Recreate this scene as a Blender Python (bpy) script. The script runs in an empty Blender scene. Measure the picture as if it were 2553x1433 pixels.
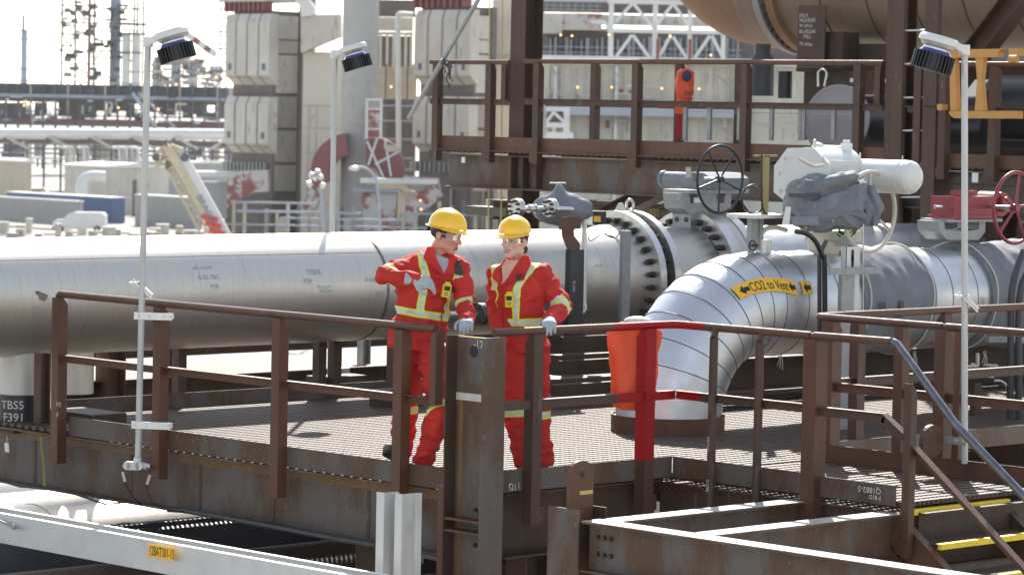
import bpy, math, random
import numpy as np
from mathutils import Vector, Matrix, noise as mnoise
R_ = math.radians
SC = bpy.context.scene
# ---------------------------------------------------------------- camera, world, sun, exposure
W, H, F = 2553.0, 1433.0, 8030.4
PITCH, ROLL, HEAD = 0.05526, 0.02004, 0.7999
CAM = np.array([-14.9276, -15.6355, 2.578])
fw = np.array([math.cos(HEAD)*math.cos(PITCH), math.sin(HEAD)*math.cos(PITCH), -math.sin(PITCH)])
rt = np.array([math.sin(HEAD), -math.cos(HEAD), 0.0])
up = np.cross(rt, fw)
cR, sR = math.cos(ROLL), math.sin(ROLL)
cam_r = rt*cR - (-up*sR) * 1.0 if False else rt*cR + up*sR
cam_u = -rt*sR + up*cR
cam_r, cam_u = rt*cR + up*sR, up*cR - rt*sR
cd = bpy.data.cameras.new('camera'); cam = bpy.data.objects.new('camera', cd); SC.collection.objects.link(cam)
cd.sensor_width = 36.0; cd.lens = F/W*36.0; cd.clip_start = 0.5; cd.clip_end = 6000
cam.matrix_world = Matrix(((cam_r[0], cam_u[0], -fw[0], CAM[0]), (cam_r[1], cam_u[1], -fw[1], CAM[1]),
                           (cam_r[2], cam_u[2], -fw[2], CAM[2]), (0, 0, 0, 1)))
cd.dof.use_dof = True; cd.dof.focus_distance = 22.5; cd.dof.aperture_fstop = 5.6
SC.camera = cam
SUN_AZ, SUN_EL = HEAD - R_(2), R_(41)          # sun stands behind the plant, a little to the right
sdir = Vector((math.cos(SUN_AZ)*math.cos(SUN_EL), math.sin(SUN_AZ)*math.cos(SUN_EL), math.sin(SUN_EL)))
wd = bpy.data.worlds.new('World'); SC.world = wd; wd.use_nodes = True
nt = wd.node_tree; nt.nodes.clear()
bo = nt.nodes.new('ShaderNodeOutputWorld'); bg = nt.nodes.new('ShaderNodeBackground'); sk = nt.nodes.new('ShaderNodeTexSky')
sk.sky_type = 'NISHITA'; sk.sun_disc = False; sk.sun_elevation = SUN_EL; sk.sun_rotation = math.pi/2 - SUN_AZ
sk.air_density = 1.0; sk.dust_density = 0.6; sk.ozone_density = 1.0
bg.inputs[1].default_value = 0.15
hs = nt.nodes.new('ShaderNodeHueSaturation'); hs.inputs['Saturation'].default_value = .55      # thin haze takes most of the blue out of the sky
nt.links.new(sk.outputs[0], hs.inputs['Color']); nt.links.new(hs.outputs[0], bg.inputs[0]); nt.links.new(bg.outputs[0], bo.inputs[0])
sl = bpy.data.lights.new('sun', 'SUN'); sl.energy = 4.5; sl.angle = R_(0.5); sl.color = (1.0, 0.95, 0.87)
so = bpy.data.objects.new('sun', sl); SC.collection.objects.link(so)
so.rotation_euler = (-sdir).to_track_quat('-Z', 'Y').to_euler()
SC.view_settings.view_transform = 'Standard'; SC.view_settings.look = 'None'
SC.view_settings.exposure = 0.85; SC.view_settings.gamma = 1.0
# ---------------------------------------------------------------- pixel of the photograph -> point of the place
def ray(px, py):
    x = px - W/2; y = H/2 - py
    return fw*F + rt*(x*cR - y*sR) + up*(x*sR + y*cR)
def az_(px, py, z): d = ray(px, py); return CAM + d*(z - CAM[2])/d[2]
def ax_(px, py, X): d = ray(px, py); return CAM + d*(X - CAM[0])/d[0]
def ay_(px, py, Y): d = ray(px, py); return CAM + d*(Y - CAM[1])/d[1]
def ad_(px, py, D): return CAM + ray(px, py)*D/F
def dep(P): return float((np.asarray(P, float) - CAM) @ fw)
def scl(P): return F/dep(P)
A = lambda *a: np.array(a, float)
X_, Y_, Z_ = A(1, 0, 0), A(0, 1, 0), A(0, 0, 1)
FH = A(math.cos(HEAD), math.sin(HEAD), 0)      # horizontal heading of the camera; RH = to its right
RH = A(math.sin(HEAD), -math.cos(HEAD), 0)
def nrm(v): v = np.asarray(v, float); n = np.linalg.norm(v); return v/n if n > 1e-12 else v
def perp(ax):
    ax = nrm(ax); t = Z_ if abs(ax[2]) < .9 else X_
    a = nrm(np.cross(ax, t)); return a, np.cross(ax, a)
# ---------------------------------------------------------------- mesh builder
_txt = {}
def glyphs(s):
    if s not in _txt:
        c = bpy.data.curves.new('t', 'FONT'); c.body = s; c.size = 1.0; c.resolution_u = 3
        o = bpy.data.objects.new('t', c); SC.collection.objects.link(o)
        bpy.context.view_layer.update()
        me = bpy.data.meshes.new_from_object(o.evaluated_get(bpy.context.evaluated_depsgraph_get()))
        v = np.array([q.co[:] for q in me.vertices]) if len(me.vertices) else np.zeros((0, 3))
        f = [tuple(p.vertices) for p in me.polygons]
        bpy.data.objects.remove(o); bpy.data.curves.remove(c); bpy.data.meshes.remove(me)
        _txt[s] = (v, f)
    return _txt[s]
class MB:
    def __init__(s): s.v = []; s.f = []; s.s = []; s.m = []; s.n = 0; s.mi = 0
    def add(s, vs, fs, smooth=False):
        vs = np.asarray(vs, float); b = s.n; s.v.append(vs); s.n += len(vs)
        for f in fs: s.f.append(tuple(i+b for i in f)); s.s.append(smooth); s.m.append(s.mi)
        return s
    def obox(s, c, ex, ey, ez):
        c, ex, ey, ez = [np.asarray(q, float) for q in (c, ex, ey, ez)]
        v = [c+a*ex+b*ey+d*ez for d in (-1, 1) for b in (-1, 1) for a in (-1, 1)]
        f = [(0, 2, 3, 1), (4, 5, 7, 6), (0, 1, 5, 4), (2, 6, 7, 3), (0, 4, 6, 2), (1, 3, 7, 5)]
        if np.dot(np.cross(ex, ey), ez) < 0: f = [q[::-1] for q in f]
        return s.add(v, f)
    def box(s, x0, x1, y0, y1, z0, z1):
        x0, x1 = sorted((x0, x1)); y0, y1 = sorted((y0, y1)); z0, z1 = sorted((z0, z1))
        return s.obox(((x0+x1)/2, (y0+y1)/2, (z0+z1)/2), X_*(x1-x0)/2, Y_*(y1-y0)/2, Z_*(z1-z0)/2)
    def bar(s, p, q, w, h, upv=Z_, off=(0, 0)):
        p, q = np.asarray(p, float), np.asarray(q, float); d = q-p; L = np.linalg.norm(d); d = d/L
        sd = nrm(np.cross(d, upv)); u2 = np.cross(sd, d)
        c = (p+q)/2 + sd*off[0] + u2*off[1]
        return s.obox(c, d*L/2, sd*w/2, u2*h/2)
    def cyl(s, p, q, r0, r1=None, n=16, caps=True, smooth=True):
        p, q = np.asarray(p, float), np.asarray(q, float); r1 = r0 if r1 is None else r1
        a, b = perp(q-p); t = np.arange(n)*2*math.pi/n
        c = np.outer(np.cos(t), a)+np.outer(np.sin(t), b)
        s.add(np.vstack([p+c*r0, q+c*r1]), [(i, (i+1) % n, n+(i+1) % n, n+i) for i in range(n)], smooth)
        if caps:
            if r0 > 1e-6: s.add(p+c*r0, [tuple(range(n))[::-1]])
            if r1 > 1e-6: s.add(q+c*r1, [tuple(range(n))])
        return s
    def lathe(s, o, ax, prof, n=24, smooth=True, ang=None):
        o = np.asarray(o, float); ax = nrm(ax); a, b = perp(ax)
        full = ang is None; t = np.arange(n)*2*math.pi/n if full else np.linspace(ang[0], ang[1], n)
        c = np.outer(np.cos(t), a)+np.outer(np.sin(t), b)
        sm = smooth
        for (d0, r0), (d1, r1) in zip(prof[:-1], prof[1:]):
            s.add(np.vstack([o+ax*d0+c*r0, o+ax*d1+c*r1]), [(i, (i+1) % n, n+(i+1) % n, n+i) for i in range(n if full else n-1)], sm)
        return s
    def tube(s, path, r, n=12, caps=True, smooth=True, closed=False):
        P = [np.asarray(p, float) for p in path]; m = len(P); rs = r if hasattr(r, '__len__') else [r]*m
        T = []
        for i in range(m):
            a = P[i-1] if (i > 0 or closed) else P[i]; b = P[(i+1) % m] if (i < m-1 or closed) else P[i]
            T.append(nrm(b-a))
        u, v = perp(T[0]); rings = []
        t = np.arange(n)*2*math.pi/n
        for i in range(m):
            u = nrm(u - T[i]*np.dot(u, T[i])); v = np.cross(T[i], u)
            rings.append(P[i]+(np.outer(np.cos(t), u)+np.outer(np.sin(t), v))*rs[i])
        fs = []
        for i in range(m if closed else m-1):
            j = (i+1) % m
            fs += [(i*n+k, i*n+(k+1) % n, j*n+(k+1) % n, j*n+k) for k in range(n)]
        s.add(np.vstack(rings), fs, smooth)
        if caps and not closed:
            s.add(rings[0], [tuple(range(n))[::-1]]); s.add(rings[-1], [tuple(range(n))])
        return s
    def ring(s, c, ax, R, r, n=40, k=8, ex=None):
        a, b = perp(ax); 
        return s.tube([np.asarray(c, float)+a*R*math.cos(t)+b*R*math.sin(t) for t in np.arange(n)*2*math.pi/n], r, k, closed=True)
    def ell(s, c, rad, axes=None, nu=14, nv=10, smooth=True):
        c = np.asarray(c, float); ex, ey, ez = axes if axes is not None else (X_, Y_, Z_)
        v = [c-np.asarray(ez)*rad[2]]; f = []
        for j in range(1, nv):
            ph = -math.pi/2+math.pi*j/nv
            for i in range(nu):
                t = 2*math.pi*i/nu
                v.append(c+np.asarray(ex)*rad[0]*math.cos(ph)*math.cos(t)+np.asarray(ey)*rad[1]*math.cos(ph)*math.sin(t)+np.asarray(ez)*rad[2]*math.sin(ph))
        v.append(c+np.asarray(ez)*rad[2]); T = len(v)-1
        for i in range(nu): f.append((0, 1+(i+1) % nu, 1+i))
        for j in range(nv-2):
            for i in range(nu):
                a = 1+j*nu+i; b = 1+j*nu+(i+1) % nu
                f.append((a, b, b+nu, a+nu))
        for i in range(nu): f.append((T, 1+(nv-2)*nu+i, 1+(nv-2)*nu+(i+1) % nu))
        return s.add(v, f, smooth)
    def sec(s, p, q, rects, upv=Z_):
        # a rolled section: rectangles (x0,x1,y0,y1) in the plane across the axis
        p, q = np.asarray(p, float), np.asarray(q, float); d = nrm(q-p); sd = nrm(np.cross(d, upv)); u2 = np.cross(sd, d); L = np.linalg.norm(q-p)
        for x0, x1, y0, y1 in rects:
            s.obox((p+q)/2+sd*(x0+x1)/2+u2*(y0+y1)/2, d*L/2, sd*(x1-x0)/2, u2*(y1-y0)/2)
        return s
    def ib(s, p, q, d, w, tf=.015, tw=.01, upv=Z_):    # axis at mid depth, web along upv
        return s.sec(p, q, [(-w/2, w/2, d/2-tf, d/2), (-w/2, w/2, -d/2, -d/2+tf), (-tw/2, tw/2, -d/2+tf, d/2-tf)], upv)
    def prism(s, poly, o, ex, ey, dv):
        o, ex, ey, dv = [np.asarray(q, float) for q in (o, ex, ey, dv)]; n = len(poly)
        a = [o+ex*x+ey*y for x, y in poly]; b = [q+dv for q in a]
        s.add(a+b, [(i, (i+1) % n, n+(i+1) % n, n+i) for i in range(n)])
        s.add(a, [tuple(range(n))[::-1]]); s.add(b, [tuple(range(n))]); return s
    def grid(s, fn, nu, nv, smooth=True):
        v = [fn(i/nu, j/nv) for j in range(nv+1) for i in range(nu+1)]
        return s.add(v, [(j*(nu+1)+i, j*(nu+1)+i+1, (j+1)*(nu+1)+i+1, (j+1)*(nu+1)+i) for j in range(nv) for i in range(nu)], smooth)
    def text(s, st, fn, size=1.0):
        v, f = glyphs(st)
        if len(v): s.add([fn(a[0]*size, a[1]*size) for a in v], f)
        return s
    def textp(s, st, o, ex, ey, size, jit=0, seed=1):
        o = np.asarray(o, float); ex = nrm(ex); ey = nrm(ey)
        return s.text(st, lambda x, y: o+ex*(x+jit*math.sin(7*y/size+x*3))+ey*(y+jit*math.sin(5*x/size)), size)
ORG = {}
def build(name, mb, mats, parent=None, origin=None):
    v = np.vstack(mb.v); 
    org = ORG[parent.name] if parent is not None else (np.asarray(origin, float) if origin is not None else v.mean(0)*[1, 1, 0]+[0, 0, v[:, 2].min()])
    me = bpy.data.meshes.new(name); me.from_pydata((v-org).tolist(), [], mb.f)
    if not isinstance(mats, (list, tuple)): mats = [mats]
    for m in mats: me.materials.append(m)
    me.polygons.foreach_set('use_smooth', mb.s); me.polygons.foreach_set('material_index', mb.m); me.update()
    o = bpy.data.objects.new(name, me); SC.collection.objects.link(o)
    if parent is not None: o.parent = parent
    else: o.location = org
    ORG[o.name] = org
    return o
def tag(o, label, cat, group=None, kind=None):
    o['label'] = label; o['category'] = cat
    if group: o['group'] = group
    if kind: o['kind'] = kind
    return o
def thing(name, label, cat, loc, group=None):
    o = bpy.data.objects.new(name, None); SC.collection.objects.link(o); o.location = [float(q) for q in loc]
    o.empty_display_size = .2
    ORG[o.name] = np.asarray(loc, float); return tag(o, label, cat, group)
def struct(name, mb, mat, label, cat='ground'):
    o = build(name, mb, mat); o['kind'] = 'structure'; o['label'] = label; o['category'] = cat; return o
def one(name, mb, mat, label, cat, group=None): return tag(build(name, mb, mat), label, cat, group)
def arc(c, ex, ey, r, a0, a1, n=10): return [np.asarray(c, float)+np.asarray(ex)*r*math.cos(t)+np.asarray(ey)*r*math.sin(t) for t in np.linspace(a0, a1, n)]
# ---------------------------------------------------------------- materials
def mat(name, col, rough=.6, metal=0., col2=None, scale=6., amt=.5, stretch=(1, 1, 1), bump=0., bscale=40., detail=6., sharp=0., coat=0., spec=.5, col3=None, s3=30., a3=.5):
    m = bpy.data.materials.new(name); m.use_nodes = True; n = m.node_tree; b = n.nodes['Principled BSDF']
    b.inputs['Roughness'].default_value = rough; b.inputs['Metallic'].default_value = metal
    b.inputs['Specular IOR Level'].default_value = spec
    if coat: b.inputs['Coat Weight'].default_value = coat; b.inputs['Coat Roughness'].default_value = .08
    b.inputs['Base Color'].default_value = (*col, 1)
    def node(t): return n.nodes.new(t)
    tc = node('ShaderNodeTexCoord'); oi = node('ShaderNodeObjectInfo')
    mp = node('ShaderNodeMapping'); mp.inputs['Scale'].default_value = stretch
    ad = node('ShaderNodeVectorMath'); ad.operation = 'ADD'
    mu = node('ShaderNodeMath'); mu.operation = 'MULTIPLY'; mu.inputs[1].default_value = 17.
    n.links.new(oi.outputs['Random'], mu.inputs[0]); n.links.new(tc.outputs['Object'], ad.inputs[0]); n.links.new(mu.outputs[0], ad.inputs[1])
    n.links.new(ad.outputs[0], mp.inputs['Vector'])
    def nz(sc, lo, hi, det=detail):
        t = node('ShaderNodeTexNoise'); t.inputs['Scale'].default_value = sc; t.inputs['Detail'].default_value = det; t.inputs['Roughness'].default_value = .62
        n.links.new(mp.outputs[0], t.inputs['Vector'])
        r = node('ShaderNodeMapRange'); r.inputs[1].default_value = lo; r.inputs[2].default_value = hi
        n.links.new(t.outputs['Fac'], r.inputs[0]); return t, r
    cur = None
    if col2 is not None:
        w = .18*(1-sharp)+.01
        t, r = nz(scale, .5-w+(.5-amt)*.35, .5+w+(.5-amt)*.35)
        mx = node('ShaderNodeMix'); mx.data_type = 'RGBA'; mx.inputs[6].default_value = (*col, 1); mx.inputs[7].default_value = (*col2, 1)
        n.links.new(r.outputs[0], mx.inputs[0]); cur = mx.outputs[2]
    if col3 is not None:
        t, r = nz(s3, .5+(.5-a3)*.35, .62+(.5-a3)*.35)
        mx = node('ShaderNodeMix'); mx.data_type = 'RGBA'; mx.inputs[7].default_value = (*col3, 1); mx.inputs[6].default_value = (*col, 1)
        if cur: n.links.new(cur, mx.inputs[6])
        n.links.new(r.outputs[0], mx.inputs[0]); cur = mx.outputs[2]
    if cur: n.links.new(cur, b.inputs['Base Color'])
    if bump:
        t = node('ShaderNodeTexNoise'); t.inputs['Scale'].default_value = bscale; t.inputs['Detail'].default_value = 4
        n.links.new(mp.outputs[0], t.inputs['Vector'])
        bp = node('ShaderNodeBump'); bp.inputs['Strength'].default_value = bump; bp.inputs['Distance'].default_value = .01
        n.links.new(t.outputs['Fac'], bp.inputs['Height']); n.links.new(bp.outputs[0], b.inputs['Normal'])
        # roughness follows the same grain
        r = node('ShaderNodeMapRange'); r.inputs[1].default_value = .3; r.inputs[2].default_value = .7
        r.inputs[3].default_value = max(0, rough-.08); r.inputs[4].default_value = min(1, rough+.08)
        n.links.new(t.outputs['Fac'], r.inputs[0]); n.links.new(r.outputs[0], b.inputs['Roughness'])
    return m
def emit(name, col, st):
    m = bpy.data.materials.new(name); m.use_nodes = True; b = m.node_tree.nodes['Principled BSDF']
    b.inputs['Base Color'].default_value = (*col, 1); b.inputs['Emission Color'].default_value = (*col, 1); b.inputs['Emission Strength'].default_value = st; return m
V3 = (1, 1, .25)
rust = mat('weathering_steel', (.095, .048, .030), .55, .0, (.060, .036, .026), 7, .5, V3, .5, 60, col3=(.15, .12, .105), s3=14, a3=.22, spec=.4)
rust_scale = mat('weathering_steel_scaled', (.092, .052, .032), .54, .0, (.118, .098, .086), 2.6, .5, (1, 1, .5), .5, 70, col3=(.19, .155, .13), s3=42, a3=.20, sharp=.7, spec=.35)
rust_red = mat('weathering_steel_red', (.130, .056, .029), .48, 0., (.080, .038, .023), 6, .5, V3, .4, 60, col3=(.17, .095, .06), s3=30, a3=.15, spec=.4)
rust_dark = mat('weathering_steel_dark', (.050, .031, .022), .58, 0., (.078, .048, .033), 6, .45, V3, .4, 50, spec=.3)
flange_top = mat('sun_glare_flange', (.48, .46, .44), .36, .1, (.34, .31, .28), 7, .35, (1, 1, 1), .3, 60)  # albedo raised so the colour carries the sun's glare on beam tops
deckm = mat('grating_steel', (.105, .067, .046), .64, .0, (.066, .041, .028), 5, .5, (1, 1, 1), .3, 90)
steel = mat('brushed_stainless', (.62, .59, .535), .45, .85, (.55, .515, .46), 9, .5, (9, .6, .6), .2, 30, col3=(.47, .43, .37), s3=4, a3=.25)
steel_b = mat('machined_stainless', (.62, .61, .59), .34, .9, (.52, .51, .49), 12, .5, (1, 1, 1), .03, 20)
cladm = mat('aluminium_cladding', (.66, .67, .69), .40, .85, (.58, .59, .60), 5, .5, (1, 1, 1), .3, 9)
alum = mat('aluminium', (.68, .68, .67), .42, .75, (.58, .58, .57), 10, .5, V3, .1, 60)
alum_w = mat('aluminium_dull_white', (.66, .66, .64), .5, .3, (.58, .58, .56), 6, .5, (1, 1, 1), .1, 60)
galv = mat('galvanised_steel', (.36, .37, .37), .5, .5, (.27, .28, .28), 14, .5, (1, 1, 1), .1, 60)
polem = mat('pole_paint', (.56, .555, .53), .45, .1, (.45, .44, .42), 9, .4, V3, .05, 60)
white = mat('white_paint', (.72, .72, .69), .42, 0, (.62, .61, .57), 5, .4, (1, 1, 1), .05, 60, coat=.2)
cream = mat('cream_paint', (.62, .58, .48), .5, 0, (.5, .45, .36), 6, .4, (1, 1, 1), .05, 60)
stubm = mat('primed_pipe', (.62, .60, .56), .5, .1, (.45, .40, .33), 6, .35, V3, .2, 40)
black = mat('black_plastic', (.012, .012, .014), .4)
blackp = mat('black_painted_steel', (.020, .020, .024), .42, 0, (.035, .033, .034), 12, .4, V3, .1, 60)
darkgrey = mat('dark_grey_steel', (.07, .072, .078), .5, .1, (.05, .05, .05), 9, .5, (1, 1, 1), .2, 40)
boltm = mat('black_bolts', (.045, .038, .034), .5, .4, (.08, .06, .045), 60, .5)
fabric = mat('grey_insulation_fabric', (.225, .235, .255), .72, 0, (.175, .183, .20), 7, .5, (1, 1, 1), .8, 9, spec=.3)
disc_m = mat('dull_disc_steel', (.34, .31, .31), .55, .2, (.28, .25, .25), 2, .5, (1, 1, 1), .1, 30)
grey_paint = mat('grey_paint', (.20, .215, .24), .42, .1, (.16, .17, .19), 8, .5, (1, 1, 1), .1, 60)
red_paint = mat('red_paint', (.36, .004, .008), .5, 0, (.26, .004, .007), 7, .4, V3, .1, 60, col3=(.12, .02, .012), s3=24, a3=.1, spec=.3)
maroon = mat('maroon_paint', (.30, .018, .030), .38, 0, (.22, .014, .022), 8, .4, (1, 1, 1), .1, 60, coat=.3)
orange = mat('orange_plastic', (.90, .115, .028), .5, 0, (.66, .065, .018), 6, .5, (1, 1, .4), .6, 7)
orange.node_tree.nodes['Principled BSDF'].inputs['Subsurface Weight'].default_value = .25
orange.node_tree.nodes['Principled BSDF'].inputs['Subsurface Scale'].default_value = .12
handsteel = mat('worn_handrail_steel', (.20, .20, .235), .38, .7, (.12, .11, .12), 14, .5, V3, .2, 60)
yellow = mat('safety_yellow', (.85, .62, .02), .5, 0, (.72, .50, .02), 14, .4, (1, 1, 1), .1, 60)
label_y = mat('label_yellow', (.88, .50, .025), .5)
label_y2 = mat('label_dull_yellow', (.34, .27, .10), .6)
ink = mat('label_black', (.015, .015, .015), .6)
chalk = mat('chalk', (.62, .60, .54), .8)
marker = mat('blue_marker', (.27, .33, .39), .6)
paper = mat('paper_tag', (.75, .74, .72), .7)
rope = mat('pale_rope', (.62, .58, .47), .8)
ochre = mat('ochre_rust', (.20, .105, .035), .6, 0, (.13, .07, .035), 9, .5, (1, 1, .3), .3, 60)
tape_y = mat('yellow_tape', (.55, .42, .12), .6)
olive = mat('olive_tray', (.085, .075, .050), .6, 0, (.11, .10, .075), 6, .5)
lens_b = mat('blue_glass', (.03, .03, .22), .12, 0, coat=.6)
clearm = mat('clear_lens', (.55, .55, .52), .12, .6)
orange_st = mat('orange_crossarm', (.60, .30, .075), .55, 0, (.52, .25, .06), 8, .5)
# ================================================================ PLATFORM
def V(x, y, z): return A(x, y, z)
def post(par, x, y, z0, z1, n, d, m=rust, leg=.088, t=.009, cut=.045, name='post', clip=True):
    # angle section: leg A across n (runs along d), leg B runs inwards; upper end of leg B is cut on the skew
    n = nrm(n); d = nrm(d); c = V(x, y, 0)
    mb = MB()
    mb.prism([(0, z0), (leg, z0), (leg, z1), (0, z1)], c+n*.045, d, Z_, -n*t)
    mb.prism([(t, z0), (leg, z0), (leg, z1-.06), (leg-cut, z1), (t, z1)], c+n*.045, -n, Z_, d*t)
    if clip: mb.bar(c+n*.02+d*(leg+.02)+Z_*(z0+.02), c+n*.02+d*(leg+.02)+Z_*(z0+.13), .05, .04, n)
    return build(name, mb, m, par)
def rail_thing(label, group, loc): return thing('guardrail', label, 'guardrail', loc, group)
GR = 'guardrails round the near platform'
# deck -----------------------------------------------------------
def grating(mb, x0, x1, y0, y1, z=0., pitch=.1, w=.056, cp=.05, t=.03, cross=True):
    y = y0+w/2
    while y < y1:
        mb.box(x0, x1, y-w/2, y+w/2, z-t, z); y += pitch
    if cross:
        x = x0+.02
        while x < x1: mb.box(x, x+.012, y0, y1, z-t+.002, z-.004); x += cp
deck = thing('platform', 'steel platform with open grating deck that the two people in red stand on', 'platform', (0.2, .3, -.5))
m = MB(); grating(m, .06, 12.0, .06, 5.8); build('deck_grating', m, deckm, deck)
m = MB(); grating(m, 1.96, 3.4, -2.08, 0.02); build('landing_grating', m, deckm, deck)
def toe(par, p, q, m_=rust_scale, h=.12, z=0., t=.008, name='toe_plate'):
    mb = MB(); p = A(*p, z); q = A(*q, z)
    mb.bar(p+Z_*(h/2-.015), q+Z_*(h/2-.015), t, h+.03)
    mb.bar(p+Z_*(h-.004), q+Z_*(h-.004), .014, .006)
    return build(name, mb, m_, par)
toe(deck, (.05, .3), (.05, 4.71)); toe(deck, (.12, .05), (1.94, .05)); toe(deck, (1.946, .04), (1.946, -1.30))
toe(deck, (.82, 5.85), (9.6, 5.85)); toe(deck, (3.45, .05), (12, .05)); toe(deck, (3.45, .04), (3.45, -2.2), rust_red, .13)
t_ = toe(deck, (1.93, -1.34), (1.93, -2.02), rust_scale, .11)
# framing
def ibeam(label, p, q, d, w, mm=rust, par=None, name='beam', top=None, **k):
    mb = MB(); mb.ib(p, q, d, w, **k)
    if par is not None: return build(name, mb, mm, par)
    return one(name, mb, mm, label, 'steel beam')
e = ibeam('', V(.16, .34, -.265), V(.16, 7.6, -.265), .45, .21, rust_scale, deck, 'edge_beam')
for y in (1.3, 2.35, 3.2, 4.05, 5.3): m = MB(); m.box(.151, .1545, y-.018, y+.018, -.47, -.13); build('rust_streak', m, rust, deck)
m = MB(); m.box(.150, .154, .36, 7.5, -.125, -.056); build('lit_rust_band', m, ochre, deck)  # ochre rust with reflected light painted in along the upper web
ibeam('', V(.3, .14, -.265), V(1.86, .14, -.265), .45, .18, rust_dark, deck, 'edge_beam')
ibeam('', V(1.99, .2, -.265), V(1.99, -2.1, -.265), .40, .16, rust, deck, 'edge_beam')
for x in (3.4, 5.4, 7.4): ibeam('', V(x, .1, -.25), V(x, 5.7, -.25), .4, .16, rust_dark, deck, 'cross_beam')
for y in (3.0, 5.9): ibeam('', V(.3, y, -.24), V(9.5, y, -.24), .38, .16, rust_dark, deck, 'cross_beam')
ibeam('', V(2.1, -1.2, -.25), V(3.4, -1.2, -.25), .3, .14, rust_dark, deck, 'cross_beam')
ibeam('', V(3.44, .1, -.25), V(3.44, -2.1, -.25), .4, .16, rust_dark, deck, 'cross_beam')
m = MB(); q = ax_(1268, 1222, -.02)
m.textp('f211', ay_(1268, 1222, .03), X_, Z_, .065, .004); build('chalk_mark', m, chalk, deck)
m = MB(); p = ax_(2198, 1221, 1.915)
m.text('Q1882-5', lambda x, y: p+A(0, 1, 0)*x*.9+A(0, 0, -1)*(y-.01)*.9+A(-.006, 0, 0), .062)
m.text('P B1D', lambda x, y: p+A(0, 1, 0)*x*.9+A(0, 0, -1)*(y+.045)*.9+A(-.006, 0, 0), .045); build('chalk_mark', m, chalk, deck)
# left guardrail --------------------------------------------------
g = rail_thing('brown guardrail on the left edge of the platform, ending at the man', GR, (0, 2.6, -.2))
m = MB()
m.tube([V(0, 4.80, 1.045), V(0, 4.78, 1.07), V(0, .47, 1.07)], .0285, 12); build('top_rail', m, rust_red, g)
m = MB(); m.sec(V(0, 4.72, .57), V(0, .5, .57), [(-.03, .03, .024, .03), (-.03, -.024, -.032, .024)]); build('mid_rail', m, rust_red, g)
for y in (4.735, 3.455, 2.07, .76): post(g, 0, y, -.25, 1.045, (-1, 0, 0), (0, 1, 0), rust_red)
m = MB(); m.prism([(0, .55), (.07, .55), (.07, 1.05), (.045, 1.085), (0, 1.02)], V(-.04, .42, 0), X_, Z_, Y_*.009)
m.prism([(0, .55), (.05, .55), (.05, 1.02), (0, 1.06)], V(-.04, .43, 0), Y_, Z_, X_*.009); build('end_return', m, rust_red, g)
m = MB(); m.textp('H7', V(-.052, 4.74, .20), -Y_, Z_, .05, .003); m.textp('A', V(-.052, 4.74, .12), -Y_, Z_, .05, .003); build('chalk_mark', m, chalk, g)
# right guardrail with the red painted bay
g = rail_thing('brown guardrail in front of the woman with one bay painted red', GR, (1, 0, -.2))
m = MB(); m.tube([V(.1, 0, 1.07), V(1.25, 0, 1.07)], .0285, 12); build('top_rail', m, rust_red, g)
cr = 1.896
m = MB(); m.tube([V(cr, -.28, 1.07), V(cr, -1.27, 1.07)], .0285, 12); m.cyl(V(cr, -1.27, 1.07), V(cr, -1.30, 1.07), .021); build('top_rail', m, rust_red, g)
m = MB(); m.tube([V(cr, -1.30, 1.07), V(cr, -1.97, 1.075)], .0285, 12); build('top_rail', m, rust_red, g)
m = MB(); m.tube([V(1.245, 0, 1.07), V(cr-.04, 0, 1.07), V(cr, -.04, 1.07), V(cr, -.285, 1.07)], .029, 12); build('painted_rail', m, red_paint, g)
m = MB(); m.sec(V(.1, 0, .57), V(1.3, 0, .57), [(-.03, .03, .024, .03), (.024, .03, -.032, .024)]); build('mid_rail', m, rust, g)
m = MB(); m.sec(V(cr, -.25, .57), V(cr, -1.3, .57), [(-.03, .03, .024, .03), (-.006, .0, -.032, .024)]); build('mid_rail', m, rust, g)
m = MB(); m.sec(V(cr, -1.34, .585), V(cr, -1.93, .585), [(-.03, .03, .0, .006), (-.006, .0, -.06, .0)])
m.sec(V(cr, -1.93, .585), V(cr, -2.13, .455), [(-.03, .03, .0, .006), (-.006, .0, -.06, .0)]); build('mid_rail', m, rust, g)
m = MB(); m.sec(V(1.3, 0, .57), V(cr-.02, 0, .57), [(-.03, .03, .024, .03), (.024, .03, -.032, .024)])
m.sec(V(cr, -.02, .57), V(cr, -.25, .57), [(-.03, .03, .024, .03), (-.006, 0, -.032, .024)]); build('painted_mid_rail', m, red_paint, g)
post(g, .44, 0, -.26, 1.045, (0, -1, 0), (1, 0, 0), rust)
rp = post(g, 1.555, 0, .115, 1.05, (0, -1, 0), (1, 0, 0), red_paint, leg=.098, clip=False); rp['label'] = 'red painted rail post'
post(g, 1.556, 0, -.26, .114, (0, -1, 0), (1, 0, 0), rust, leg=.096)
for y in (-.40, -.83): 
    m = MB(); m.cyl(V(cr-.03, y, -.2), V(cr-.03, y, 1.0), .031, n=14); m.cyl(V(cr-.03, y, 1.0), V(cr-.01, y, 1.06), .028, .02, n=12); build('post', m, rust, g)
post(g, cr, -1.36, -.26, 1.045, (-1, 0, 0), (0, 1, 0), rust_red, leg=.12)
m = MB(); m.textp('HHUG', V(cr-.062, -.385, .30), -Z_, -Y_, .035, .002); m.textp('COPE', V(cr-.062, -.385, .0), -Z_, -Y_, .035, .002); build('chalk_mark', m, chalk, g)
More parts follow.
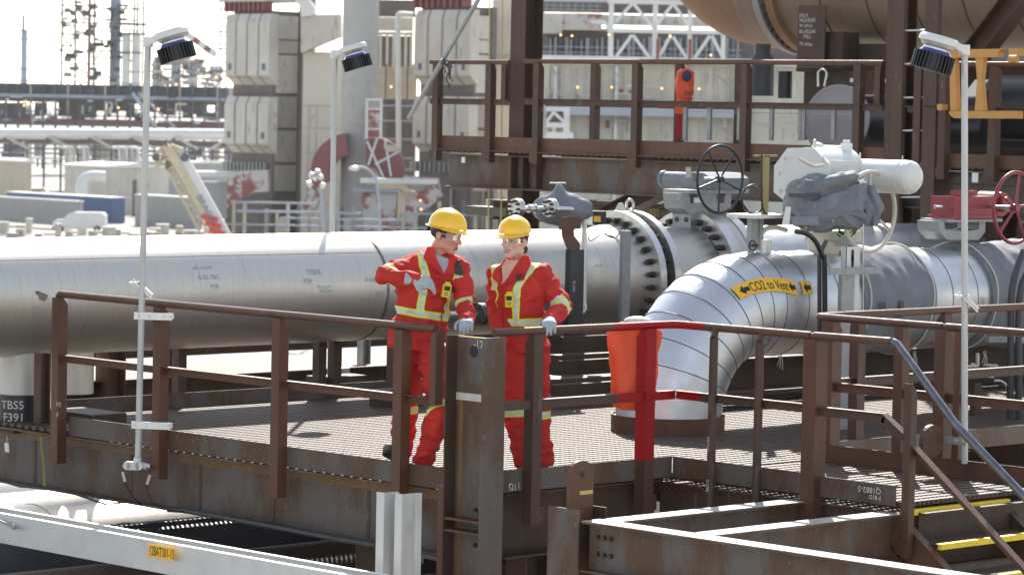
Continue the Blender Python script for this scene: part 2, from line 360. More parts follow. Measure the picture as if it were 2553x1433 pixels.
# centre column ---------------------------------------------------
cx, cy = -.025, .045
col = thing('steel_column', 'brown steel column at the platform corner that the man leans his glove on, chalk mark 17', 'steel column', (cx, cy, -3))
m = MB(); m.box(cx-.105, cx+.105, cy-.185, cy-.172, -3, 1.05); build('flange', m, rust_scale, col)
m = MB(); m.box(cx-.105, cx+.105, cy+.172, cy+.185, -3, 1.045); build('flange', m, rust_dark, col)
m = MB(); m.box(cx-.006, cx+.006, cy-.172, cy+.172, -3, 1.04); build('web', m, rust_scale, col)
m = MB(); m.box(cx-.010, cx-.006, cy-.155, cy+.172, .610, .66); build('weld_band', m, stubm, col)
m = MB(); m.box(cx-.0095, cx-.0062, cy+.10, cy+.145, -3, .60); build('rust_streak', m, ochre, col)
m = MB(); m.box(cx-.011, cx+.008, cy-.16, cy+.16, 1.036, 1.043); build('ground_edge', m, tape_y, col)
for z in (-.19, -.27): m = MB(); m.box(cx-.10, cx-.006, cy-.172, cy+.172, z-.008, z+.008); build('stiffener', m, rust_red, col)
m = MB(); hp = ax_(1181, 876, cx-.0075); m.cyl(hp, hp+A(.002, 0, 0), .042, n=20); build('bolt_hole', m, ink, col)
m = MB(); m.textp('-17', ax_(1180, 866, cx-.009), -Y_, Z_, .075, .003); build('chalk_mark', m, chalk, col)
for z in (-.12, -.36, -.6):
    for yy in (.05, .13): m = MB(); m.cyl(V(cx-.006, cy-.172+yy, z), V(cx-.03, cy-.172+yy, z), .016, n=6, smooth=False); build('bolt', m, rust_dark, col)
m = MB(); m.box(cx-.09, cx-.08, cy+.19, cy+.25, -1.2, .02); build('splice_plate', m, rust_red, col)
# aluminium channels standing in front
for i, (xa, xb, xc, yt, lab) in enumerate([(939, 958, 985, 1225, 'left one of the two bare aluminium channels standing upright before the platform'), (985, 1002, 1041, 1229, 'right one of the two bare aluminium channels, with a small clip on its edge')]):
    X0 = -.80; pa = ax_(xa, yt, X0); pb = ax_(xb, yt, X0+.0); zt = pa[2]
    t = thing('aluminium_channel', lab, 'channel', (X0, pb[1], -2.5), 'upright aluminium channels')
    m = MB(); m.box(X0, X0+.006, pb[1], pa[1], -2.5, zt); build('flange', m, alum_w, t)
    wl = (xc-xb)/(381*.697)
    m = MB(); m.box(X0+.006, X0+wl, pb[1], pb[1]+.006, -2.5, zt); m.box(X0+wl, X0+wl+.006, pb[1]-.03, pb[1]+.006, -2.5, zt); build('web', m, alum, t)
    if i: m = MB(); m.box(X0+wl+.006, X0+wl+.03, pb[1]-.03, pb[1]-.0, -.42, -.36); build('clip', m, darkgrey, t)
# lower framework in front on the right ----------------------------
zb = -.07
p = az_(1440, 1262, .0); sx, sy = p[0], p[1]
c2 = thing('steel_column', 'short steel column with a round lifting lug on its head, front right', 'steel column', (sx, sy, -3))
m = MB(); m.box(sx-.13, sx-.117, sy-.14, sy+.14, -3, .0); build('flange', m, rust_scale, c2)
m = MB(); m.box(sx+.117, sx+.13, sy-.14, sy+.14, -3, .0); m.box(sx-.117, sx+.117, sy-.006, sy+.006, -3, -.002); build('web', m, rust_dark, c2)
m = MB(); q = ay_(1440, 1182, sy-.03); q[0] = sx+.005; lr = .088
poly = [(-lr*1.22, -.3), (lr*1.22, -.3)]+[(lr*1.22*math.cos(a), lr*math.sin(a)) for a in np.linspace(0, math.pi, 18)]
m.prism(poly, q, X_, Z_, A(0, .032, 0)); build('lifting_lug', m, rust_red, c2)
m = MB(); m.cyl(q+A(0, -.002, -.005), q+A(0, .034, -.005), .02, n=16); build('lug_hole', m, ink, c2)
m = MB(); m.box(q[0]-.02, q[0]+.1, q[1]-.004, q[1], q[2]-.135, q[2]-.11); build('weld_stain', m, tape_y, c2)
def framebeam(label, p, q, d=.33, w=.17, zt=zb, bolts=None):
    t = thing('steel_beam', label, 'steel beam', (*((np.array(p)+np.array(q))/2), zt-d), 'bolted beams of the lower frame')
    P, Q = V(*p, zt-d/2), V(*q, zt-d/2)
    mb = MB(); mb.ib(P, Q, d, w, .014, .01); build('section', mb, rust_scale, t)
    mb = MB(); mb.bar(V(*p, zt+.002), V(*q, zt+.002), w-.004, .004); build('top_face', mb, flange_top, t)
    if bolts is not None:
        n, dd, s0 = bolts
        for a in range(3):
            for b in range(2):
                c = V(*p, zt-.10-.11*b)+A(*dd)*(s0+.06*a); mb2 = MB(); mb2.cyl(c+A(*n)*.006, c+A(*n)*.028, .016, n=6, smooth=False); build('bolt', mb2, boltm, t)
    return t
a1 = az_(1480, 1296, zb); b1x = a1[0]-.02
framebeam('long bright-topped steel beam running from the lug column to the bottom right corner', (b1x, sy-.16), (b1x, sy-5.6), bolts=((-1, 0, 0), (0, -1, 0), .08))
b2 = az_(1760, 1272, zb); framebeam('steel beam from the lug column back to the platform edge, behind the long beam', (b1x+.1, b2[1]), (1.87, b2[1]))
b3 = az_(1960, 1308, zb); framebeam('steel beam crossing from the long beam to the foot of the stairs', (b1x+.1, b3[1]), (1.87, b3[1]))
# stairs ------------------------------------------------------------
st = thing('staircase', 'steel staircase with yellow nosings going down at the lower right', 'staircase', (2.5, -3.2, -1.4))
rise, run = .20, .265
m = MB(); m.ib(V(2.05, -2.12, -.26), V(3.3, -2.12, -.26), .38, .12); build('header_beam', m, rust_dark, st)
for i in range(7):
    y0 = -2.12-run*i; z0 = -.055-rise*i
    if i:
        m = MB(); grating(m, 1.97, 3.06, y0+.03, y0+run+.03, z0, pitch=.05, w=.022, cp=.06); tr = build('tread', m, deckm, st)
    else: tr = st
    m = MB(); m.box(1.97, 3.06, y0-.0, y0+.045, z0-.032, z0+.006); build('nosing', m, yellow, tr)
for x in (1.945, 3.085):
    m = MB(); p0 = V(x, -2.02, -.2); q0 = p0+A(0, -run*8, -rise*8)
    dn = nrm(q0-p0); m.sec(p0, q0, [(-.035, .035, .105, .112), (-.035, .035, -.112, -.105), (-.004, .004, -.105, .105)]); build('stringer', m, rust_scale if x > 2 else rust_red, st)
hr = thing('handrail', 'worn bare-metal handrail sloping down the near side of the stairs', 'handrail', (1.9, -2.9, -.5))
m = MB(); m.tube([V(1.896, -1.985, 1.075), V(1.896, -2.02, 1.065), V(1.896, -2.52, .575), V(1.896, -3.15, .115), V(1.896, -4.1, -.6)], .0285, 12); build('rail', m, handsteel, hr)
m = MB(); p0 = V(1.896, -2.20, .385); q0 = V(1.896, -4.1, -1.05); m.sec(p0, q0, [(-.032, .032, .0, .007), (-.032, -.026, -.055, .0)]); build('mid_rail', m, rust_red, hr)
post(hr, 1.9, -2.19, -.36, .81, (-1, 0, 0), (0, 1, 0), rust, leg=.062)
post(hr, 1.9, -3.35, -1.2, -.12, (-1, 0, 0), (0, 1, 0), rust, leg=.062)
# far guardrails right
g = rail_thing('brown guardrail on the far side of the stair landing, white lamp pole clamped to it', GR, (3.5, -1, 0))
FX = 3.52
m = MB(); m.tube([V(FX+.35, .10, 1.07), V(FX+.03, .07, 1.07), V(FX, .04, 1.07), V(FX, -1.13, 1.07)], .0285, 12); m.cyl(V(FX, -1.13, 1.07), V(FX, -1.16, 1.07), .02)
m.tube([V(FX, -1.16, 1.07), V(FX, -2.6, 1.07)], .0285, 12); build('top_rail', m, rust_red, g)
m = MB(); m.sec(V(FX, .0, .585), V(FX, -2.6, .585), [(-.03, .03, 0, .006), (-.006, 0, -.065, .0)]); build('mid_rail', m, rust_red, g)
for y, lg in ((-.13, .11), (-.80, .085), (-1.19, .10), (-1.33, .06), (-2.3, .09)): post(g, FX, y, -.1, 1.045, (-1, 0, 0), (0, 1, 0), rust_red, leg=lg)
g = rail_thing('brown guardrail running away from the stair landing towards the CO2 pipe', GR, (5, .1, 0))
m = MB(); m.tube([V(FX+.36, .10, 1.07), V(10.5, .10, 1.07)], .0285, 12); build('top_rail', m, rust_red, g)
m = MB(); m.sec(V(FX+.2, .10, .585), V(10.5, .10, .585), [(-.03, .03, 0, .006), (-.006, 0, -.065, .0)]); build('mid_rail', m, rust, g)
for x in (4.0, 5.05, 6.4, 7.8, 9.2): post(g, x, .1, 0, 1.045, (0, -1, 0), (1, 0, 0), rust)
# rusty round lug by the landing
m = MB(); q = ax_(2327, 1100, 3.3); m.lathe(q, Y_, [(0, 0), (0, .12), (.035, .12), (.035, 0)], 24, False); one('lifting_lug', m, rust_red, 'round rusty lug plate beside the stair landing', 'lug')
# rear guardrail seen under and behind the big pipe
g = rail_thing('brown guardrail along the rear edge of the platform behind the big pipe', GR, (4, 5.9, 0))
for x in (2.05, 3.62, 3.80, 4.5): post(g, x, 5.93, -.1, 1.05, (0, -1, 0), (1, 0, 0), rust)
m = MB(); m.tube([V(1.8, 5.93, 1.07), V(9, 5.93, 1.07)], .0285, 12); build('top_rail', m, rust, g)
# small things lying on / tied to the platform
for (px, py, X, lab) in [(17, 1115, .04, 'white paper tag wired to the platform beam at far left')]:
    p = ax_(px, py, X); m = MB(); m.obox(p, A(0, .028, 0), A(.002, 0, 0), A(0, .004, .036)); m.cyl(p+A(0, 0, .035), p+A(0, 0, .09), .003, n=5); one('paper_tag', m, paper, lab, 'tag')
m = MB()
pth = [ax_(x, y, .03) for x, y in ((102, 1088), (104, 1115), (109, 1150), (111, 1212))]
for a, b in zip(pth[:-1], pth[1:]): m.bar(a, b, .003, .022, X_)
one('tape_strip', m, tape_y, 'yellowed strip of tape hanging down the platform beam by the pipe support', 'tape')
# steel plate box left of the deck
m = MB(); q = az_(210, 1040, .0); m.box(q[0]-.3, q[0]+.05, q[1]-.5, q[1]+.1, .0, .075); one('steel_channel', m, rust_dark, 'dark steel offcut lying on the deck behind the left guardrail', 'steel channel')
# conduit cable below the edge beam
m = MB(); pts = [ax_(x, y, -.03) for x, y in ((0, 1198), (50, 1212), (160, 1222), (215, 1240), (262, 1256), (340, 1250), (352, 1256))]
m.tube(pts, .008, 6); one('cable', m, black, 'thin black cable sagging below the platform beam at lower left', 'cable')
m = MB(); pts = [ax_(x, y, -.02) for x, y in ((420, 1270), (460, 1272), (640, 1305), (850, 1345), (935, 1358), (1095, 1392))]
m.tube(pts, .018, 8); one('conduit', m, darkgrey, 'grey conduit strapped along the bottom flange of the platform beam', 'conduit')
# cable tray -------------------------------------------------------
TX = -1.6
tr = thing('cable_tray', 'long white aluminium cable tray slung low in front of the platform, bottom left', 'cable tray', (TX, 1.5, -.6))
m = MB(); m.sec(V(TX, 4.6, -.475), V(TX, -1.3, -.475), [(0, .005, -.105, .105), (-.04, 0, .1, .105), (-.04, 0, -.105, -.1)])
m.sec(V(TX+.23, 4.6, -.475), V(TX+.23, -1.3, -.475), [(0, .005, -.105, .105), (.005, .04, .1, .105), (.005, .04, -.105, -.1)])
build('side_rail', m, alum_w, tr)
m = MB(); m.box(TX+.01, TX+.225, -1.3, 4.6, -.54, -.536); build('cover', m, galv, tr)
m = MB(); q = ax_(402, 1376, TX-.047); ys = .14
m.obox(q, A(.001, 0, 0), A(0, ys, 0), A(0, 0, .043)); sgn = build('sign', m, label_y, tr)
m = MB(); m.textp('12BAT301-15', q+A(-.003, ys*.93, -.026), -Y_, Z_, .0505); 
v = m.v[0]; c0 = v[:, 1].max(); v[:, 1] = c0-(c0-v[:, 1])*(.262/(c0-v[:, 1].min())); v[:, 2] = q[2]-.030+(v[:, 2]-v[:, 2].min())*(.062/(v[:, 2].max()-v[:, 2].min()))
build('sign_text', m, ink, sgn)
m = MB(); q = ax_(35, 1313, TX-.045); m.tube([q+A(0, -.05, .0), q, q+A(0, .2, .03), q+A(-.02, .4, .05)], .008, 6); m.ell(q, (.02, .02, .02)); build('bonding_wire', m, galv, tr)
# pipes under the platform -----------------------------------------
for i, (y, z, R, lab) in enumerate([(7.62, -1.32, .52, 'pale'), (6.35, -1.32, .52, 'pale'), (5.05, -1.32, .5, ''), (3.75, -1.4, .5, ''), (2.4, -1.5, .5, '')]):
    m = MB(); m.tube([V(-9, y, z), V(14, y, z)], R, 40)
    for x in (-4, 0.9, 6): m.lathe(V(x, y, z), X_, [(0, R), (0, R+.006), (.02, R+.006), (.02, R)], 40)
    L = ['large grey pipe under the platform, topmost and farthest in the lower left corner', 'large grey sunlit pipe under the platform, just above the white cable tray', 'large pipe in the shade under the platform, third of the row from the back', 'large shaded pipe below the platform, behind the cable tray', 'nearest of the large shaded pipes below the platform'][i]
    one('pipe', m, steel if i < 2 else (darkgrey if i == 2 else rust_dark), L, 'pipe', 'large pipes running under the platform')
for i, (x, y) in enumerate([(.5, 1.6), (1.5, -.5), (.8, .35), (2.1, -.9)]):
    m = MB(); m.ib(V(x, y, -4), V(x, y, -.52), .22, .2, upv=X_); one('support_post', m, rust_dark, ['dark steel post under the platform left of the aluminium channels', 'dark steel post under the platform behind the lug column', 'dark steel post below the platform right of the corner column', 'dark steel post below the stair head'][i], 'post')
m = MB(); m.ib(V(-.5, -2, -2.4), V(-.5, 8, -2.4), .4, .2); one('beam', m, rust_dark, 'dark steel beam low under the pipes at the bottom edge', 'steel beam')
# ---------------------------------------------------------------- lamp poles
def lampfix(par, top, hd, s=1., tilt=.3):
    # top: head of the pole; hd: horizontal direction the lamp leans to
    hd = nrm(hd); ax = nrm(-Z_*math.cos(tilt)-hd*0+hd*math.sin(tilt)*-1*-1) if False else nrm(-Z_+hd*math.tan(tilt)); sd = np.cross(Z_, hd); fwd_ = nrm(np.cross(sd, ax)) if np.dot(np.cross(sd, ax), hd) > 0 else -nrm(np.cross(sd, ax))
    c = np.asarray(top, float)+hd*.155*s+Z_*.045*s*(1 if tilt < 0 else 1)
    return c, ax, fwd_, sd
def lamp(label, base, top, hd, tilt, s=1.0, clamps=(), group='pole lamps on the platforms'):
    t = thing('pole_lamp', label, 'pole lamp', base, group); base = np.asarray(base, float); top = np.asarray(top, float)
    m = MB(); m.cyl(base, top, .024, n=14); build('pole', m, polem, t)
    hd = nrm(hd); sd = nrm(np.cross(Z_, hd)); dn = nrm(-Z_+hd*math.tan(tilt)); ac = nrm(np.cross(sd, dn)); ac = ac if ac@hd > 0 else -ac
    cc = top+ac*.165*s+Z_*.03*s
    m = MB()                                                      # cast cover: disc with a neck running to the pole
    m.lathe(cc, dn, [(-.022*s, 0), (-.018*s, .115*s), (.0, .128*s), (.028*s, .128*s), (.032*s, .11*s)], 28)
    k = [cc-ac*.11*s, top-ac*.035+Z_*.0]
    m.obox((cc-ac*.1*s+top)/2+dn*.004, (cc-ac*.06*s-top)/2, sd*.05*s, dn*.022*s)
    m.cyl(top-Z_*.03, top+Z_*.045, .038, n=14); build('lamp_cover', m, white, t)
    m = MB(); m.lathe(cc, dn, [(.03*s, .115*s), (.05*s, .10*s), (.06*s, .085*s), (.085*s, .085*s)], 28); build('collar', m, alum, t)
    m = MB(); m.lathe(cc, dn, [(.072*s, .088*s), (.09*s, .105*s), (.105*s, .112*s)], 28); build('lens', m, lens_b, t)
    m = MB(); m.lathe(cc, dn, [(.098*s, 0), (.098*s, .112*s), (.20*s, .118*s), (.205*s, .10*s), (.205*s, 0)], 28, False)
    for a in np.arange(30)*2*math.pi/30:
        r_ = ac*math.cos(a)+sd*math.sin(a); tt = np.cross(r_, dn)
        m.obox(cc+r_*.12*s+dn*.15*s, r_*.012*s, tt*.0045*s, dn*.054*s)
    build('heat_sink', m, black, t)
    for (pz, q, l2) in clamps:
        m = MB(); q = np.asarray(q, float); p = base+(top-base)*((pz-base[2])/(top[2]-base[2])); d = nrm(q-p); nn = nrm(np.cross(d, Z_)); nn = nn if nn@FH < 0 else -nn
        m.obox((p+q)/2+nn*.03, d*(np.linalg.norm(q-p)/2+.05), nn*.003, Z_*.027)
        m.obox((p+q)/2-nn*.03, d*(np.linalg.norm(q-p)/2+.05), nn*.003, Z_*.02)
        for u in (-.02, .06, np.linalg.norm(q-p)-.02, np.linalg.norm(q-p)+.03): m.cyl(p+d*u+nn*.03, p+d*u+nn*.048, .011, n=6, smooth=False)
        build('clamp', m, alum, t)
    return t
def cradle(par, c, s=1):
    m = MB(); c = np.asarray(c, float); R = RH
    m.obox(c+R*-.03+A(0, 0, .03), R*.05, FH*.03, Z_*.006); m.obox(c+R*.035+A(0, 0, -.01)*s, R*.055+Z_*-.05, FH*.03, nrm(Z_+R)*.008)
    m.obox(c+R*.03+A(0, 0, -.03)*s, R*.055+Z_*-.05, FH*.03, nrm(Z_+R)*.006); m.tube([c+R*.0-Z_*.02, c+R*.03-Z_*.06], .006, 6); 
    for u in (-.05, .0): m.cyl(c+R*u+Z_*.03, c+R*u+Z_*.055, .008, n=6)
    return build('rail_cradle', m, alum, par)
L0 = ax_(344, 1150, -.12); L1 = ax_(369, 108, -.12)
lp = lamp('left pole lamp with junction box at its foot, clamped to the left guardrail', L0, L1, RH, .30, 1.06, [(ax_(345, 786, -.12)[2], V(0, 3.44, ax_(345, 786, -.12)[2]), 0), (ax_(345, 1058, -.12)[2], V(0, 3.44, ax_(345, 1058, -.12)[2]), 0)])
cradle(lp, ax_(350, 715, -.12))
m = MB(); q = ax_(332, 1160, -.17); m.obox(q, RH*.045, FH*.03, Z_*.03); m.cyl(q-RH*.045-FH*.03, q-RH*.045+FH*.03, .03, n=16); m.cyl(q+RH*.045-FH*.03, q+RH*.045+FH*.03, .03, n=16)
m.cyl(q+RH*.05+FH*.03, q+RH*.12+FH*.03-Z_*.012, .03, .022, n=12); m.cyl(q+RH*.03+Z_*.02+FH*.0, q+RH*.035+Z_*.06, .03, n=12); jb = build('junction_box', m, white, lp)
m = MB(); m.tube([ax_(x, y, -.14) for x, y in ((308, 1165), (305, 1180), (312, 1205), (330, 1235), (350, 1258), (345, 1256))], .006, 6); build('cable', m, black, lp)
m = MB(); m.tube([ax_(x, y, -.14) for x, y in ((366, 1165), (374, 1175), (368, 1200), (366, 1225), (378, 1252), (410, 1268), (455, 1274))], .007, 6); build('cable', m, black, lp)
for a, b in (((306, 1176), (312, 1200)), ((374, 1184), (367, 1206))):
    m = MB(); m.cyl(ax_(*a, -.15), ax_(*b, -.15), .011, n=8); build('cable_tag', m, rope, lp)
M1 = ay_(835, 138, 6.0); M0 = A(M1[0]-.0, 6.0, .0)
mp_ = ay_(828, 580, 6.0); M0 = M1+(mp_-M1)*1.9
lamp('middle pole lamp rising behind the big steel pipe', M0, M1, RH, .30, .98)
R0 = ax_(2405, 1155, 3.42); R1 = ax_(2405, 128, 3.42)
rl = lamp('right pole lamp leaning its head to the left, beside the stair landing', R0, R1, -RH, .26, 1.14, [(ax_(2405, 1100, 3.42)[2], V(3.45, -1.2, ax_(2405, 1100, 3.42)[2]), 0)])
cradle(rl, ax_(2408, 748, 3.42))
# ================================================================ PIPES AND VALVES ON THE PLATFORM
PY, PZ, PR = 5.70, .99, .477
def stretch_text(mb, st, fn, size, w=None, h=None):
    v, f = glyphs(st); v = v*size; x0, x1 = v[:, 0].min(), v[:, 0].max(); y0, y1 = v[:, 1].min(), v[:, 1].max()
    w = w or (x1-x0); h = h or (y1-y0)
    mb.add([fn((a[0]-x0)/(x1-x0)*w, (a[1]-y0)/(y1-y0)*h) for a in v], f)
def onpipe(Yc, Zc, R, x0, a0):       # a0: angle up from the side facing -Y
    return lambda x, y: V(x0+x, Yc-R*math.cos(a0+y/R), Zc+R*math.sin(a0+y/R))
bigp = thing('pipe', 'large brushed steel pipe crossing behind the two workers, with bolted flanges', 'pipe', (4, PY, .5), 'large pipes over the platform')
m = MB(); m.tube([V(-6, PY, PZ), V(7.0, PY, PZ)], PR, 72); build('pipe_run', m, steel, bigp)
m = MB(); m.tube([V(7.55, PY, PZ), V(8.15, PY, PZ)], PR, 72); m2 = MB(); build('pipe_spool', m, steel, bigp)
m = MB(); m.tube([V(8.75, PY, PZ), V(24, PY, PZ)], PR, 64); build('pipe_run', m, cladm, bigp)
burn = mat('burnt_weld', (.13, .10, .075), .5, .7, (.30, .27, .23), 18, .45)
m = MB(); m.lathe(V(3.815, PY, PZ), X_, [(0, PR), (.004, PR+.003), (.018, PR+.006), (.03, PR+.003), (.034, PR)], 72); build('weld_seam', m, burn, bigp)
m = MB(); f_ = onpipe(PY, PZ, PR+.0015, -6, .72); m.grid(lambda u, v: f_(u*9.8, v*.006), 60, 1); build('weld_seam', m, burn, bigp)
def flange(par, x, t, R, r, nb, Yc=PY, Zc=PZ, side=0, mm=steel_b, bs=.030, bl=.07, br=None):
    m = MB(); m.lathe(V(x, Yc, Zc), X_, [(0, r), (0, R), (t, R), (t, r)], 72, False); fl = build('flange', m, mm, par)
    br = br or (R+r)/2+.015
    for k in range(nb):
        a = 2*math.pi*(k+.5)/nb; c = V(x, Yc-br*math.cos(a), Zc+br*math.sin(a))
        if math.cos(a) < -.35 and math.sin(a) < .3: continue
        m = MB()
        if side in (0, -1): m.cyl(c, c-X_*bl*.55, bs, n=6, smooth=False); m.cyl(c-X_*bl*.5, c-X_*bl, bs*.72, n=10)
        if side in (0, 1): m.cyl(c+X_*t, c+X_*(t+bl*.55), bs, n=6, smooth=False); m.cyl(c+X_*(t+bl*.5), c+X_*(t+bl), bs*.72, n=10)
        build('bolt', m, boltm, fl)
    return fl
FR = .645
m = MB(); m.lathe(V(6.86, PY, PZ), X_, [(0, PR), (.03, PR+.012), (.20, PR+.04), (.26, PR+.05), (.26, PR)], 64); build('weld_neck', m, steel, bigp)
flange(bigp, 7.12, .085, FR, PR*.9, 28, side=-1)
flange(bigp, 7.32, .085, FR, PR*.9, 28, side=1)
m = MB(); m.lathe(V(7.205, PY, PZ), X_, [(0, PR), (0, PR+.03), (.115, PR+.03), (.115, PR)], 48, False); build('spacer_ring', m, darkgrey, bigp)
m = MB()
for k in range(28):
    a = 2*math.pi*(k+.5)/28; c = V(7.205, PY-.576*math.cos(a), PZ+.576*math.sin(a))
    if not (math.cos(a) < -.35): m.cyl(c, c+X_*.115, .02, n=8)
build('stud_row', m, boltm, bigp)
flange(bigp, 8.16, .13, FR, PR*.9, 28, side=-1, bs=.034, bl=.09)
m = MB(); m.lathe(V(8.292, PY, PZ), X_, [(0, PR), (0, FR-.01), (.14, FR-.01), (.14, PR)], 64, False); build('valve_body', m, steel, bigp)
flange(bigp, 8.434, .12, FR, PR*.9, 28, side=1, bs=.034, bl=.08)
m = MB(); m.lathe(V(8.55, PY, PZ), X_, [(0, PR+.06), (.2, PR+.02), (.3, PR)], 64); build('weld_neck', m, steel, bigp)
# lifting eye on first flange
m = MB(); q = V(7.35, PY, PZ+FR); m.ring(q+A(0, 0, .05), Y_, .05, .014, 20, 8); m.prism([(-.08, 0), (.08, 0), (.02, .09), (-.02, .09)], q+A(-.12, 0, -.02), X_, Z_, A(0, .02, 0)); build('lifting_eye', m, steel_b, bigp)
# handwriting
m = MB()
for st, px, py, w, h in (('G-SS-TBC', 492, 690, .22, .038), ('PJB', 520, 716, .085, .05), ('JP-1233', 485, 667, .2, .03), ('TP304L', 763, 679, .17, .05), ('PJB', 753, 702, .09, .05), ('SPS #-5471', 785, 712, .16, .025), ('WELD 26H', 790, 722, .14, .025), ('HT 20 PJB', 905, 700, .12, .05), ('W14', 930, 735, .08, .06), ('PT-7', 1455, 715, .16, .03), ('A3', 1480, 660, .1, .03)):
    p = ay_(px, py, PY-PR*.93); a = math.asin(max(-.9, min(.9, (p[2]-PZ)/PR)))
    m = MB(); stretch_text(m, st, onpipe(PY, PZ, PR+.0015, p[0], a-.05), .05, w, h); build('handwriting', m, marker, bigp)
m = MB(); p = ay_(95, 738, PY-PR*.9); a = math.asin((p[2]-PZ)/PR); f_ = onpipe(PY, PZ, PR+.001, p[0], a)
m.add([f_(0, 0)]+[f_(.05*math.cos(t)*(1+.4*math.sin(3*t)), .045*math.sin(t)*(1+.3*math.cos(2*t))-.02*math.cos(t)) for t in np.linspace(0, 6.28, 20)[:-1]], [(0, i+1, (i+1) % 19+1) for i in range(19)])
build('scorch_mark', m, burn, bigp)
# support stub at the left end
m = MB(); s0 = ax_(48, 1000, .05); sx_ = .12; q = ay_(50, 1000, PY); X0 = q[0]
sp = thing('pipe_support', 'pale pipe stub with dark base chalked TBS5 F391 under the big pipe', 'pipe support', (X0, PY, -.05))
m = MB(); m.cyl(V(X0, PY, .21), V(X0, PY, .75), .175, n=32, caps=False); build('stub', m, stubm, sp)
m = MB(); m.cyl(V(X0, PY, -.08), V(X0, PY, .21), .183, n=32); build('base', m, blackp, sp)
m = MB(); m.obox((X0, PY, -.075), X_*.2, Y_*.2, Z_*.012); build('base_plate', m, rust_dark, sp)
m = MB()
def oncyl(x, y, R=.1845):
    a = -1.42+x/R; return V(X0+R*math.sin(a-.0+.0)*1, PY-R*math.cos(a), y)
for st, z, xo in (('TBS5', .10, -.02), ('F391', -.0, .0)):
    m.text(st, lambda x, y: oncyl(x+xo, y+z), .095)
build('chalk_mark', m, chalk, sp)
t = thing('pipe_support', 'second pale pipe stub behind the left guardrail, partly hidden under the big pipe', 'pipe support', (2.2, 7.4, 0))
q = ay_(180, 950, 7.4); m = MB(); m.cyl(V(q[0], 7.4, 0.0), V(q[0], 7.4, .75), .19, n=28); m.cyl(V(q[0], 7.4, .30), V(q[0], 7.4, .31), .193, n=28); build('stub', m, stubm, t)
for i, (px, Y, w, lab) in enumerate([(105, 5.35, .10, 'brown steel bracket standing right of the pale pipe stub at far left'), (275, 7.3, .2, 'brown steel column under the big pipe behind the left guardrail'), (425, 7.6, .12, 'slim brown post behind the left pole lamp, under the big pipe'), (905, 7.8, .10, 'grey steel post under the big pipe left of the man')]):
    q = ay_(px, 1000, Y); z0, z1 = (-.1, .56) if i == 0 else (-1.5, .62)
    m = MB(); m.ib(V(q[0], Y, z0), V(q[0], Y, z1), w, w*.9, upv=X_); one('steel_post', m, rust if i < 3 else galv, lab, 'post')
m = MB(); m.ib(V(-.5, 8.6, .35), V(14, 8.6, .35), .36, .2); one('steel_beam', m, rust, 'long brown beam beyond the platform, seen under the big pipe', 'steel beam')
m = MB(); m.ib(V(2, 7.4, -.05), V(14, 7.4, -.05), .3, .2); one('steel_beam', m, rust_dark, 'dark beam just behind the rear kick plate of the platform', 'steel beam')
# ---- support steel under the big pipe, right of the woman
t = thing('pipe_cradle', 'stack of dark steel beams carrying the big pipe right of the woman', 'pipe cradle', (6, 4.9, 0))
for nm, (x0, y0, x1, y1), Yp, mm in (('beam', (1405, 840, 1600, 880), 4.7, rust_dark), ('saddle_plate', (1392, 886, 1620, 897), 4.5, rust), ('beam', (1405, 900, 1620, 935), 4.4, rust_dark), ('base_plate', (1378, 946, 1640, 958), 4.1, rust), ('base_beam', (1385, 960, 1640, 985), 4.0, rust_dark)):
    a = ay_(x0, y0, Yp); b = ay_(x0, y1, Yp); c = ay_(x1, y0, Yp); m = MB(); m.box(a[0], c[0], Yp, Yp+.8, b[2], a[2]); build(nm, m, mm, t)
m = MB(); q = az_(1000, 1015, 0.); m.box(q[0]-.1, q[0]+.25, q[1], q[1]+.3, 0, .14); one('steel_box', m, rust_dark, 'dark steel box on the deck left of the man, behind the rail', 'steel box')
m = MB(); q = az_(860, 985, 0.); m.box(q[0]-.25, q[0]+.25, q[1], q[1]+.25, .02, .17); o_ = one('steel_box', m, rust, 'brown steel box under the big pipe with a clamp lying on it', 'steel box')
m = MB(); q = ay_(855, 925, q[1]); m.obox(q+A(0, .05, 0), A(.1, 0, 0), A(0, .03, 0), A(0, 0, .025)); one('clamp', m, alum, 'aluminium clamp lying on the brown steel box under the big pipe', 'clamp')
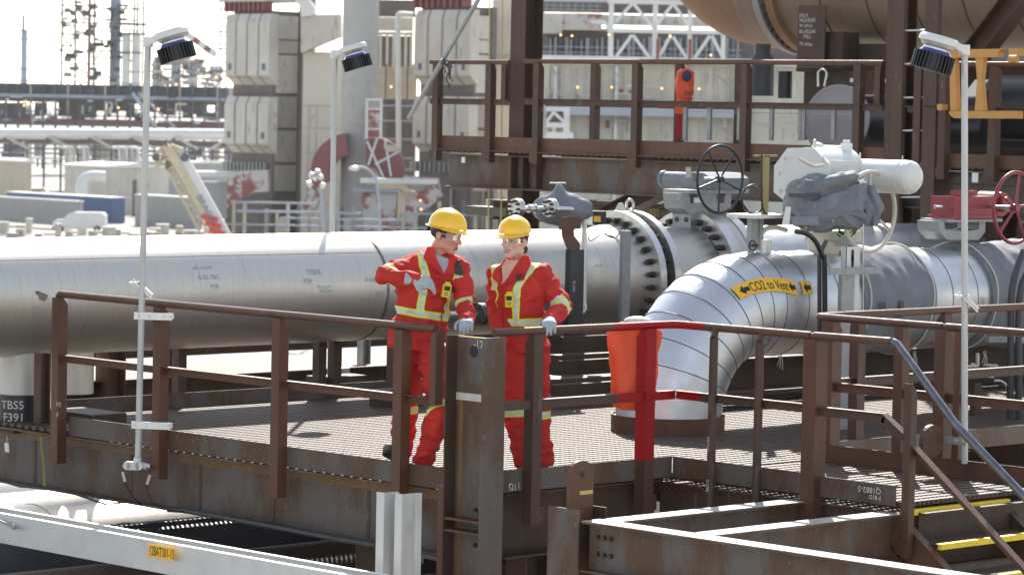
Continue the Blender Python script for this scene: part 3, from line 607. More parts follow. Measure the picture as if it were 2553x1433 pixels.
# ---- insulated CO2 pipe --------------------------------------------
QY, QZ, QR = 2.15, 1.0, .432; VX = 4.143; BR = .93; L1_ = QZ-BR+.9
co = thing('pipe', 'aluminium clad pipe bending down into the platform, labelled CO2 to Vent', 'pipe', (VX, QY, 0), 'large pipes over the platform')
def elb(s):     # centre line by arc length: vertical, bend, horizontal
    L1 = L1_; LB = BR*math.pi/2
    if s < L1: return V(VX, QY, -.9+s), Z_, X_
    s -= L1
    if s < LB: a = s/BR; return V(VX+BR*(1-math.cos(a)), QY, QZ-BR+BR*math.sin(a)), A(math.sin(a), 0, math.cos(a)), A(math.cos(a), 0, -math.sin(a))
    return V(VX+BR+s-LB, QY, QZ), X_, -Z_
def clad(s0, s1, r0, r1, mm, par=co, nm='cladding_section', n=64, lump=0, k=2, seed=0):
    ss = np.linspace(s0, s1, k); rows = []
    for j, s in enumerate(ss):
        c, T, B = elb(s); N = Y_; r = r0+(r1-r0)*j/(k-1)
        row = []
        for i in range(n):
            a = 2*math.pi*i/n; d = B*math.cos(a)+N*math.sin(a)
            rr = r
            if lump: 
                p = c+d*r; nv = mnoise.noise(Vector(p*3.0+seed))*.6+mnoise.noise(Vector(A(p[0]*9, p[1]*4, p[2]*4)+seed))*.4
                rr = r+lump*nv*(0.35 if j in (0, k-1) else 1)
            row.append(c+d*rr)
        rows.append(row)
    m = MB(); fs = []
    for j in range(k-1): fs += [(j*n+i, j*n+(i+1) % n, (j+1)*n+(i+1) % n, (j+1)*n+i) for i in range(n)]
    m.add(np.vstack(rows), fs, True)
    for e_ in (0, k-1): m.add(rows[e_], [tuple(range(n))])
    return build(nm, m, mm, par)
st_ = [0, 1.0, 1.16, 1.32, 1.48, 1.64, 1.80, 1.96, 2.12, 2.28, 2.44]
for a, b in zip(st_[:-1], st_[1:]): clad(a, b+.012, QR-.002, QR+.004, cladm)
def xs(X): return X-(VX+BR)+L1_+BR*math.pi/2
for a, b in ((2.44, xs(5.36)), (xs(5.36), xs(5.75)), (xs(5.75), xs(6.05)), (xs(7.0), xs(7.27)), (xs(7.27), xs(7.62)), (xs(7.62), xs(7.8))): clad(a, b+.012, QR-.002, QR+.004, cladm)
bead = mat('cladding_seam', (.16, .15, .145), .5, .5)
for s in st_[1:]+[xs(5.36), xs(5.75), xs(7.27), xs(7.62)]:
    c, T, B = elb(s); m = MB(); a_, b_ = B, Y_
    m.tube([c+(B*math.cos(t)+Y_*math.sin(t))*(QR+.003) for t in np.arange(64)*2*math.pi/64], .005, 5, closed=True); build('seam', m, bead, co)
clad(xs(6.05), xs(7.0), QR+.03, QR+.035, fabric, nm='insulation_blanket', lump=.05, k=40, n=90)
clad(xs(7.8), xs(10.2), QR+.035, QR+.04, fabric, nm='insulation_blanket', lump=.055, k=90, n=90, seed=5)
clad(xs(10.2), xs(24), QR-.002, QR+.004, cladm)
for X in (6.10, 6.95, 7.84): m = MB(); m.tube([V(X+.01*math.sin(5*t), QY-(QR+.05)*math.cos(t), QZ+(QR+.05)*math.sin(t)) for t in np.arange(50)*2*math.pi/50], .008, 6, closed=True); build('tie_rope', m, rope, co)
m = MB()
for (px, py) in ((1945, 885), (2280, 880), (2455, 880)):
    p = ay_(px, py, QY-.1)
    for k in range(3): m.tube([p, p+A(.02*(k-1), -.01, -.04), p+A(.035*(k-1), 0, -.09-.02*k)], .004, 5)
    m.ring(p, Y_, .02, .004, 12, 5)
build('tie_knot', m, rope, co)
m = MB()
for (px, py) in ((2185, 755), (2230, 755), (2455, 735), (2505, 740)):
    f_ = onpipe(QY, QZ, QR+.062, ay_(px, py, QY-QR)[0], -.25); m.grid(lambda u, v: f_(u*.05, v*.14), 2, 4)
build('strap', m, darkgrey, co)
# label on the pipe (wrapped round the cladding)
def onco(s0, a0, R=QR+.010):
    def fn(x, y):
        c, T, B = elb(s0+x); a = a0+y/R      # a: up from the side facing -Y
        return c-Y_*R*math.cos(a)-B*R*math.sin(a)
    return fn
s_lab = xs(4.51)+.04; 
lab = thing_none = None
def find_s(px, py):
    best = None
    for s in np.arange(.6, 4, .01):
        for a in np.arange(-.8, 1.2, .02):
            P = onco(s, a)(0, 0); d = P-CAM; k = F/(d@fw); X = W/2+((d@rt)*cR+(d@up)*sR)*k; Yp = H/2-(-(d@rt)*sR+(d@up)*cR)*k
            e = (X-px)**2+(Yp-py)**2
            if best is None or e < best[0]: best = (e, s, a)
    return best[1:]
sa, aa = find_s(1834, 732); sb, ab = find_s(1985, 719)
def lab_fn(sa, aa, sb, ab, L):
    return lambda x, y: onco(sa+(sb-sa)*x/L, aa+(ab-aa)*x/L)(0, y)
L = .92; f1 = lab_fn(sa, aa, sb, ab, L)
off = lambda f, e: (lambda x, y: (lambda P: P+nrm(P-np.array([P[0], QY, P[2]]))*e)(f(x, y)))
m = MB(); m.grid(lambda u, v: f1(u*L, (v-.5)*.125), 30, 4); lb = build('label', m, label_y, co)
m = MB(); f2 = off(f1, .004)
def arrow(mb, f, x0, y0, w, h):
    P = [(0, 0), (.45, .5), (.45, .22), (1, .22), (1, -.22), (.45, -.22), (.45, -.5)]
    mb.add([f(x0+p[0]*w, y0+p[1]*h) for p in P], [(0, 6, 5), (0, 5, 2), (0, 2, 1), (2, 5, 4), (2, 4, 3)])
arrow(m, f2, .055, 0, .13, .088); arrow(m, f2, .78, 0, .12, .088)
stretch_text(m, 'CO2 to Vent', lambda x, y: f2(.20+x, y-.042), .08, .56, .084); build('label_text', m, ink, lb)
sc_, ac_ = find_s(2000, 718); f3 = lambda x, y: onco(sc_+x, ac_)(0, y)
m = MB(); m.grid(lambda u, v: f3(u*.125, (v-.5)*.12), 4, 4); lb = build('label', m, label_y, co)
m = MB(); arrow(m, off(f3, .004), .02, 0, .09, .088); build('label_arrow', m, ink, lb)
m = MB(); m.lathe(V(VX, QY, 0), Z_, [(-.03, .452), (-.03, .462), (.135, .462), (.135, .452), (-.03, .452)], 64, True); one('deck_collar', m, rust_red, 'brown steel collar ring on the deck round the foot of the clad pipe', 'collar ring')
# ---- gearbox valve with black handwheel -----------------------------
def handwheel(par, c, n, R, r, mm, sp=5, rs=.012, hub=.05, a0=.3, shaft=.25):
    c = np.asarray(c, float); a, b = perp(n); n = nrm(n); w = None
    m = MB(); m.ring(c, n, R, r, 56, 10); w = build('handwheel', m, mm, par)
    m = MB(); m.cyl(c-n*.03, c+n*.04, hub, n=16); build('hub', m, mm, w)
    for k in range(sp):
        t = a0+2*math.pi*k/sp; d = a*math.cos(t)+b*math.sin(t); m = MB(); m.cyl(c+d*hub*.8, c+d*(R-r*.5), rs, n=8); build('spoke', m, mm, w)
    m = MB(); m.cyl(c+n*.03, c+n*shaft, hub*.5, n=12); build('shaft', m, steel_b, w)
    return w
gv = thing('valve_gearbox', 'grey valve gearbox with a large black handwheel on top of the steel pipe', 'valve', (8.4, PY, 1.5), 'handwheel valves')
def yb(Y, x0, y0, x1, y1, dy=.2): a = ay_(x0, y0, Y); b = ay_(x1, y1, Y); return (a[0], b[0], Y-dy/2, Y+dy/2, b[2], a[2])
m = MB(); m.box(*yb(PY, 1686, 472, 1834, 481, .35)); build('mounting_plate', m, galv, gv)
m = MB()
a = ay_(1760, 560, PY); Lp = [(1697, 482), (1702, 520), (1722, 535), (1722, 575), (1795, 575), (1797, 535), (1822, 518), (1824, 482), (1808, 482), (1806, 505), (1790, 508), (1785, 482), (1740, 482), (1738, 505), (1722, 508), (1718, 482)]
P3 = [ay_(x, y, PY-.12) for x, y in Lp]; m.prism([(p[0], p[2]) for p in P3], V(0, PY-.12, 0), X_, Z_, A(0, .24, 0)); build('yoke', m, galv, gv)
m = MB(); m.box(*yb(PY-.1, 1725, 493, 1745, 505, .05)); m.box(*yb(PY-.05, 1760, 484, 1775, 540, .08)); build('stem', m, steel_b, gv)
m = MB(); x0, x1, y0, y1, z0, z1 = yb(PY, 1735, 430, 1828, 470, .34)
m.prism([(-.2, z0), (.2, z0), (.2, z1-.05), (.1, z1), (-.1, z1), (-.2, z1-.05)], V(x0, PY, 0), -Y_, Z_, A(x1-x0, 0, 0)); build('gear_housing', m, grey_paint, gv)
c = ay_(1715, 449, PY+.25); m = MB(); m.cyl(c+A(0, .32, 0), c+A(0, -.25, 0), .075, n=20); m.cyl(c+A(0, .34, 0), c+A(0, .3, 0), .085, n=20); build('input_drive', m, grey_paint, gv)
c = ay_(1795, 447, PY-.42)
handwheel(gv, c, Y_, .325, .014, blackp, 5, .010, .032, .35, .2)
m = MB(); p = ay_(1708, 438, PY-.02)
for i, s in enumerate(('WEIGHT', 'HB712-1', 'XP')): m.textp(s, p+A(0, -.1, -.03*i), X_, Z_, .035)
build('stencil', m, ink, gv)
m = MB(); p = ay_(1716, 430, PY-.14); m.obox(p, X_*.035, Y_*.002, Z_*.05); build('tag', m, rope, gv)
# red gearbox on the insulated pipe
rv = thing('valve_gearbox', 'dark red valve gearbox and handwheel on the grey wrapped pipe at right', 'valve', (8.2, QY, 1.4), 'handwheel valves')
RY = QY
m = MB(); m.box(*yb(RY, 2329, 545, 2466, 551, .3)); build('mounting_plate', m, galv, rv)
m = MB(); P3 = [ay_(x, y, RY-.12) for x, y in ((2340, 551), (2342, 578), (2362, 598), (2440, 598), (2456, 578), (2457, 551), (2442, 551), (2440, 572), (2420, 575), (2380, 575), (2356, 572), (2354, 551))]
m.prism([(p[0], p[2]) for p in P3], V(0, RY-.12, 0), X_, Z_, A(0, .24, 0)); build('yoke', m, galv, rv)
m = MB(); m.box(*yb(RY, 2345, 536, 2452, 545, .30)); m.box(*yb(RY, 2351, 489, 2452, 536, .26)); m.box(*yb(RY, 2380, 475, 2425, 488, .10)); build('gear_housing', m, maroon, rv)
m = MB()
for x in (2350, 2392): 
    p = ay_(x, 516, RY-.1); m.cyl(p-RH*.0, p-RH*.06-Z_*0, .011, n=8); m.cyl(p-RH*.055, p-RH*.075, .022, n=6, smooth=False)
build('stop_bolt', m, steel_b, rv)
c = ay_(2468, 508, RY+.05); m = MB(); m.cyl(c+A(0, .1, 0), c+A(0, -.14, 0), .11, n=20); m.cyl(c+A(0, -.14, 0), c+A(0, -.2, 0), .07, n=20); build('input_drive', m, maroon, rv)
c = ay_(2532, 518, RY-.42); handwheel(rv, c, Y_, .315, .016, maroon, 5, .012, .035, 1.1, .28)
m = MB()
for i, s in enumerate(('F301', 'EN 1074')): m.textp(s, ay_(2360, 505+i*22, RY-.135), X_, Z_, .03)
build('stencil', m, ink, rv)
# white actuator
AY = QY; wa = thing('valve_actuator', 'white valve actuator with drum, side cylinder and pale handwheel above the CO2 pipe', 'actuator', (5.9, AY, 1.4))
c = ay_(2000, 440, AY-.02); ya, za = .315, .235
octp = [(ya, -za*.6), (ya, za*.35), (ya*.55, za), (-ya*.35, za*1.05), (-ya*.9, za*.5), (-ya*.95, -za*.7), (-ya*.6, -za), (ya*.55, -za*.95)]
m = MB(); m.prism(octp, c, Y_, Z_, A(.03, 0, 0)); build('end_plate', m, white, wa)
m = MB()
for y, z in ((-.22, .16), (.24, -.13), (.2, .15), (.26, .02)): m.cyl(c+A(-.02, y, z), c+A(0, y, z), .018, n=6, smooth=False)
m.cyl(c+A(-.04, -.01, -.05), c+A(0, -.01, -.05), .045, n=20); build('bolt', m, white, wa)
m = MB(); m.box(c[0]+.03, c[0]+.45, c[1]-.24, c[1]+.24, c[2]-.2, c[2]+.14); m.cyl(c+A(.03, -.0, .02), c+A(.55, 0, .02), .225, n=32); build('drum', m, white, wa)
m = MB(); q = c+A(.15, .0, .27); m.ring(q, nrm(A(1, -1, 0)), .035, .012, 20, 8); build('eye_bolt', m, cream, wa)
p = ay_(2075, 373, AY); m = MB(); m.cyl(p-RH*.12-Z_*.02, p+RH*.07-Z_*.02, .055, n=20); m.ell(p-RH*.12, (.06, .06, .06)); m.obox(p+RH*.12, RH*.045, FH*.05, Z_*.055); m.cyl(p+RH*.12+Z_*.05, p+RH*.12+Z_*.085, .03, n=14)
m.cyl(p+RH*.12-Z_*.16, p+RH*.12-Z_*.05, .02, n=10); build('control_head', m, white, wa)
m = MB(); e0 = ay_(2125, 437, AY-.05); e1 = ay_(2240, 439, AY-.05); L_ = (e1-e0)@RH/.717
a0 = e0; a1 = e0-Y_*L_; m.cyl(a0, a1, .142, n=36); m.lathe(a1, -Y_, [(0, .142), (.03, .135), (.06, .11), (.085, .06), (.09, 0)], 36); m.lathe(a0, Y_, [(0, .142), (.03, .13), (.05, .08), (.06, 0)], 36)
for u in (.06, L_-.06): m.lathe(a0-Y_*u, -Y_, [(0, .142), (0, .146), (.01, .146), (.01, .142)], 36)
cyl_ = build('spring_cylinder', m, white, wa)
m = MB(); m.ring(a0-Y_*.08+Z_*.165, RH, .022, .006, 16, 6); m.ring(a1+Y_*.08+Z_*.16, RH, .014, .005, 16, 6); build('eye_bolt', m, cream, cyl_)
handwheel(wa, ay_(2168, 528, AY-.45), Y_, .335, .018, cream, 3, .014, .035, 2.6, .35)
m = MB()
m.box(*yb(AY, 2030, 575, 2125, 600, .2)); m.cyl(ay_(2060, 600, AY), ay_(2060, 640, AY)-Z_*.1, .16, n=24); build('bonnet', m, cream, wa)
m = MB(); m.tube([ay_(1990, 395, AY-.32), ay_(2030, 415, AY-.33), ay_(2052, 412, AY-.34)], .014, 6); build('rag', m, rope, wa)
# grey tarpaulin cover (crumpled)
m = MB(); c = ay_(2062, 505, AY-.28); n1, n2 = 48, 40
def bagf(u, v):
    th = 2*math.pi*u; ph = math.pi*(v-.5)
    cx_ = math.copysign(abs(math.cos(ph))**.42, math.cos(ph)); sz = math.copysign(abs(math.sin(ph))**.55, math.sin(ph))
    xx = math.copysign(abs(math.cos(th))**.6, math.cos(th))*cx_*.325; yy = math.copysign(abs(math.sin(th))**.7, math.sin(th))*cx_*.24; zz = sz*.215
    zz += .07*max(0, xx/.3)*max(0, zz/.2) - .03*(xx < 0)*(zz > 0)*abs(xx)/.3
    d = A(xx, yy, zz); nn = mnoise.noise(Vector(d*5+A(3, 1, 7)))*.05-abs(mnoise.noise(Vector(A(d[0]*9+d[2]*5, d[1]*6, d[2]*11))))*.075-abs(mnoise.noise(Vector(A(d[0]*22, d[1]*14, d[2]*20))))*.03+.03
    crease = -.085*math.exp(-((zz-.10-.38*(xx+.02))/.03)**2)*(zz > -.02)*(xx > -.16)
    P = d*(1+(nn+crease*.9)/.3)
    return c+RH*P[0]*1.0+FH*P[1]+Z_*P[2]
m.grid(bagf, n1*2, n2*2); tp = one('tarpaulin', m, fabric, 'crumpled grey insulation cover bundled over the valve in front of the white actuator', 'cover')
m = MB(); 
def flap(pts, D, mm, nm, par): 
    mb = MB(); P = [ad_(x, y, D) for x, y in pts]; k = len(P); mb.add(P+[p+FH*.02 for p in P], [tuple(range(k)), tuple(range(k, 2*k))[::-1]]+[(i, (i+1) % k, k+(i+1) % k, k+i) for i in range(k)]); return build(nm, mb, mm, par)
Dg = dep(c)-.27
flap([(1966, 480), (2040, 482), (2040, 495), (1968, 492)], Dg-.02, darkgrey, 'flap_edge', tp)
flap([(1972, 540), (2040, 539), (2041, 561), (1976, 562)], Dg-.02, grey_paint, 'flap', tp)
flap([(1960, 515), (1972, 517), (1968, 562), (1950, 560)], Dg-.06, paper, 'paper_tag', tp)
m = MB()
for px, py in ((2031, 514), (2077, 551), (2009, 568)): m.cyl(ad_(px, py, Dg-.03), ad_(px, py, Dg+.02), .012, n=10)
build('grommet', m, label_y2, tp)
m = MB(); p0 = c+RH*.36-Z_*.02
def tail(u, v):
    th = 2*math.pi*u; z = (v-.5)*.34; r = .09*(1-.5*abs(v-.5)*2)+.02*math.sin(5*th)+.01*math.sin(9*th+v*9)
    return p0+RH*(r*math.cos(th)+.02*math.sin(v*5))+FH*r*math.sin(th)+Z_*z
m.grid(tail, 40, 14); build('gathered_end', m, fabric, tp)
# strut frame in front of the CO2 pipe
SY = 1.45
fr = thing('cable_stand', 'slotted white strut and crossbar frame standing in front of the CO2 pipe', 'cable stand', (ay_(2120, 1060, SY)[0], SY, 0))
m = MB(); x0, x1, _, _, z0, z1 = yb(SY, 2111, 615, 2133, 1066); m.box(x0, x1, SY, SY+.005, z0, z1); m.box(x0, x0+.004, SY, SY+.06, z0, z1); build('slotted_strut', m, alum_w, fr)
m = MB()
for py in (636, 652, 690, 765, 860, 940, 1000):
    p = ay_(2126, py, SY-.003)
    m.add([p+X_*.017*math.cos(t)+Z_*(.03*math.sin(t)+math.copysign(.02, math.sin(t))) for t in np.linspace(0, 6.28, 17)[:-1]], [tuple(range(16))[::-1]])
build('slot', m, ink, fr)
m = MB(); x0, x1, _, _, z0, z1 = yb(SY, 2088, 675, 2110, 1066); m.box(x0, x1, SY-.05, SY-.01, .0, z1); build('upright', m, galv, fr)
m = MB(); x0, x1, _, _, z0, z1 = yb(SY, 2050, 668, 2160, 681); m.box(x0, x1, SY-.09, SY-.052, z0, z1); m.box(x1, x1+.08, SY-.092, SY-.048, z0, z1+.008); build('crossbar', m, galv, fr)
m = MB(); a = ay_(2152, 560, SY+.05); b = ay_(2152, 1066, SY+.05); m.cyl(A(b[0], b[1], 0), a, .006, n=8); one('tube', m, steel_b, 'thin bare tube standing upright beside the slotted strut', 'tube')
# black hoses
def hose(lab, pts, Y, r, mm=black, D=None, cat='hose'):
    P = [(ay_(x, y, Y) if D is None else ad_(x, y, D)) for x, y in pts]; m = MB(); m.tube(smooth_path(P), r, 8); return one('hose' if cat == 'hose' else cat, m, mm, lab, cat)
def smooth_path(P, k=5):
    P = [np.asarray(p, float) for p in P]; Q = [P[0]]+P+[P[-1]]; o = []
    for i in range(1, len(Q)-2):
        for j in range(k):
            t = j/k; a, b, c_, d = Q[i-1:i+3]; o.append(.5*((2*b)+(-a+c_)*t+(2*a-5*b+4*c_-d)*t*t+(-a+3*b-3*c_+d)*t**3))
    return o+[P[-1]]
hose('thick black hose curving down over the CO2 pipe from under the grey cover', ((1985, 577), (2010, 582), (2035, 605), (2050, 640), (2056, 680), (2056, 1090)), 1.55, .022)
hose('thin black hose running down left of the strut frame beside the thicker one', ((2060, 600), (2044, 640), (2043, 690), (2044, 1090)), 1.62, .018, darkgrey)
hose('black cable loop standing left of the white actuator', ((1899, 385), (1899, 490), (1905, 528), (1922, 540)), QY-.1, .009)
hose('round coil of black cable beside the black handwheel', [(1878+28*math.cos(t), 497+36*math.sin(t)) for t in np.linspace(0, 6.2, 14)], QY-.05, .008)
hose('black cable arching out of the pipe tops at the right edge', ((2553, 625), (2535, 670), (2522, 730), (2520, 830), (2518, 1090)), 1.2, .03, darkgrey)
hose('second black cable at the right edge, curving beside the first', ((2560, 680), (2546, 720), (2540, 800), (2540, 1075)), 1.15, .03, darkgrey)
m = MB(); p = ay_(1907, 388, QY); m.box(*yb(QY-.05, 1903, 388, 1912, 535, .03)); m.box(*yb(QY-.05, 1880, 386, 1935, 391, .03)); one('strut', m, label_y2, 'pale strut bracket standing left of the white actuator', 'strut')
t = thing('small_shelf', 'small aluminium shelf on a strut leg above the CO2 pipe elbow', 'shelf', ay_(1880, 620, QY))
m = MB(); m.box(*yb(QY, 1845, 534, 1965, 542, .3)); build('shelf_plate', m, alum, t)
m = MB(); m.box(*yb(QY, 1868, 545, 1882, 622, .05)); m.box(*yb(QY, 1890, 545, 1897, 622, .05)); build('leg', m, galv, t)
t = thing('vent_nozzle', 'short machined nozzle with a tiny handwheel on top of the clad elbow', 'nozzle', ay_(1903, 625, QY))
m = MB(); a = ay_(1903, 628, QY); b = ay_(1903, 598, QY); m.cyl(a-Z_*.06, b, .068, n=24); build('nozzle', m, steel_b, t)
m = MB(); m.tube(smooth_path([ay_(x, y, QY) for x, y in ((1896, 598), (1898, 582), (1912, 570), (1935, 568), (1960, 574))]), .022, 10); build('bent_tube', m, cream, t)
m = MB(); q = ay_(1876, 612, QY-.05); m.ring(q, X_, .04, .006, 20, 6); m.cyl(q, q+X_*.06, .012, n=8); build('handwheel', m, black, t)
m = MB(); p = ay_(2104, 602, QY-.2); m.cyl(p, p-FH*.04, .052, n=20); one('pressure_gauge', m, galv, 'small round gauge hanging under the grey cover', 'gauge')
m = MB(); p = ay_(2110, 588, QY-.2)
for k in range(9): m.obox(p+RH*random.Random(k).uniform(-.08, .08)+Z_*random.Random(k+50).uniform(-.015, .04), nrm(RH+Z_*random.Random(k).uniform(-1, 1))*.03, FH*.01, Z_*.008)
one('ribbon', m, mat('green_ribbon', (.02, .16, .04), .6), 'green ribbon tied round the fittings under the grey cover', 'ribbon')
# ---- instrument run in front of the big pipe
IY = 4.95
iv = thing('small_valve_run', 'small stainless pipe run with flanges, wrapped valve and a drop leg above the woman', 'pipe run', ay_(1450, 600, IY))
def I(x, y, dy=0): return ay_(x, y, IY+dy)
for px in (1282, 1366):
    m = MB(); c = I(px, 518); n_ = nrm(A(-1, 0.0, 0)); m.cyl(c, c+X_*.03, .082, n=28, smooth=True); m.cyl(c+X_*.036, c+X_*.066, .082, n=28); f0 = build('flange', m, steel_b, iv)
    for k in range(8):
        a = 2*math.pi*k/8+.2; q = c+Y_*.06*math.cos(a)+Z_*.06*math.sin(a); m = MB(); m.cyl(q-X_*.025, q, .013, n=6, smooth=False); build('bolt', m, boltm, f0)
m = MB(); a = I(1290, 520); b = I(1362, 520); m.cyl(a, b, .022, n=12); c = (a+b)/2; m.ell(c, (.05, .035, .035)); m.cyl(c-X_*.045, c-X_*.03, .038, n=14); m.cyl(c+X_*.03, c+X_*.045, .038, n=14); build('spool', m, steel_b, iv)
m = MB(); m.tube([I(1375, 520), I(1448, 522), I(1455, 526), I(1457, 536), I(1456, 770), I(1452, 779), I(1440, 782), I(1190, 784)], .024, 14)
m.cyl(I(1456, 535), I(1456, 545), .032, n=14); m.cyl(I(1436, 522), I(1448, 522), .032, n=14); m.cyl(I(1455, 760), I(1455, 773), .031, n=14); m.cyl(I(1430, 782), I(1444, 782), .031, n=14); build('drop_leg', m, alum, iv)
m = MB(); c = I(1402, 522, .15)
def bag2(u, v):
    th = 2*math.pi*u; ph = math.pi*(v-.5); d = A(math.cos(th)*math.cos(ph)*.27, math.sin(th)*math.cos(ph)*.15, math.sin(ph)*.15)
    n_ = mnoise.noise(Vector(d*9))*.03; return c+RH*(d[0]*(1+n_*6))+FH*d[1]+Z_*(d[2]*(1+n_*4)+.09*math.exp(-((d[0]+.03)/.05)**2)*(d[2] > 0))
m.grid(bag2, 48, 24); wr = build('valve_wrap', m, fabric, iv)
m = MB(); m.cyl(I(1390, 478, .15), I(1390, 460, .15), .016, n=10); m.cyl(I(1371, 457, .15), I(1409, 457, .15), .008, n=8); m.ring(I(1390, 457, .15), Z_, .07, .007, 24, 6); build('handwheel', m, galv, iv)
m = MB(); m.box(*yb(IY-.1, 1395, 541, 1446, 572, .02)); P3 = [I(x, y, -.1) for x, y in ((1402, 572), (1432, 572), (1432, 588), (1446, 608), (1446, 622), (1418, 622), (1405, 590))]
m.prism([(p[0], p[2]) for p in P3], V(0, IY-.1, 0), X_, Z_, A(0, .02, 0)); one('bracket', m, rust_red, 'cranked brown bracket plate under the small stainless valve run', 'bracket')
m = MB(); m.box(*yb(IY-.08, 1416, 622, 1445, 905, .06)); bb = one('steel_bar', m, blackp, 'black square post in front of the big pipe with 5106 chalked down it', 'post')
m = MB(); m.textp('5106', ay_(1428, 700, IY-.113), -Z_, X_, .05, .003); build('chalk_mark', m, chalk, bb)
m = MB(); q = ay_(1494, 542, 5.2); m.obox(q, RH*.062, FH*.06, Z_*.06); jb = one('junction_box', m, black, 'small black box with a yellow label above the flange pair', 'junction box')
m = MB(); q = ax_(1491, 545, q[0]); p = q-FH*.07; m.obox(ad_(1489, 546, dep(ay_(1494, 542, 5.2))-.065), RH*.032, FH*.003, Z_*.026); build('label', m, label_y, jb)
m = MB(); m.tube(smooth_path([ay_(x, y, 5.1) for x, y in ((1500, 560), (1512, 585), (1535, 592), (1548, 575), (1558, 580))]), .006, 6); m.tube(smooth_path([ay_(x, y, 5.15) for x, y in ((1465, 560), (1470, 600), (1500, 585), (1530, 590))]), .005, 6); one('wire', m, black, 'loose black wires hanging from the small black box', 'wire')
m = MB(); x0, x1, _, _, z0, z1 = yb(5.0, 1554, 575, 1569, 800); m.box(x0, x1, 5.0, 5.04, 0, z1); one('strut', m, galv, 'grey upright strut in front of the first flange of the big pipe', 'strut')
vt = thing('drain_valve', 'small flanged drain valve on the thin pipe between the man and the woman', 'valve', ay_(1200, 784, IY))
m = MB(); c = ay_(1195, 783, IY); m.cyl(c-X_*.03, c, .10, n=28); m.cyl(c+X_*.01, c+X_*.04, .10, n=28); build('flange', m, darkgrey, vt)
m = MB(); m.ell(c+X_*.14, (.07, .05, .05)); m.cyl(c+X_*.14, c+X_*.14+Z_*.09, .02, n=10); m.obox(c+X_*.14+Z_*.09, X_*.04, Y_*.03, Z_*.008); m.cyl(ay_(1120, 783, IY), c-X_*.03, .024, n=12); build('body', m, steel, vt)
for k in range(6):
    a = k; q = c+Y_*.075*math.cos(a)+Z_*.075*math.sin(a); m = MB(); m.cyl(q-X_*.05, q-X_*.03, .013, n=6, smooth=False); build('bolt', m, boltm, vt)
m = MB(); m.cyl(ay_(1160, 718, IY), ay_(1180, 715, IY), .006, .012, n=8); one('lever', m, black, 'black lever sticking out between the man and the woman', 'lever')
# orange bag over the extinguisher on the red post
def lumpy_bag(lab, c, w, h, d, mm, seed=0, top=.8):
    m = MB(); c = np.asarray(c, float)
    def fn(u, v):
        th = 2*math.pi*u; z = v*h; prof = min(1, (v+.02)*14)**.5*min(1, (1.02-v)*8)**.5*(1-.10*v*(1-top)*4); 
        a, b = math.cos(th), math.sin(th); a = math.copysign(abs(a)**.7, a); b = math.copysign(abs(b)**.8, b)
        k = (1+.16*mnoise.noise(Vector((a*2+seed, b*2, v*4)))+.05*math.sin(4*th+v*5+seed)-.12*abs(mnoise.noise(Vector((a*4+seed, b*4, v*7)))))*(.86+.20*v)
        return c+RH*a*w*prof*k+FH*b*d*prof*k+Z_*z
    m.grid(fn, 60, 30); return m
pb = ay_(1583, 1022, .14); zt = ay_(1583, 802, .14)[2]
m = lumpy_bag('', A(pb[0], .16, pb[2]), .172, zt-pb[2], .10, orange, 2, 1.35); ob = one('extinguisher_cover', m, orange, 'bright orange plastic bag hung over a fire extinguisher on the red rail post', 'cover')
m = MB(); q = ay_(1590, 800, .14); m.ell(q, (.10, .07, .035), (RH, FH, Z_)); build('white_hood', m, white, ob)
# vents / taps at right under the blanket
t = thing('drain_tap', 'little drain valve with a round pale handle below the wrapped pipe at right', 'valve', ay_(2440, 1000, 1.6))
def K(x, y): return ay_(x, y, 1.6)
m = MB(); m.tube([K(2437, 880), K(2437, 912), K(2425, 915), K(2390, 912)], .018, 8); m.ell(K(2425, 912), (.035, .03, .03)); build('body', m, steel, t)
m = MB(); m.ring(K(2470, 910), Z_, .06, .008, 22, 6); m.cyl(K(2470, 910), K(2470, 935), .012, n=8); m.cyl(K(2470, 935)-Z_*.02, K(2470, 935)+Z_*.02, .03, n=10); build('handle', m, alum_w, t)
m = MB(); m.tube(smooth_path([K(2480, 948), K(2500, 952), K(2512, 975), K(2513, 1060)]), .012, 8); build('tube', m, alum, t)
m = MB(); m.box(*yb(1.6, 2425, 955, 2440, 1080, .05)); build('stand', m, rust, t)
# dark steelwork below and behind the insulated pipe
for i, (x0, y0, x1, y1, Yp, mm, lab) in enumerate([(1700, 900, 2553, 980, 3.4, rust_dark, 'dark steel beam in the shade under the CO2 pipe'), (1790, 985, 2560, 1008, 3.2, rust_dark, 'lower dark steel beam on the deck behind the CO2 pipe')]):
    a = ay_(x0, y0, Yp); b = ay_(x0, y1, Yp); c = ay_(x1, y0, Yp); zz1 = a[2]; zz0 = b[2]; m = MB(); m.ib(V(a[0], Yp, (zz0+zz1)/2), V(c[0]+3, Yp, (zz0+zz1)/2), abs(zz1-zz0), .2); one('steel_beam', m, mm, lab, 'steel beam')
for i in range(2):
    m = MB(); p = ay_(2555, 846+i*247, 1.3); q = ay_(2462, 846+i*247, 1.3); m.sec(q, p, [(-.02, .02, -.025, .025)]); one('cable_bracket', m, galv, ('upper', 'lower')[i]+' grey strut arm holding the black cables at the right edge', 'bracket')
m = MB(); m.box(*[5.0, 6.6, 1.2, 1.6, .10, .105]); grating(m, 5.0, 6.6, 3.0, 3.6, .14, pitch=.06, w=.03); 
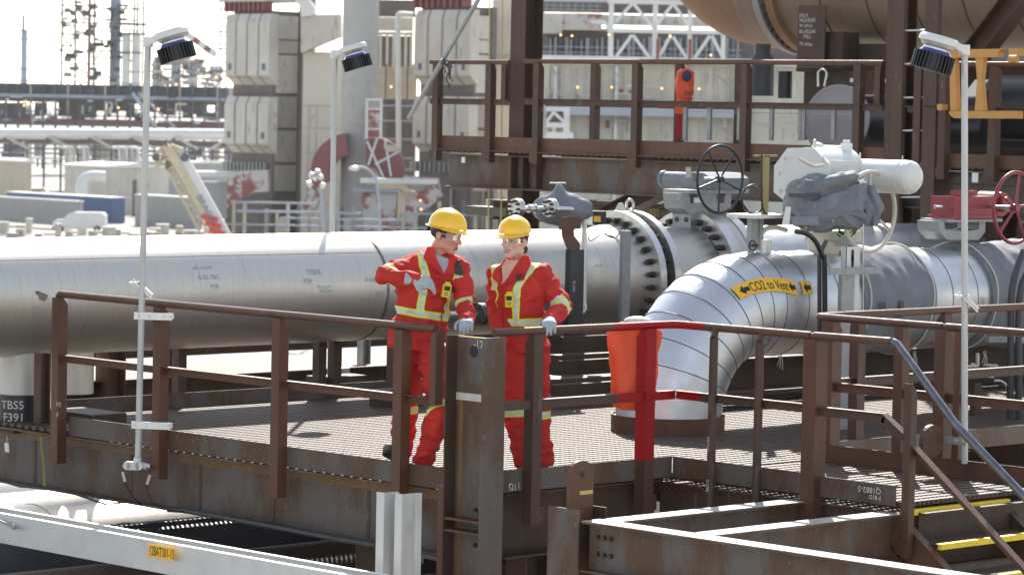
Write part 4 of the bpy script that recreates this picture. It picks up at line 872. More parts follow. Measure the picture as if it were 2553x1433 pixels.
# ================================================================ UPPER PLATFORM AND VESSEL (further back)
UX = 12.0
def xb(X, x0, y0, x1, y1, dx=.1): a = ax_(x0, y0, X); b = ax_(x1, y1, X); return (X, X+dx, b[1], a[1], b[2], a[2])
def xbb(m, *a): m.box(*xb(*a)); return m
upl = thing('platform', 'higher brown steel platform in the background, upper right', 'platform', (12.2, 9, 1.5))
def ubeam(X, yl, yr, zt, d, w, mm, nm, par=upl): m = MB(); m.ib(V(X, yl, zt-d/2), V(X, yr, zt-d/2), d, w); return build(nm, m, mm, par)
YL = 13.44; YR = 2.0
ubeam(12.12, YL-.1, YR, 2.02, .41, .22, rust_scale, 'edge_beam')
m = MB(); m.box(11.99, 12.0, 13.5, 6.2, 2.06, 2.24); m.box(11.94, 12.0, 13.5, 6.2, 2.06, 2.075); build('kick_plate', m, rust_red, upl)
m = MB(); m.box(11.985, 11.995, 5.55, YR, 2.06, 2.20); build('kick_plate', m, rust_red, upl)
m = MB(); grating(m, 12.02, 14.2, YR, 13.5, 2.07, pitch=.1, w=.05, cross=False); build('deck_grating', m, deckm, upl)
for y in (12.15, 11.95, 11.72): m = MB(); m.box(12.0, 12.2, y-.006, y+.006, 1.63, 2.0); build('stiffener', m, rust, upl)
m = MB(); m.box(14.2, 14.21, 2.5, 13.4, 2.06, 2.22); build('kick_plate', m, rust, upl)
ubeam(14.1, 13.4, YR, 2.02, .35, .2, rust_dark, 'edge_beam')
UG = 'guardrails of the higher platform'
def urail(label, pxs, X, zt, zm, posts, ret=None, pz=1.93, mm=rust_red, top=True):
    g = thing('guardrail', label, 'guardrail', (X, ax_(pxs[0], 160, X)[1], 2), UG); ya, yb_ = ax_(pxs[0], 160, X)[1], ax_(pxs[1], 160, X)[1]
    m = MB(); m.tube([V(X, ya, zt), V(X, yb_, zt)], .03, 10); build('top_rail', m, mm, g)
    m = MB(); m.box(X-.004, X+.006, yb_, ya, zm-.035, zm+.035); m.box(X-.05, X, yb_, ya, zm+.03, zm+.037); build('mid_rail', m, rust, g)
    for px in posts: post(g, X, ax_(px, 300, X)[1], pz, zt-.02, (-1, 0, 0), (0, 1, 0), rust, leg=.095)
    if ret:
        y = ax_(ret, 200, X)[1]; m = MB(); m.prism([(0, zm), (.09, zm), (.09, zt), (.02, zt), (0, zt-.08)], V(X, y, 0), Y_, Z_, X_*.01); m.prism([(0, zm), (.07, zm), (.07, zt), (0, zt)], V(X, y, 0), X_, Z_, Y_*.01); build('end_return', m, rust, g)
    return g
urail('short guardrail bay left of the tall column on the higher platform', (1074, 1270), UX-.03, 3.135, 2.655, (1096, 1228), 1262)
urail('long guardrail right of the tall column on the higher platform', (1310, 2203), UX-.03, 3.15, 2.67, (1347, 1594, 1866, 2148), 2196)
g = urail('rear guardrail of the higher platform with a short red painted bay', (1362, 1860), 14.2, 3.20, 2.66, (1489, 1700, 1850), None, 2.05)
m = MB(); a = ax_(1645, 180, 14.17); b = ax_(1690, 180, 14.17); m.tube([V(14.19, a[1], 3.2), V(14.19, b[1], 3.2)], .034, 10); m.box(14.16, 14.17, b[1], a[1], 2.62, 2.70); build('painted_rail', m, red_paint, g)
m = MB(); xbb(m, 14.05, 1684, 285, 1694, 345, .06); build('painted_post', m, red_paint, g)
g = urail('guardrail at the far right of the higher platform behind the orange crossarm frame', (2265, 2600), UX-.05, 3.14, 2.66, (2300, 2363, 2488), None)
# bag upper
p0 = ax_(1706, 262, 13.9); z1 = ax_(1706, 172, 13.9)[2]
m = lumpy_bag('', A(13.9, p0[1], p0[2]), .115, z1-p0[2], .09, orange, 5); ob = one('extinguisher_cover', m, orange, 'orange bag lettered FIRE hung on the rear rail of the higher platform', 'cover')
m = MB(); m.obox(ax_(1693, 268, 13.85), RH*.045, FH*.02, Z_*.08); build('loose_end', m, orange, ob)
m = MB(); D_ = dep(A(13.9, p0[1], p0[2]))-.12
m.textp('FIRE', ad_(1706, 238, D_), RH, Z_, .07); m.textp('HOSE', ad_(1706, 250, D_), RH, Z_, .05); build('lettering', m, ink, ob)
m = MB(); m.ell(ad_(1712, 190, D_), (.06, .02, .07), (RH, FH, Z_)); build('emblem', m, mat('dark_blue', (.03, .03, .10), .6), ob)
# tall columns
def hcol(label, px, X, z0, z1, d, w, mm=rust, mm2=None):
    y = ax_(px, 300, X)[1]; t = thing('steel_column', label, 'steel column', (X, y, z0), 'tall columns of the higher platform')
    m = MB(); m.box(X-d/2, X-d/2+.014, y-w/2, y+w/2, z0, z1); build('flange', m, mm, t)
    m = MB(); m.box(X+d/2-.014, X+d/2, y-w/2, y+w/2, z0, z1); build('flange', m, mm, t)
    m = MB(); m.box(X-d/2+.014, X+d/2-.014, y-.006, y+.006, z0, z1); build('web', m, mm2 or rust_dark, t); return t
hcol('tall brown column rising through the higher platform beside its left guardrail bay', 1309, 12.32, -12, 8, .30, .25, rust)
c_ = hcol('tall brown column carrying the ladder at the right of the higher platform', 2243, 12.10, -12, 8, .25, .21, rust)
hcol('thick column beyond the ladder, lower right of the higher platform', 2294, 13.0, -12, 2.0, .3, .25, rust)
hcol('brown column at the right edge under the higher platform', 2500, 12.6, -12, 2.0, .3, .25, rust)
hcol('slim brown column under the higher platform, left of the ladder', 2232, 12.6, -12, 1.7, .14, .12, rust)
ld = thing('ladder', 'brown steel ladder with thin bare rungs beside the right-hand column', 'ladder', (11.9, 5.6, -1))
m = MB(); xbb(m, 11.9, 2309, -60, 2323, 640, .06); build('stringer', m, rust, ld)
m = MB(); a = xb(11.9, 2232, -60, 2238, 640, .06); m.box(*a); build('stringer', m, rust, ld)
for y in (-6, 77, 160, 244, 326, 410, 492, 577): m = MB(); m.cyl(ax_(2236, y, 11.93), ax_(2314, y-1, 11.93), .011, n=8); build('rung', m, alum, ld)
# clamps and ropes, loose conduit tied to the rail
m = MB(); a = ax_(1197, -8, 11.85); b = ax_(1019, 296, 11.85); m.cyl(a, b, .029, n=14); lc = one('conduit', m, galv, 'grey conduit length leaning diagonally, tied to the left end of the upper rail', 'conduit')
m = MB(); c = ax_(1107, 155, 11.8); rr = random.Random(4)
for k in range(8): m.tube([c+RH*rr.uniform(-.06, .05)+Z_*rr.uniform(-.03, .05), c+RH*rr.uniform(-.04, .1)+Z_*rr.uniform(-.08, .0), c+RH*rr.uniform(0, .14)+Z_*rr.uniform(-.25, -.02)], .007, 5)
m.tube(smooth_path([ax_(x, y, 11.8) for x, y in ((1108, 160), (1120, 175), (1113, 195), (1118, 210), (1119, 222))]), .009, 5)
m.ring(c, nrm(a-b), .04, .012, 16, 6); build('rope_tie', m, darkgrey, lc)
for i, px in enumerate((1221, 1253)): m = MB(); m.tube([ax_(px+14*0, -10, 12.6), ax_(px-4, 640, 12.6)], .009, 6); one('rope', m, tape_y, ['thin brown rope hanging left of the tall column, the left of two', 'thin brown rope hanging left of the tall column, the right of two'][i], 'rope', 'hanging ropes')
# grey cable rack under the mid rail
rk = thing('cable_rack', 'grey steel rack frames standing behind the long upper guardrail', 'rack', (12.3, 8, 2.07))
m = MB(); xbb(m, 12.3, 1703, 264, 2150, 269, .03); xbb(m, 12.3, 1703, 279, 2150, 286, .03); build('rail', m, galv, rk)
for px in (1703, 1763, 1838, 1918, 1990, 1998, 2073): m = MB(); xbb(m, 12.29, px, 268, px+7, 350, .03); build('upright', m, galv, rk)
# paper tags, small
m = MB(); m.obox(ax_(1155, 399, 12.0), Y_*.03, X_*.002, Z_*.035); one('paper_tag', m, paper, 'small white tag on the left end of the upper platform beam', 'tag')
m = MB(); m.obox(ax_(2431, 443, 11.9), Y_*.04, X_*.002, Z_*.05); one('paper_tag', m, paper, 'white paper tag hanging on dark steel right of the ladder', 'tag')
# brace, channels below
m = MB(); a = ax_(1498, 548, 12.6); b = ax_(1665, 462, 12.6); m.ib(a, b, .2, .25, upv=nrm(np.cross(b-a, X_))); one('brace', m, rust_dark, 'dark diagonal brace under the upper platform above the flange pair', 'brace')
m = MB(); a = ax_(1880, 600, 12.9); b = ax_(1790, 470, 12.9); m.ib(a, b, .2, .22, upv=nrm(np.cross(b-a, X_))); one('brace', m, rust_dark, 'dark diagonal brace behind the black handwheel', 'brace')
m = MB(); xbb(m, 13.4, 1160, 513, 1262, 541, .3); ct = one('cable_tray', m, olive, 'olive cable tray end showing between the two helmets', 'cable tray')
m = MB(); xbb(m, 12.9, 1440, 512, 1740, 545, .3); xbb(m, 12.85, 1440, 509, 1740, 513, .4); ct = one('cable_tray', m, olive, 'olive cable tray lettered CBT301-15 behind the small valve run', 'cable tray')
m = MB(); xbb(m, 12.885, 1558, 517, 1642, 542, .012); sg = build('sign', m, label_y2, ct)
m = MB(); q = ax_(1640, 538, 12.88); q0 = ax_(1562, 538, 12.88); stretch_text(m, 'CBT301-15', lambda x, y: q0-Y_*x+Z_*y, .1, q0[1]-q[1], .08); build('sign_text', m, ink, sg)
m = MB(); m.ib(V(13.5, 14, 1.3), V(13.5, 1, 1.3), .25, .2); one('steel_beam', m, rust_dark, 'dark beam beneath the upper platform deck', 'steel beam')
for i, (x0, y0, x1, y1, X, mm, lab) in enumerate([(1840, 478, 2640, 508, 13.2, rust_dark, 'dark beam running behind the white actuator'), (2240, 425, 2640, 470, 12.2, rust, 'brown beam right of the ladder below the upper rail'), (2100, 538, 2640, 556, 14.0, rust, 'thin brown beam low behind the red valve gearbox'), (1850, 560, 2640, 600, 15, rust_dark, 'dark lower beam far behind the white actuator')]):
    a = xb(X, x0, y0, x1, y1, .2); m = MB(); m.ib(V(X, a[3], (a[4]+a[5])/2), V(X, a[2], (a[4]+a[5])/2), a[5]-a[4], .2); one('steel_beam', m, mm, lab, 'steel beam')
# vessel ------------------------------------------------------------
VXc = 15.6; vb = ax_(1950, 118, VXc)[2]; VR = .82; vz = vb+VR; ye = ax_(1935, 60, VXc)[1]
lag = mat('brown_lagging', (.26, .14, .072), .6, .1, (.18, .10, .058), 3, .5, (.4, 10, .4), .35, 30, col3=(.26, .17, .11), s3=6, a3=.3)
lagR = mat('brown_grey_lagging', (.25, .19, .135), .55, .15, (.20, .15, .105), 3, .5, (.4, 6, .4), .25, 30, col3=(.23, .18, .13), s3=5, a3=.3)
vs = thing('duct', 'huge brown lagged duct with a bend and bolted ring, top right', 'duct', (VXc, ye-3, vz))
m = MB(); RB = 1.25; P = [V(VXc, ye+RB*math.sin(t), vz+RB*(1-math.cos(t))) for t in np.linspace(0, math.pi/2, 14)]+[V(VXc, ye+RB, vz+RB+2)]
m.tube(P, VR, 56); build('bend', m, lag, vs)
y2 = ye-.1
m = MB(); m.tube([V(VXc, ye+.02, vz), V(VXc, -6, vz)], VR+.02, 64); build('run', m, lagR, vs)
m = MB(); m.lathe(V(VXc, ye-.46, vz), Y_, [(0, VR), (0, VR+.10), (.10, VR+.10), (.10, VR)], 64, False); build('ring', m, disc_m, vs)
m = MB(); m.lathe(V(VXc, ye-.68, vz), Y_, [(0, VR), (0, VR+.09), (.12, VR+.09), (.12, VR)], 64, False); rg = build('ring', m, lag, vs)
for k in range(24):
    a = math.pi+k*math.pi/23; c = V(VXc+(VR+.05)*math.cos(a), ye-.57, vz+(VR+.05)*math.sin(a)); m = MB(); m.cyl(c, c+Y_*.1, .03, n=6, smooth=False); build('bolt', m, boltm, rg)
for k in range(9):
    m = MB(); yy = ye-1.35-.72*k; m.tube([V(VXc+(VR+.022)*math.cos(t), yy+.03*math.sin(3*t), vz+(VR+.022)*math.sin(t)) for t in np.arange(56)*2*math.pi/56], .010, 5, closed=True); build('seam', m, rust_dark, vs)
# saddle plate with chalk writing
def pp(X): return lambda x, y: ax_(x, y, X)
sd_ = thing('saddle', 'dark brown saddle plate chalked with handwriting under the huge duct', 'saddle', (14.6, 8, 2))
m = MB(); xbb(m, 14.5, 1990, 14, 2054, 168, .02); build('plate', m, rust, sd_)
m = MB(); xbb(m, 14.6, 2054, 80, 2100, 170, .3); xbb(m, 14.7, 1985, 168, 2110, 180, .4); xbb(m, 14.75, 2005, 180, 2075, 350, .3); xbb(m, 14.9, 2100, 110, 2210, 180, .3); build('saddle_beam', m, rust_dark, sd_)
m = MB()
for i, (s, y, w) in enumerate((('DISCH.', 44, .14), ('SHACKLEFORD', 56, .25), ('W: 9/A-N', 70, .2), ('BLK WELDING', 84, .25), ('SHELL', 96, .12), ('79 366#', 116, .2))):
    q = ax_(1993+(10 if i in (4,) else 0), y, 14.49); stretch_text(m, s, lambda x, yy, q=q, y=y: q-Y_*x+Z_*(yy+.006*math.sin(x*60)), .05, w, .045)
build('chalk_writing', m, chalk, sd_)
# things under the duct
t = thing('flexible_joint', 'dark grey wrapped vertical pipe under the huge duct, behind the upper rail', 'pipe', (14.6, 9, 2.2))
def xc(m, X, x0, x1, y0, y1, n=24): a = ax_(x0, y0, X); b = ax_(x1, y1, X); r = abs(a-b)@np.abs(A(0, 1, 0))*.717/2; c = ax_((x0+x1)/2, (y0+y1)/2, X); m.cyl(V(X, c[1], b[2]), V(X, c[1], a[2]), r, n=n); return m
m = MB(); xc(m, 14.8, 1872, 1930, 138, 240); xc(m, 14.8, 1880, 1922, 110, 140); build('wrap', m, darkgrey, t)
m = MB(); xc(m, 14.8, 1940, 1975, 178, 246); one('pipe_stub', m, blackp, 'black pipe stub hanging right of the dark grey wrapped pipe', 'pipe stub')
t = thing('blind_disc', 'big round steel disc with a looped handle leaning behind the upper rail', 'disc', (13.2, 7, 2.1))
c = ax_(2086, 300, 13.2); n_ = nrm(A(-1, -.25, .12)); m = MB(); rr_ = 90/scl(c); m.cyl(c, c-n_*.03, rr_, n=64); m.lathe(c, n_, [(0, rr_-.04), (.006, rr_-.04), (.006, rr_), (0, rr_)], 64, False)
build('disc', m, disc_m, t)
m = MB(); e = nrm(np.cross(n_, Z_)); hc = ax_(2050, 190, 13.2); m.tube([hc+e*.05-Z_*.12, hc+e*.055+Z_*.02]+[hc+e*.055*math.cos(a)+Z_*(.02+.055*math.sin(a)) for a in np.linspace(.3, 2.8, 8)]+[hc-e*.055+Z_*.02, hc-e*.03-Z_*.12], .012, 8); build('handle', m, steel_b, t)
m = MB(); a = ax_(2171, 300, 14.0); m.cyl(ax_(2185, 315, 13.6), ax_(2185, 315, 13.6)-Y_*1.6, .17, n=28); one('pipe', m, blackp, 'dark pipe end beside the round steel disc', 'pipe')
m = MB(); m.cyl(ax_(2420, 330, 15.0)+Y_*1.6, ax_(2420, 330, 15.0)-Y_*3, .42, n=40); one('tank', m, blackp, 'dark horizontal tank behind the right end of the upper rail', 'tank')
m = MB(); m.cyl(ax_(2525, 270, 14.0)+Y_*.2, ax_(2525, 270, 14.0)-Y_*2, .36, n=40); one('pipe', m, blackp, 'dark curved pipe end at the right edge behind the orange frame', 'pipe')
bm = [(2125, 120, 2215, 350, 17, 'plate')]
t = thing('dark_frame', 'dark steel frame filling the space under the huge duct at right', 'steel frame', (16.5, 4, 1))
for (x0, y0, x1, y1, X) in ((2105, 150, 2600, 200, 17.2), (2105, 205, 2245, 360, 17.6), (2330, 380, 2640, 420, 16.5), (1880, 400, 2640, 440, 16.8), (2330, 150, 2345, 420, 16.9), (2150, 120, 2170, 400, 16.9), (2100, 440, 2640, 560, 18.5), (1850, 440, 2110, 500, 18.6)):
    m = MB(); xbb(m, X, x0, y0, x1, y1, .2); build('member', m, rust_dark, t)
m = MB(); a = ax_(2270, 345, 13.4); b = ax_(2560, -30, 13.4); m.ib(a, b, .24, .26, upv=nrm(np.cross(b-a, X_))); one('brace', m, rust, 'heavy diagonal brace crossing in front of the huge duct, top right', 'brace')
# orange crossarm frame
oc = thing('crossarm_frame', 'orange-tan braced frame fixed to the rail behind the right lamp head', 'frame', (11.7, 4, 2.5))
def poly(par, X, pts, dx, mm, nm='beam'):
    P = [ax_(x, y, X) for x, y in pts]; m = MB(); m.prism([(-p[1], p[2]) for p in P], V(X, 0, 0), -Y_, Z_, X_*dx); return build(nm, m, mm, par)
poly(oc, 11.6, [(2368, 145), (2368, 124), (2498, 122), (2488, 130), (2486, 143)], .1, orange_st)
poly(oc, 11.6, [(2366, 277), (2536, 277), (2536, 296), (2378, 295), (2366, 285)], .1, orange_st); poly(oc, 11.61, [(2336, 260), (2350, 260), (2350, 275), (2336, 275)], .09, orange_st)
poly(oc, 11.62, [(2367, 146), (2381, 146), (2386, 276), (2369, 276)], .07, orange_st, 'strut')
poly(oc, 11.62, [(2431, 144), (2452, 144), (2446, 200), (2452, 276), (2430, 276), (2436, 200)], .07, orange_st, 'strut')
m = MB(); m.cyl(ax_(2518, 148, 11.5), ax_(2536, 148, 11.5), .04, n=14); m.box(*xb(11.55, 2515, 122, 2537, 140, .12)); build('roller', m, orange_st, oc)
m = MB(); a = ax_(2470, 250, 12.8); m.ring(a, nrm(A(-1, -.6, 0)), .11, .010, 28, 6); m.cyl(a, a+A(.2, .1, 0), .02, n=8); m.cyl(a-Y_*.1, a+Y_*.1, .008, n=6); one('handwheel', m, maroon, 'small red handwheel glimpsed through the orange frame', 'handwheel')
# ================================================================ PEOPLE
from mathutils.bvhtree import BVHTree
t_bvh = {}
def remesh(name, mb, vox, mats, parent, smooth=3, post=None, keep_attr=None):
    v = np.vstack(mb.v); me = bpy.data.meshes.new(name+'_raw'); me.from_pydata(v.tolist(), [], mb.f); me.update()
    o = bpy.data.objects.new(name+'_raw', me); SC.collection.objects.link(o)
    md = o.modifiers.new('r', 'REMESH'); md.mode = 'VOXEL'; md.voxel_size = vox; md.adaptivity = 0
    if smooth: s = o.modifiers.new('s', 'SMOOTH'); s.factor = .5; s.iterations = smooth
    bpy.context.view_layer.update()
    m2 = bpy.data.meshes.new_from_object(o.evaluated_get(bpy.context.evaluated_depsgraph_get()))
    bpy.data.objects.remove(o); bpy.data.meshes.remove(me)
    co = np.empty(len(m2.vertices)*3); m2.vertices.foreach_get('co', co); co = co.reshape(-1, 3)
    no = np.empty(len(m2.vertices)*3); m2.vertices.foreach_get('normal', no); no = no.reshape(-1, 3)
    if post is not None: co = post(co, no, m2)
    org = ORG[parent.name] if parent is not None else A(co[:, 0].mean(), co[:, 1].mean(), co[:, 2].min())
    m2.vertices.foreach_set('co', (co-org).ravel()); m2.polygons.foreach_set('use_smooth', [True]*len(m2.polygons))
    m2.materials.clear()
    for m_ in (mats if isinstance(mats, (list, tuple)) else [mats]): m2.materials.append(m_)
    m2.name = name; m2.update()
    ob = bpy.data.objects.new(name, m2); SC.collection.objects.link(ob)
    if parent is not None: ob.parent = parent
    else: ob.location = org
    ORG[ob.name] = org; return ob
def caps(mb, pts, rs, n=18):
    P = [np.asarray(p, float) for p in pts]
    for i, (p, r) in enumerate(zip(P, rs)):
        mb.ell(p, (r, r, r), nu=n, nv=12)
        if i: mb.cyl(P[i-1], p, rs[i-1], r, n=n)
def loft(mb, secs, n=28, pw=.85):     # secs: centre, right vector, forward vector, half width, half depth
    rows = []
    for c, R, Fv, a, b in secs:
        t = np.arange(n)*2*math.pi/n; ct, st = np.cos(t), np.sin(t); ct = np.sign(ct)*abs(ct)**pw; st = np.sign(st)*abs(st)**pw
        rows.append(np.asarray(c)+np.outer(ct*a, R)+np.outer(st*b, Fv))
    k = len(rows); fs = [(j*n+i, j*n+(i+1) % n, (j+1)*n+(i+1) % n, (j+1)*n+i) for j in range(k-1) for i in range(n)]
    mb.add(np.vstack(rows), fs, True); mb.add(rows[0], [tuple(range(n))[::-1]]); mb.add(rows[-1], [tuple(range(n))])
def coverall_mat(name, base):
    m = mat(name, base, .72, 0, tuple(c*.70 for c in base), 4, .5, (1, 1, 1), .5, 22, spec=.25)
    n = m.node_tree; b = n.nodes['Principled BSDF']; src = b.inputs['Base Color'].links[0].from_socket
    at = n.nodes.new('ShaderNodeAttribute'); at.attribute_name = 'tape'
    def lt(th):
        q = n.nodes.new('ShaderNodeMath'); q.operation = 'LESS_THAN'; q.inputs[1].default_value = th; n.links.new(at.outputs['Fac'], q.inputs[0]); return q.outputs[0]
    def mx(a, c, f):
        q = n.nodes.new('ShaderNodeMix'); q.data_type = 'RGBA'; n.links.new(a, q.inputs[6]); q.inputs[7].default_value = (*c, 1); n.links.new(f, q.inputs[0]); return q.outputs[2]
    c1 = mx(src, (.62, .80, .10), lt(.027)); c2 = mx(c1, (.60, .60, .58), lt(.0125)); n.links.new(c2, b.inputs['Base Color'])
    sh = n.nodes.new('ShaderNodeMath'); sh.operation = 'MULTIPLY_ADD'; sh.inputs[1].default_value = -.3; sh.inputs[2].default_value = .72
    n.links.new(lt(.0125), sh.inputs[0]); n.links.new(sh.outputs[0], b.inputs['Roughness']); return m
red_cov = coverall_mat('red_coverall', (.58, .036, .028)); red_dk = mat('red_seam', (.30, .012, .010), .75); red_plain = mat('red_collar', (.58, .036, .028), .72, 0, (.44, .026, .021), 5, .5, (1, 1, 1), .35, 16, spec=.25)
def skin_mat(name, c): 
    m = mat(name, c, .5, 0, tuple(x*.88 for x in c), 14, .5, (1, 1, 1), .08, 120, spec=.4); b = m.node_tree.nodes['Principled BSDF']
    b.inputs['Subsurface Weight'].default_value = .08; b.inputs['Subsurface Radius'].default_value = (1., .35, .2); b.inputs['Subsurface Scale'].default_value = .02; return m
skin_m = skin_mat('skin_ruddy', (.60, .29, .215)); skin_w = skin_mat('skin_fair', (.70, .42, .32))
hair_m = mat('dark_brown_hair', (.022, .014, .010), .6, 0, (.035, .022, .015), 60, .5, (1, 1, .2), .6, 90)
glove_m = mat('grey_work_glove', (.42, .45, .48), .8, 0, (.34, .37, .40), 12, .5, (1, 1, 1), .5, 50)
glove_d = mat('dark_glove_palm', (.16, .17, .18), .7, 0, (.12, .125, .13), 12, .5, (1, 1, 1), .5, 50)
helm_m = mat('yellow_helmet', (.93, .54, .012), .33, 0, (.90, .51, .012), 3, .5, (1, 1, 1), 0, coat=.5)
lip_m = mat('lips', (.36, .12, .10), .5); eye_m = mat('eye', (.03, .02, .015), .3); eyew = mat('eye_white', (.7, .68, .65), .4)
tee_m = mat('grey_tshirt', (.36, .36, .37), .85); boot_m = mat('grey_boot', (.10, .10, .09), .7, 0, (.16, .15, .12), 10, .5); sole_m = mat('boot_sole', (.03, .03, .03), .8)
glass_m = bpy.data.materials.new('safety_glass'); glass_m.use_nodes = True
_n = glass_m.node_tree; _n.nodes.clear(); _o = _n.nodes.new('ShaderNodeOutputMaterial'); _g = _n.nodes.new('ShaderNodeBsdfGlossy'); _g.inputs['Roughness'].default_value = .08; _t = _n.nodes.new('ShaderNodeBsdfTransparent'); _t.inputs[0].default_value = (.80, .76, .70, 1)
_f = _n.nodes.new('ShaderNodeFresnel'); _f.inputs[0].default_value = 2.5; _x = _n.nodes.new('ShaderNodeMixShader'); _n.links.new(_f.outputs[0], _x.inputs[0]); _n.links.new(_t.outputs[0], _x.inputs[1]); _n.links.new(_g.outputs[0], _x.inputs[2]); _n.links.new(_x.outputs[0], _o.inputs[0])
def frame_from(yaw, pitch, roll=0):
    # head frame: yaw 0 looks at the camera, + turns to the picture's right; pitch + looks down
    Fv = -FH*math.cos(yaw)+RH*math.sin(yaw); Rv = np.cross(Fv, Z_); U = Z_.copy()        # Rv: the person's own right
    F2 = Fv*math.cos(pitch)-U*math.sin(pitch); U2 = U*math.cos(pitch)+Fv*math.sin(pitch)
    R2 = Rv*math.cos(roll)+U2*math.sin(roll); U3 = U2*math.cos(roll)-Rv*math.sin(roll); return nrm(R2), nrm(F2), nrm(U3)
def head_shapes(mb, c, fr, s, male):
    R, Fv, U = fr; P = lambda x, y, z: c+(R*x+Fv*y+U*z)*s
    def E(x, y, z, a, b, d, ax=None): mb.ell(P(x, y, z), (a*s, b*s, d*s), (R, Fv, U) if ax is None else ax, 20, 14)
    E(0, -.012, .035, .076, .095, .088)                 # skull
    E(0, .030, .0, .066, .062, .085)                    # face
    E(0, .035, -.055, .053, .052, .052)                 # jaw
    E(0, .068, -.090, .026, .022, .020)                 # chin
    for sx in (-1, 1):
        E(sx*.052, .005, -.055, .022, .040, .032)       # jaw corner
        E(sx*.040, .062, -.012, .024, .022, .020)       # cheek bone
        E(sx*.080, -.010, -.002, .009, .020, .031)      # ear
        E(sx*.078, -.004, -.022, .007, .012, .012)
        E(sx*.032, .078, .030, .024, .014, .010)        # brow
        E(sx*.013, .104, -.024, .009, .011, .008)       # nostril wing
    mb.cyl(P(0, .086, .022), P(0, .116, -.018), .009*s, .012*s, n=12); E(0, .112, -.020, .0125, .013, .011)
    E(0, .092, -.050, .026, .012, .008); E(0, .090, -.061, .022, .012, .008)          # mouth mass
    if male: E(0, .070, -.088, .030, .022, .020)
def person(name, label, J, fr_head, fr_body, s, male, base, head_c, tape, glv, seed):
    """J: joints; torso sections in the body frame."""
    R, Fv, U = fr_body; hR, hF, hU = fr_head; sk = skin_m if male else skin_w
    body = MB()
    head_shapes(body, head_c, fr_head, s, male)
    caps(body, [head_c-hU*.07*s-hF*.015, J['neck']+Z_*.02, J['neck']-Z_*.05], [.056*s if male else .047*s, .060*s if male else .048*s, .075*s])
    loft(body, [(J[k], R, Fv, a-.04, b-.04) for k, a, b in J['torso'][:-2]]+[(J[k], R, Fv, a-.02, b-.02) for k, a, b in J['torso'][-2:]])
    for ch, rs in J['limbs']: caps(body, [J[k] for k in ch], [max(.018, r-.036) for r in rs], 12)
    t = remesh(name, body, .0075, sk, None, 2); t['label'] = label; t['category'] = 'person'
    # finer head over the same form is not needed: details as parts
    cov = MB()
    loft(cov, [(J[k], R, Fv, a, b) for k, a, b in J['torso']])
    for ch, rs in J['limbs']: caps(cov, [J[k] for k in ch], rs, 16)
    def fold(co, no, me):
        out = co.copy(); N = len(co)
        for i in range(N):
            p = co[i]; l = p-J['pelvis']
            q = Vector((p[0]*7+seed, p[1]*7, p[2]*13)); q2 = Vector((p[0]*19, p[1]*19+seed, p[2]*30))
            q3 = Vector((p[0]*5+p[2]*4, p[1]*5+seed, p[2]*7-p[0]*5)); d = .017-abs(mnoise.noise(q))*.040-abs(mnoise.noise(q3))*.030-abs(mnoise.noise(q2))*.013+.003
            out[i] = p+no[i]*d
        tp = tape(out if False else co)
        a = me.attributes.new('tape', 'FLOAT', 'POINT'); a.data.foreach_set('value', tp.astype(np.float32)); return out
    c_ = remesh('coverall', cov, .0095, red_cov, t, 3, fold)
    me = c_.data; co = np.empty(len(me.vertices)*3); me.vertices.foreach_get('co', co); co = co.reshape(-1, 3)+ORG[c_.name]
    t_bvh[t.name] = BVHTree.FromPolygons([Vector(q) for q in co], [tuple(q.vertices) for q in me.polygons])
    return t
def clothpatch(par, J, fr, poly, mm, name, off=.008, th=.003, n=14, fall=.085):
    # a flat piece of cloth given in the body's frame (x to the picture's right, z up from the neck), laid on the coverall
    R, Fv, U = fr; b = t_bvh[par.name]; P = np.array(poly, float); m = MB(); k = len(P)//2
    a, c = P[:k], P[k:][::-1]      # two edges with the same number of points
    rows = []
    for i in range(n+1):
        u = i/n*(k-1); j = min(int(u), k-2); f = u-j; p = a[j]*(1-f)+a[j+1]*f; q = c[j]*(1-f)+c[j+1]*f
        row = []
        for v in np.linspace(0, 1, n+1):
            x, z = p*(1-v)+q*v; o = J['neck']-R*x+Z_*z; h = b.ray_cast(Vector(o+Fv*.5), Vector(-Fv))
            d = (np.array(h[0])-o)@Fv if h[0] is not None else -9
            row.append(o+Fv*(max(d, fall-abs(x)*.4)+off))
        rows.append(row)
    R_s = np.array(rows); 
    for _ in range(3): R_s[1:-1, 1:-1] = (R_s[:-2, 1:-1]+R_s[2:, 1:-1]+R_s[1:-1, :-2]+R_s[1:-1, 2:])/4
    V_ = R_s.reshape(-1, 3); w = n+1; fs = [(i*w+j, i*w+j+1, (i+1)*w+j+1, (i+1)*w+j) for i in range(n) for j in range(n)]
    m.add(V_, fs, True); m.add(V_-Fv*.012, fs, True)
    return build(name, m, mm, par)
def seg_t(co, a, b):
    d = b-a; return ((co-a)@d)/(d@d), np.linalg.norm(np.cross(co-a, d)/np.linalg.norm(d), axis=1)
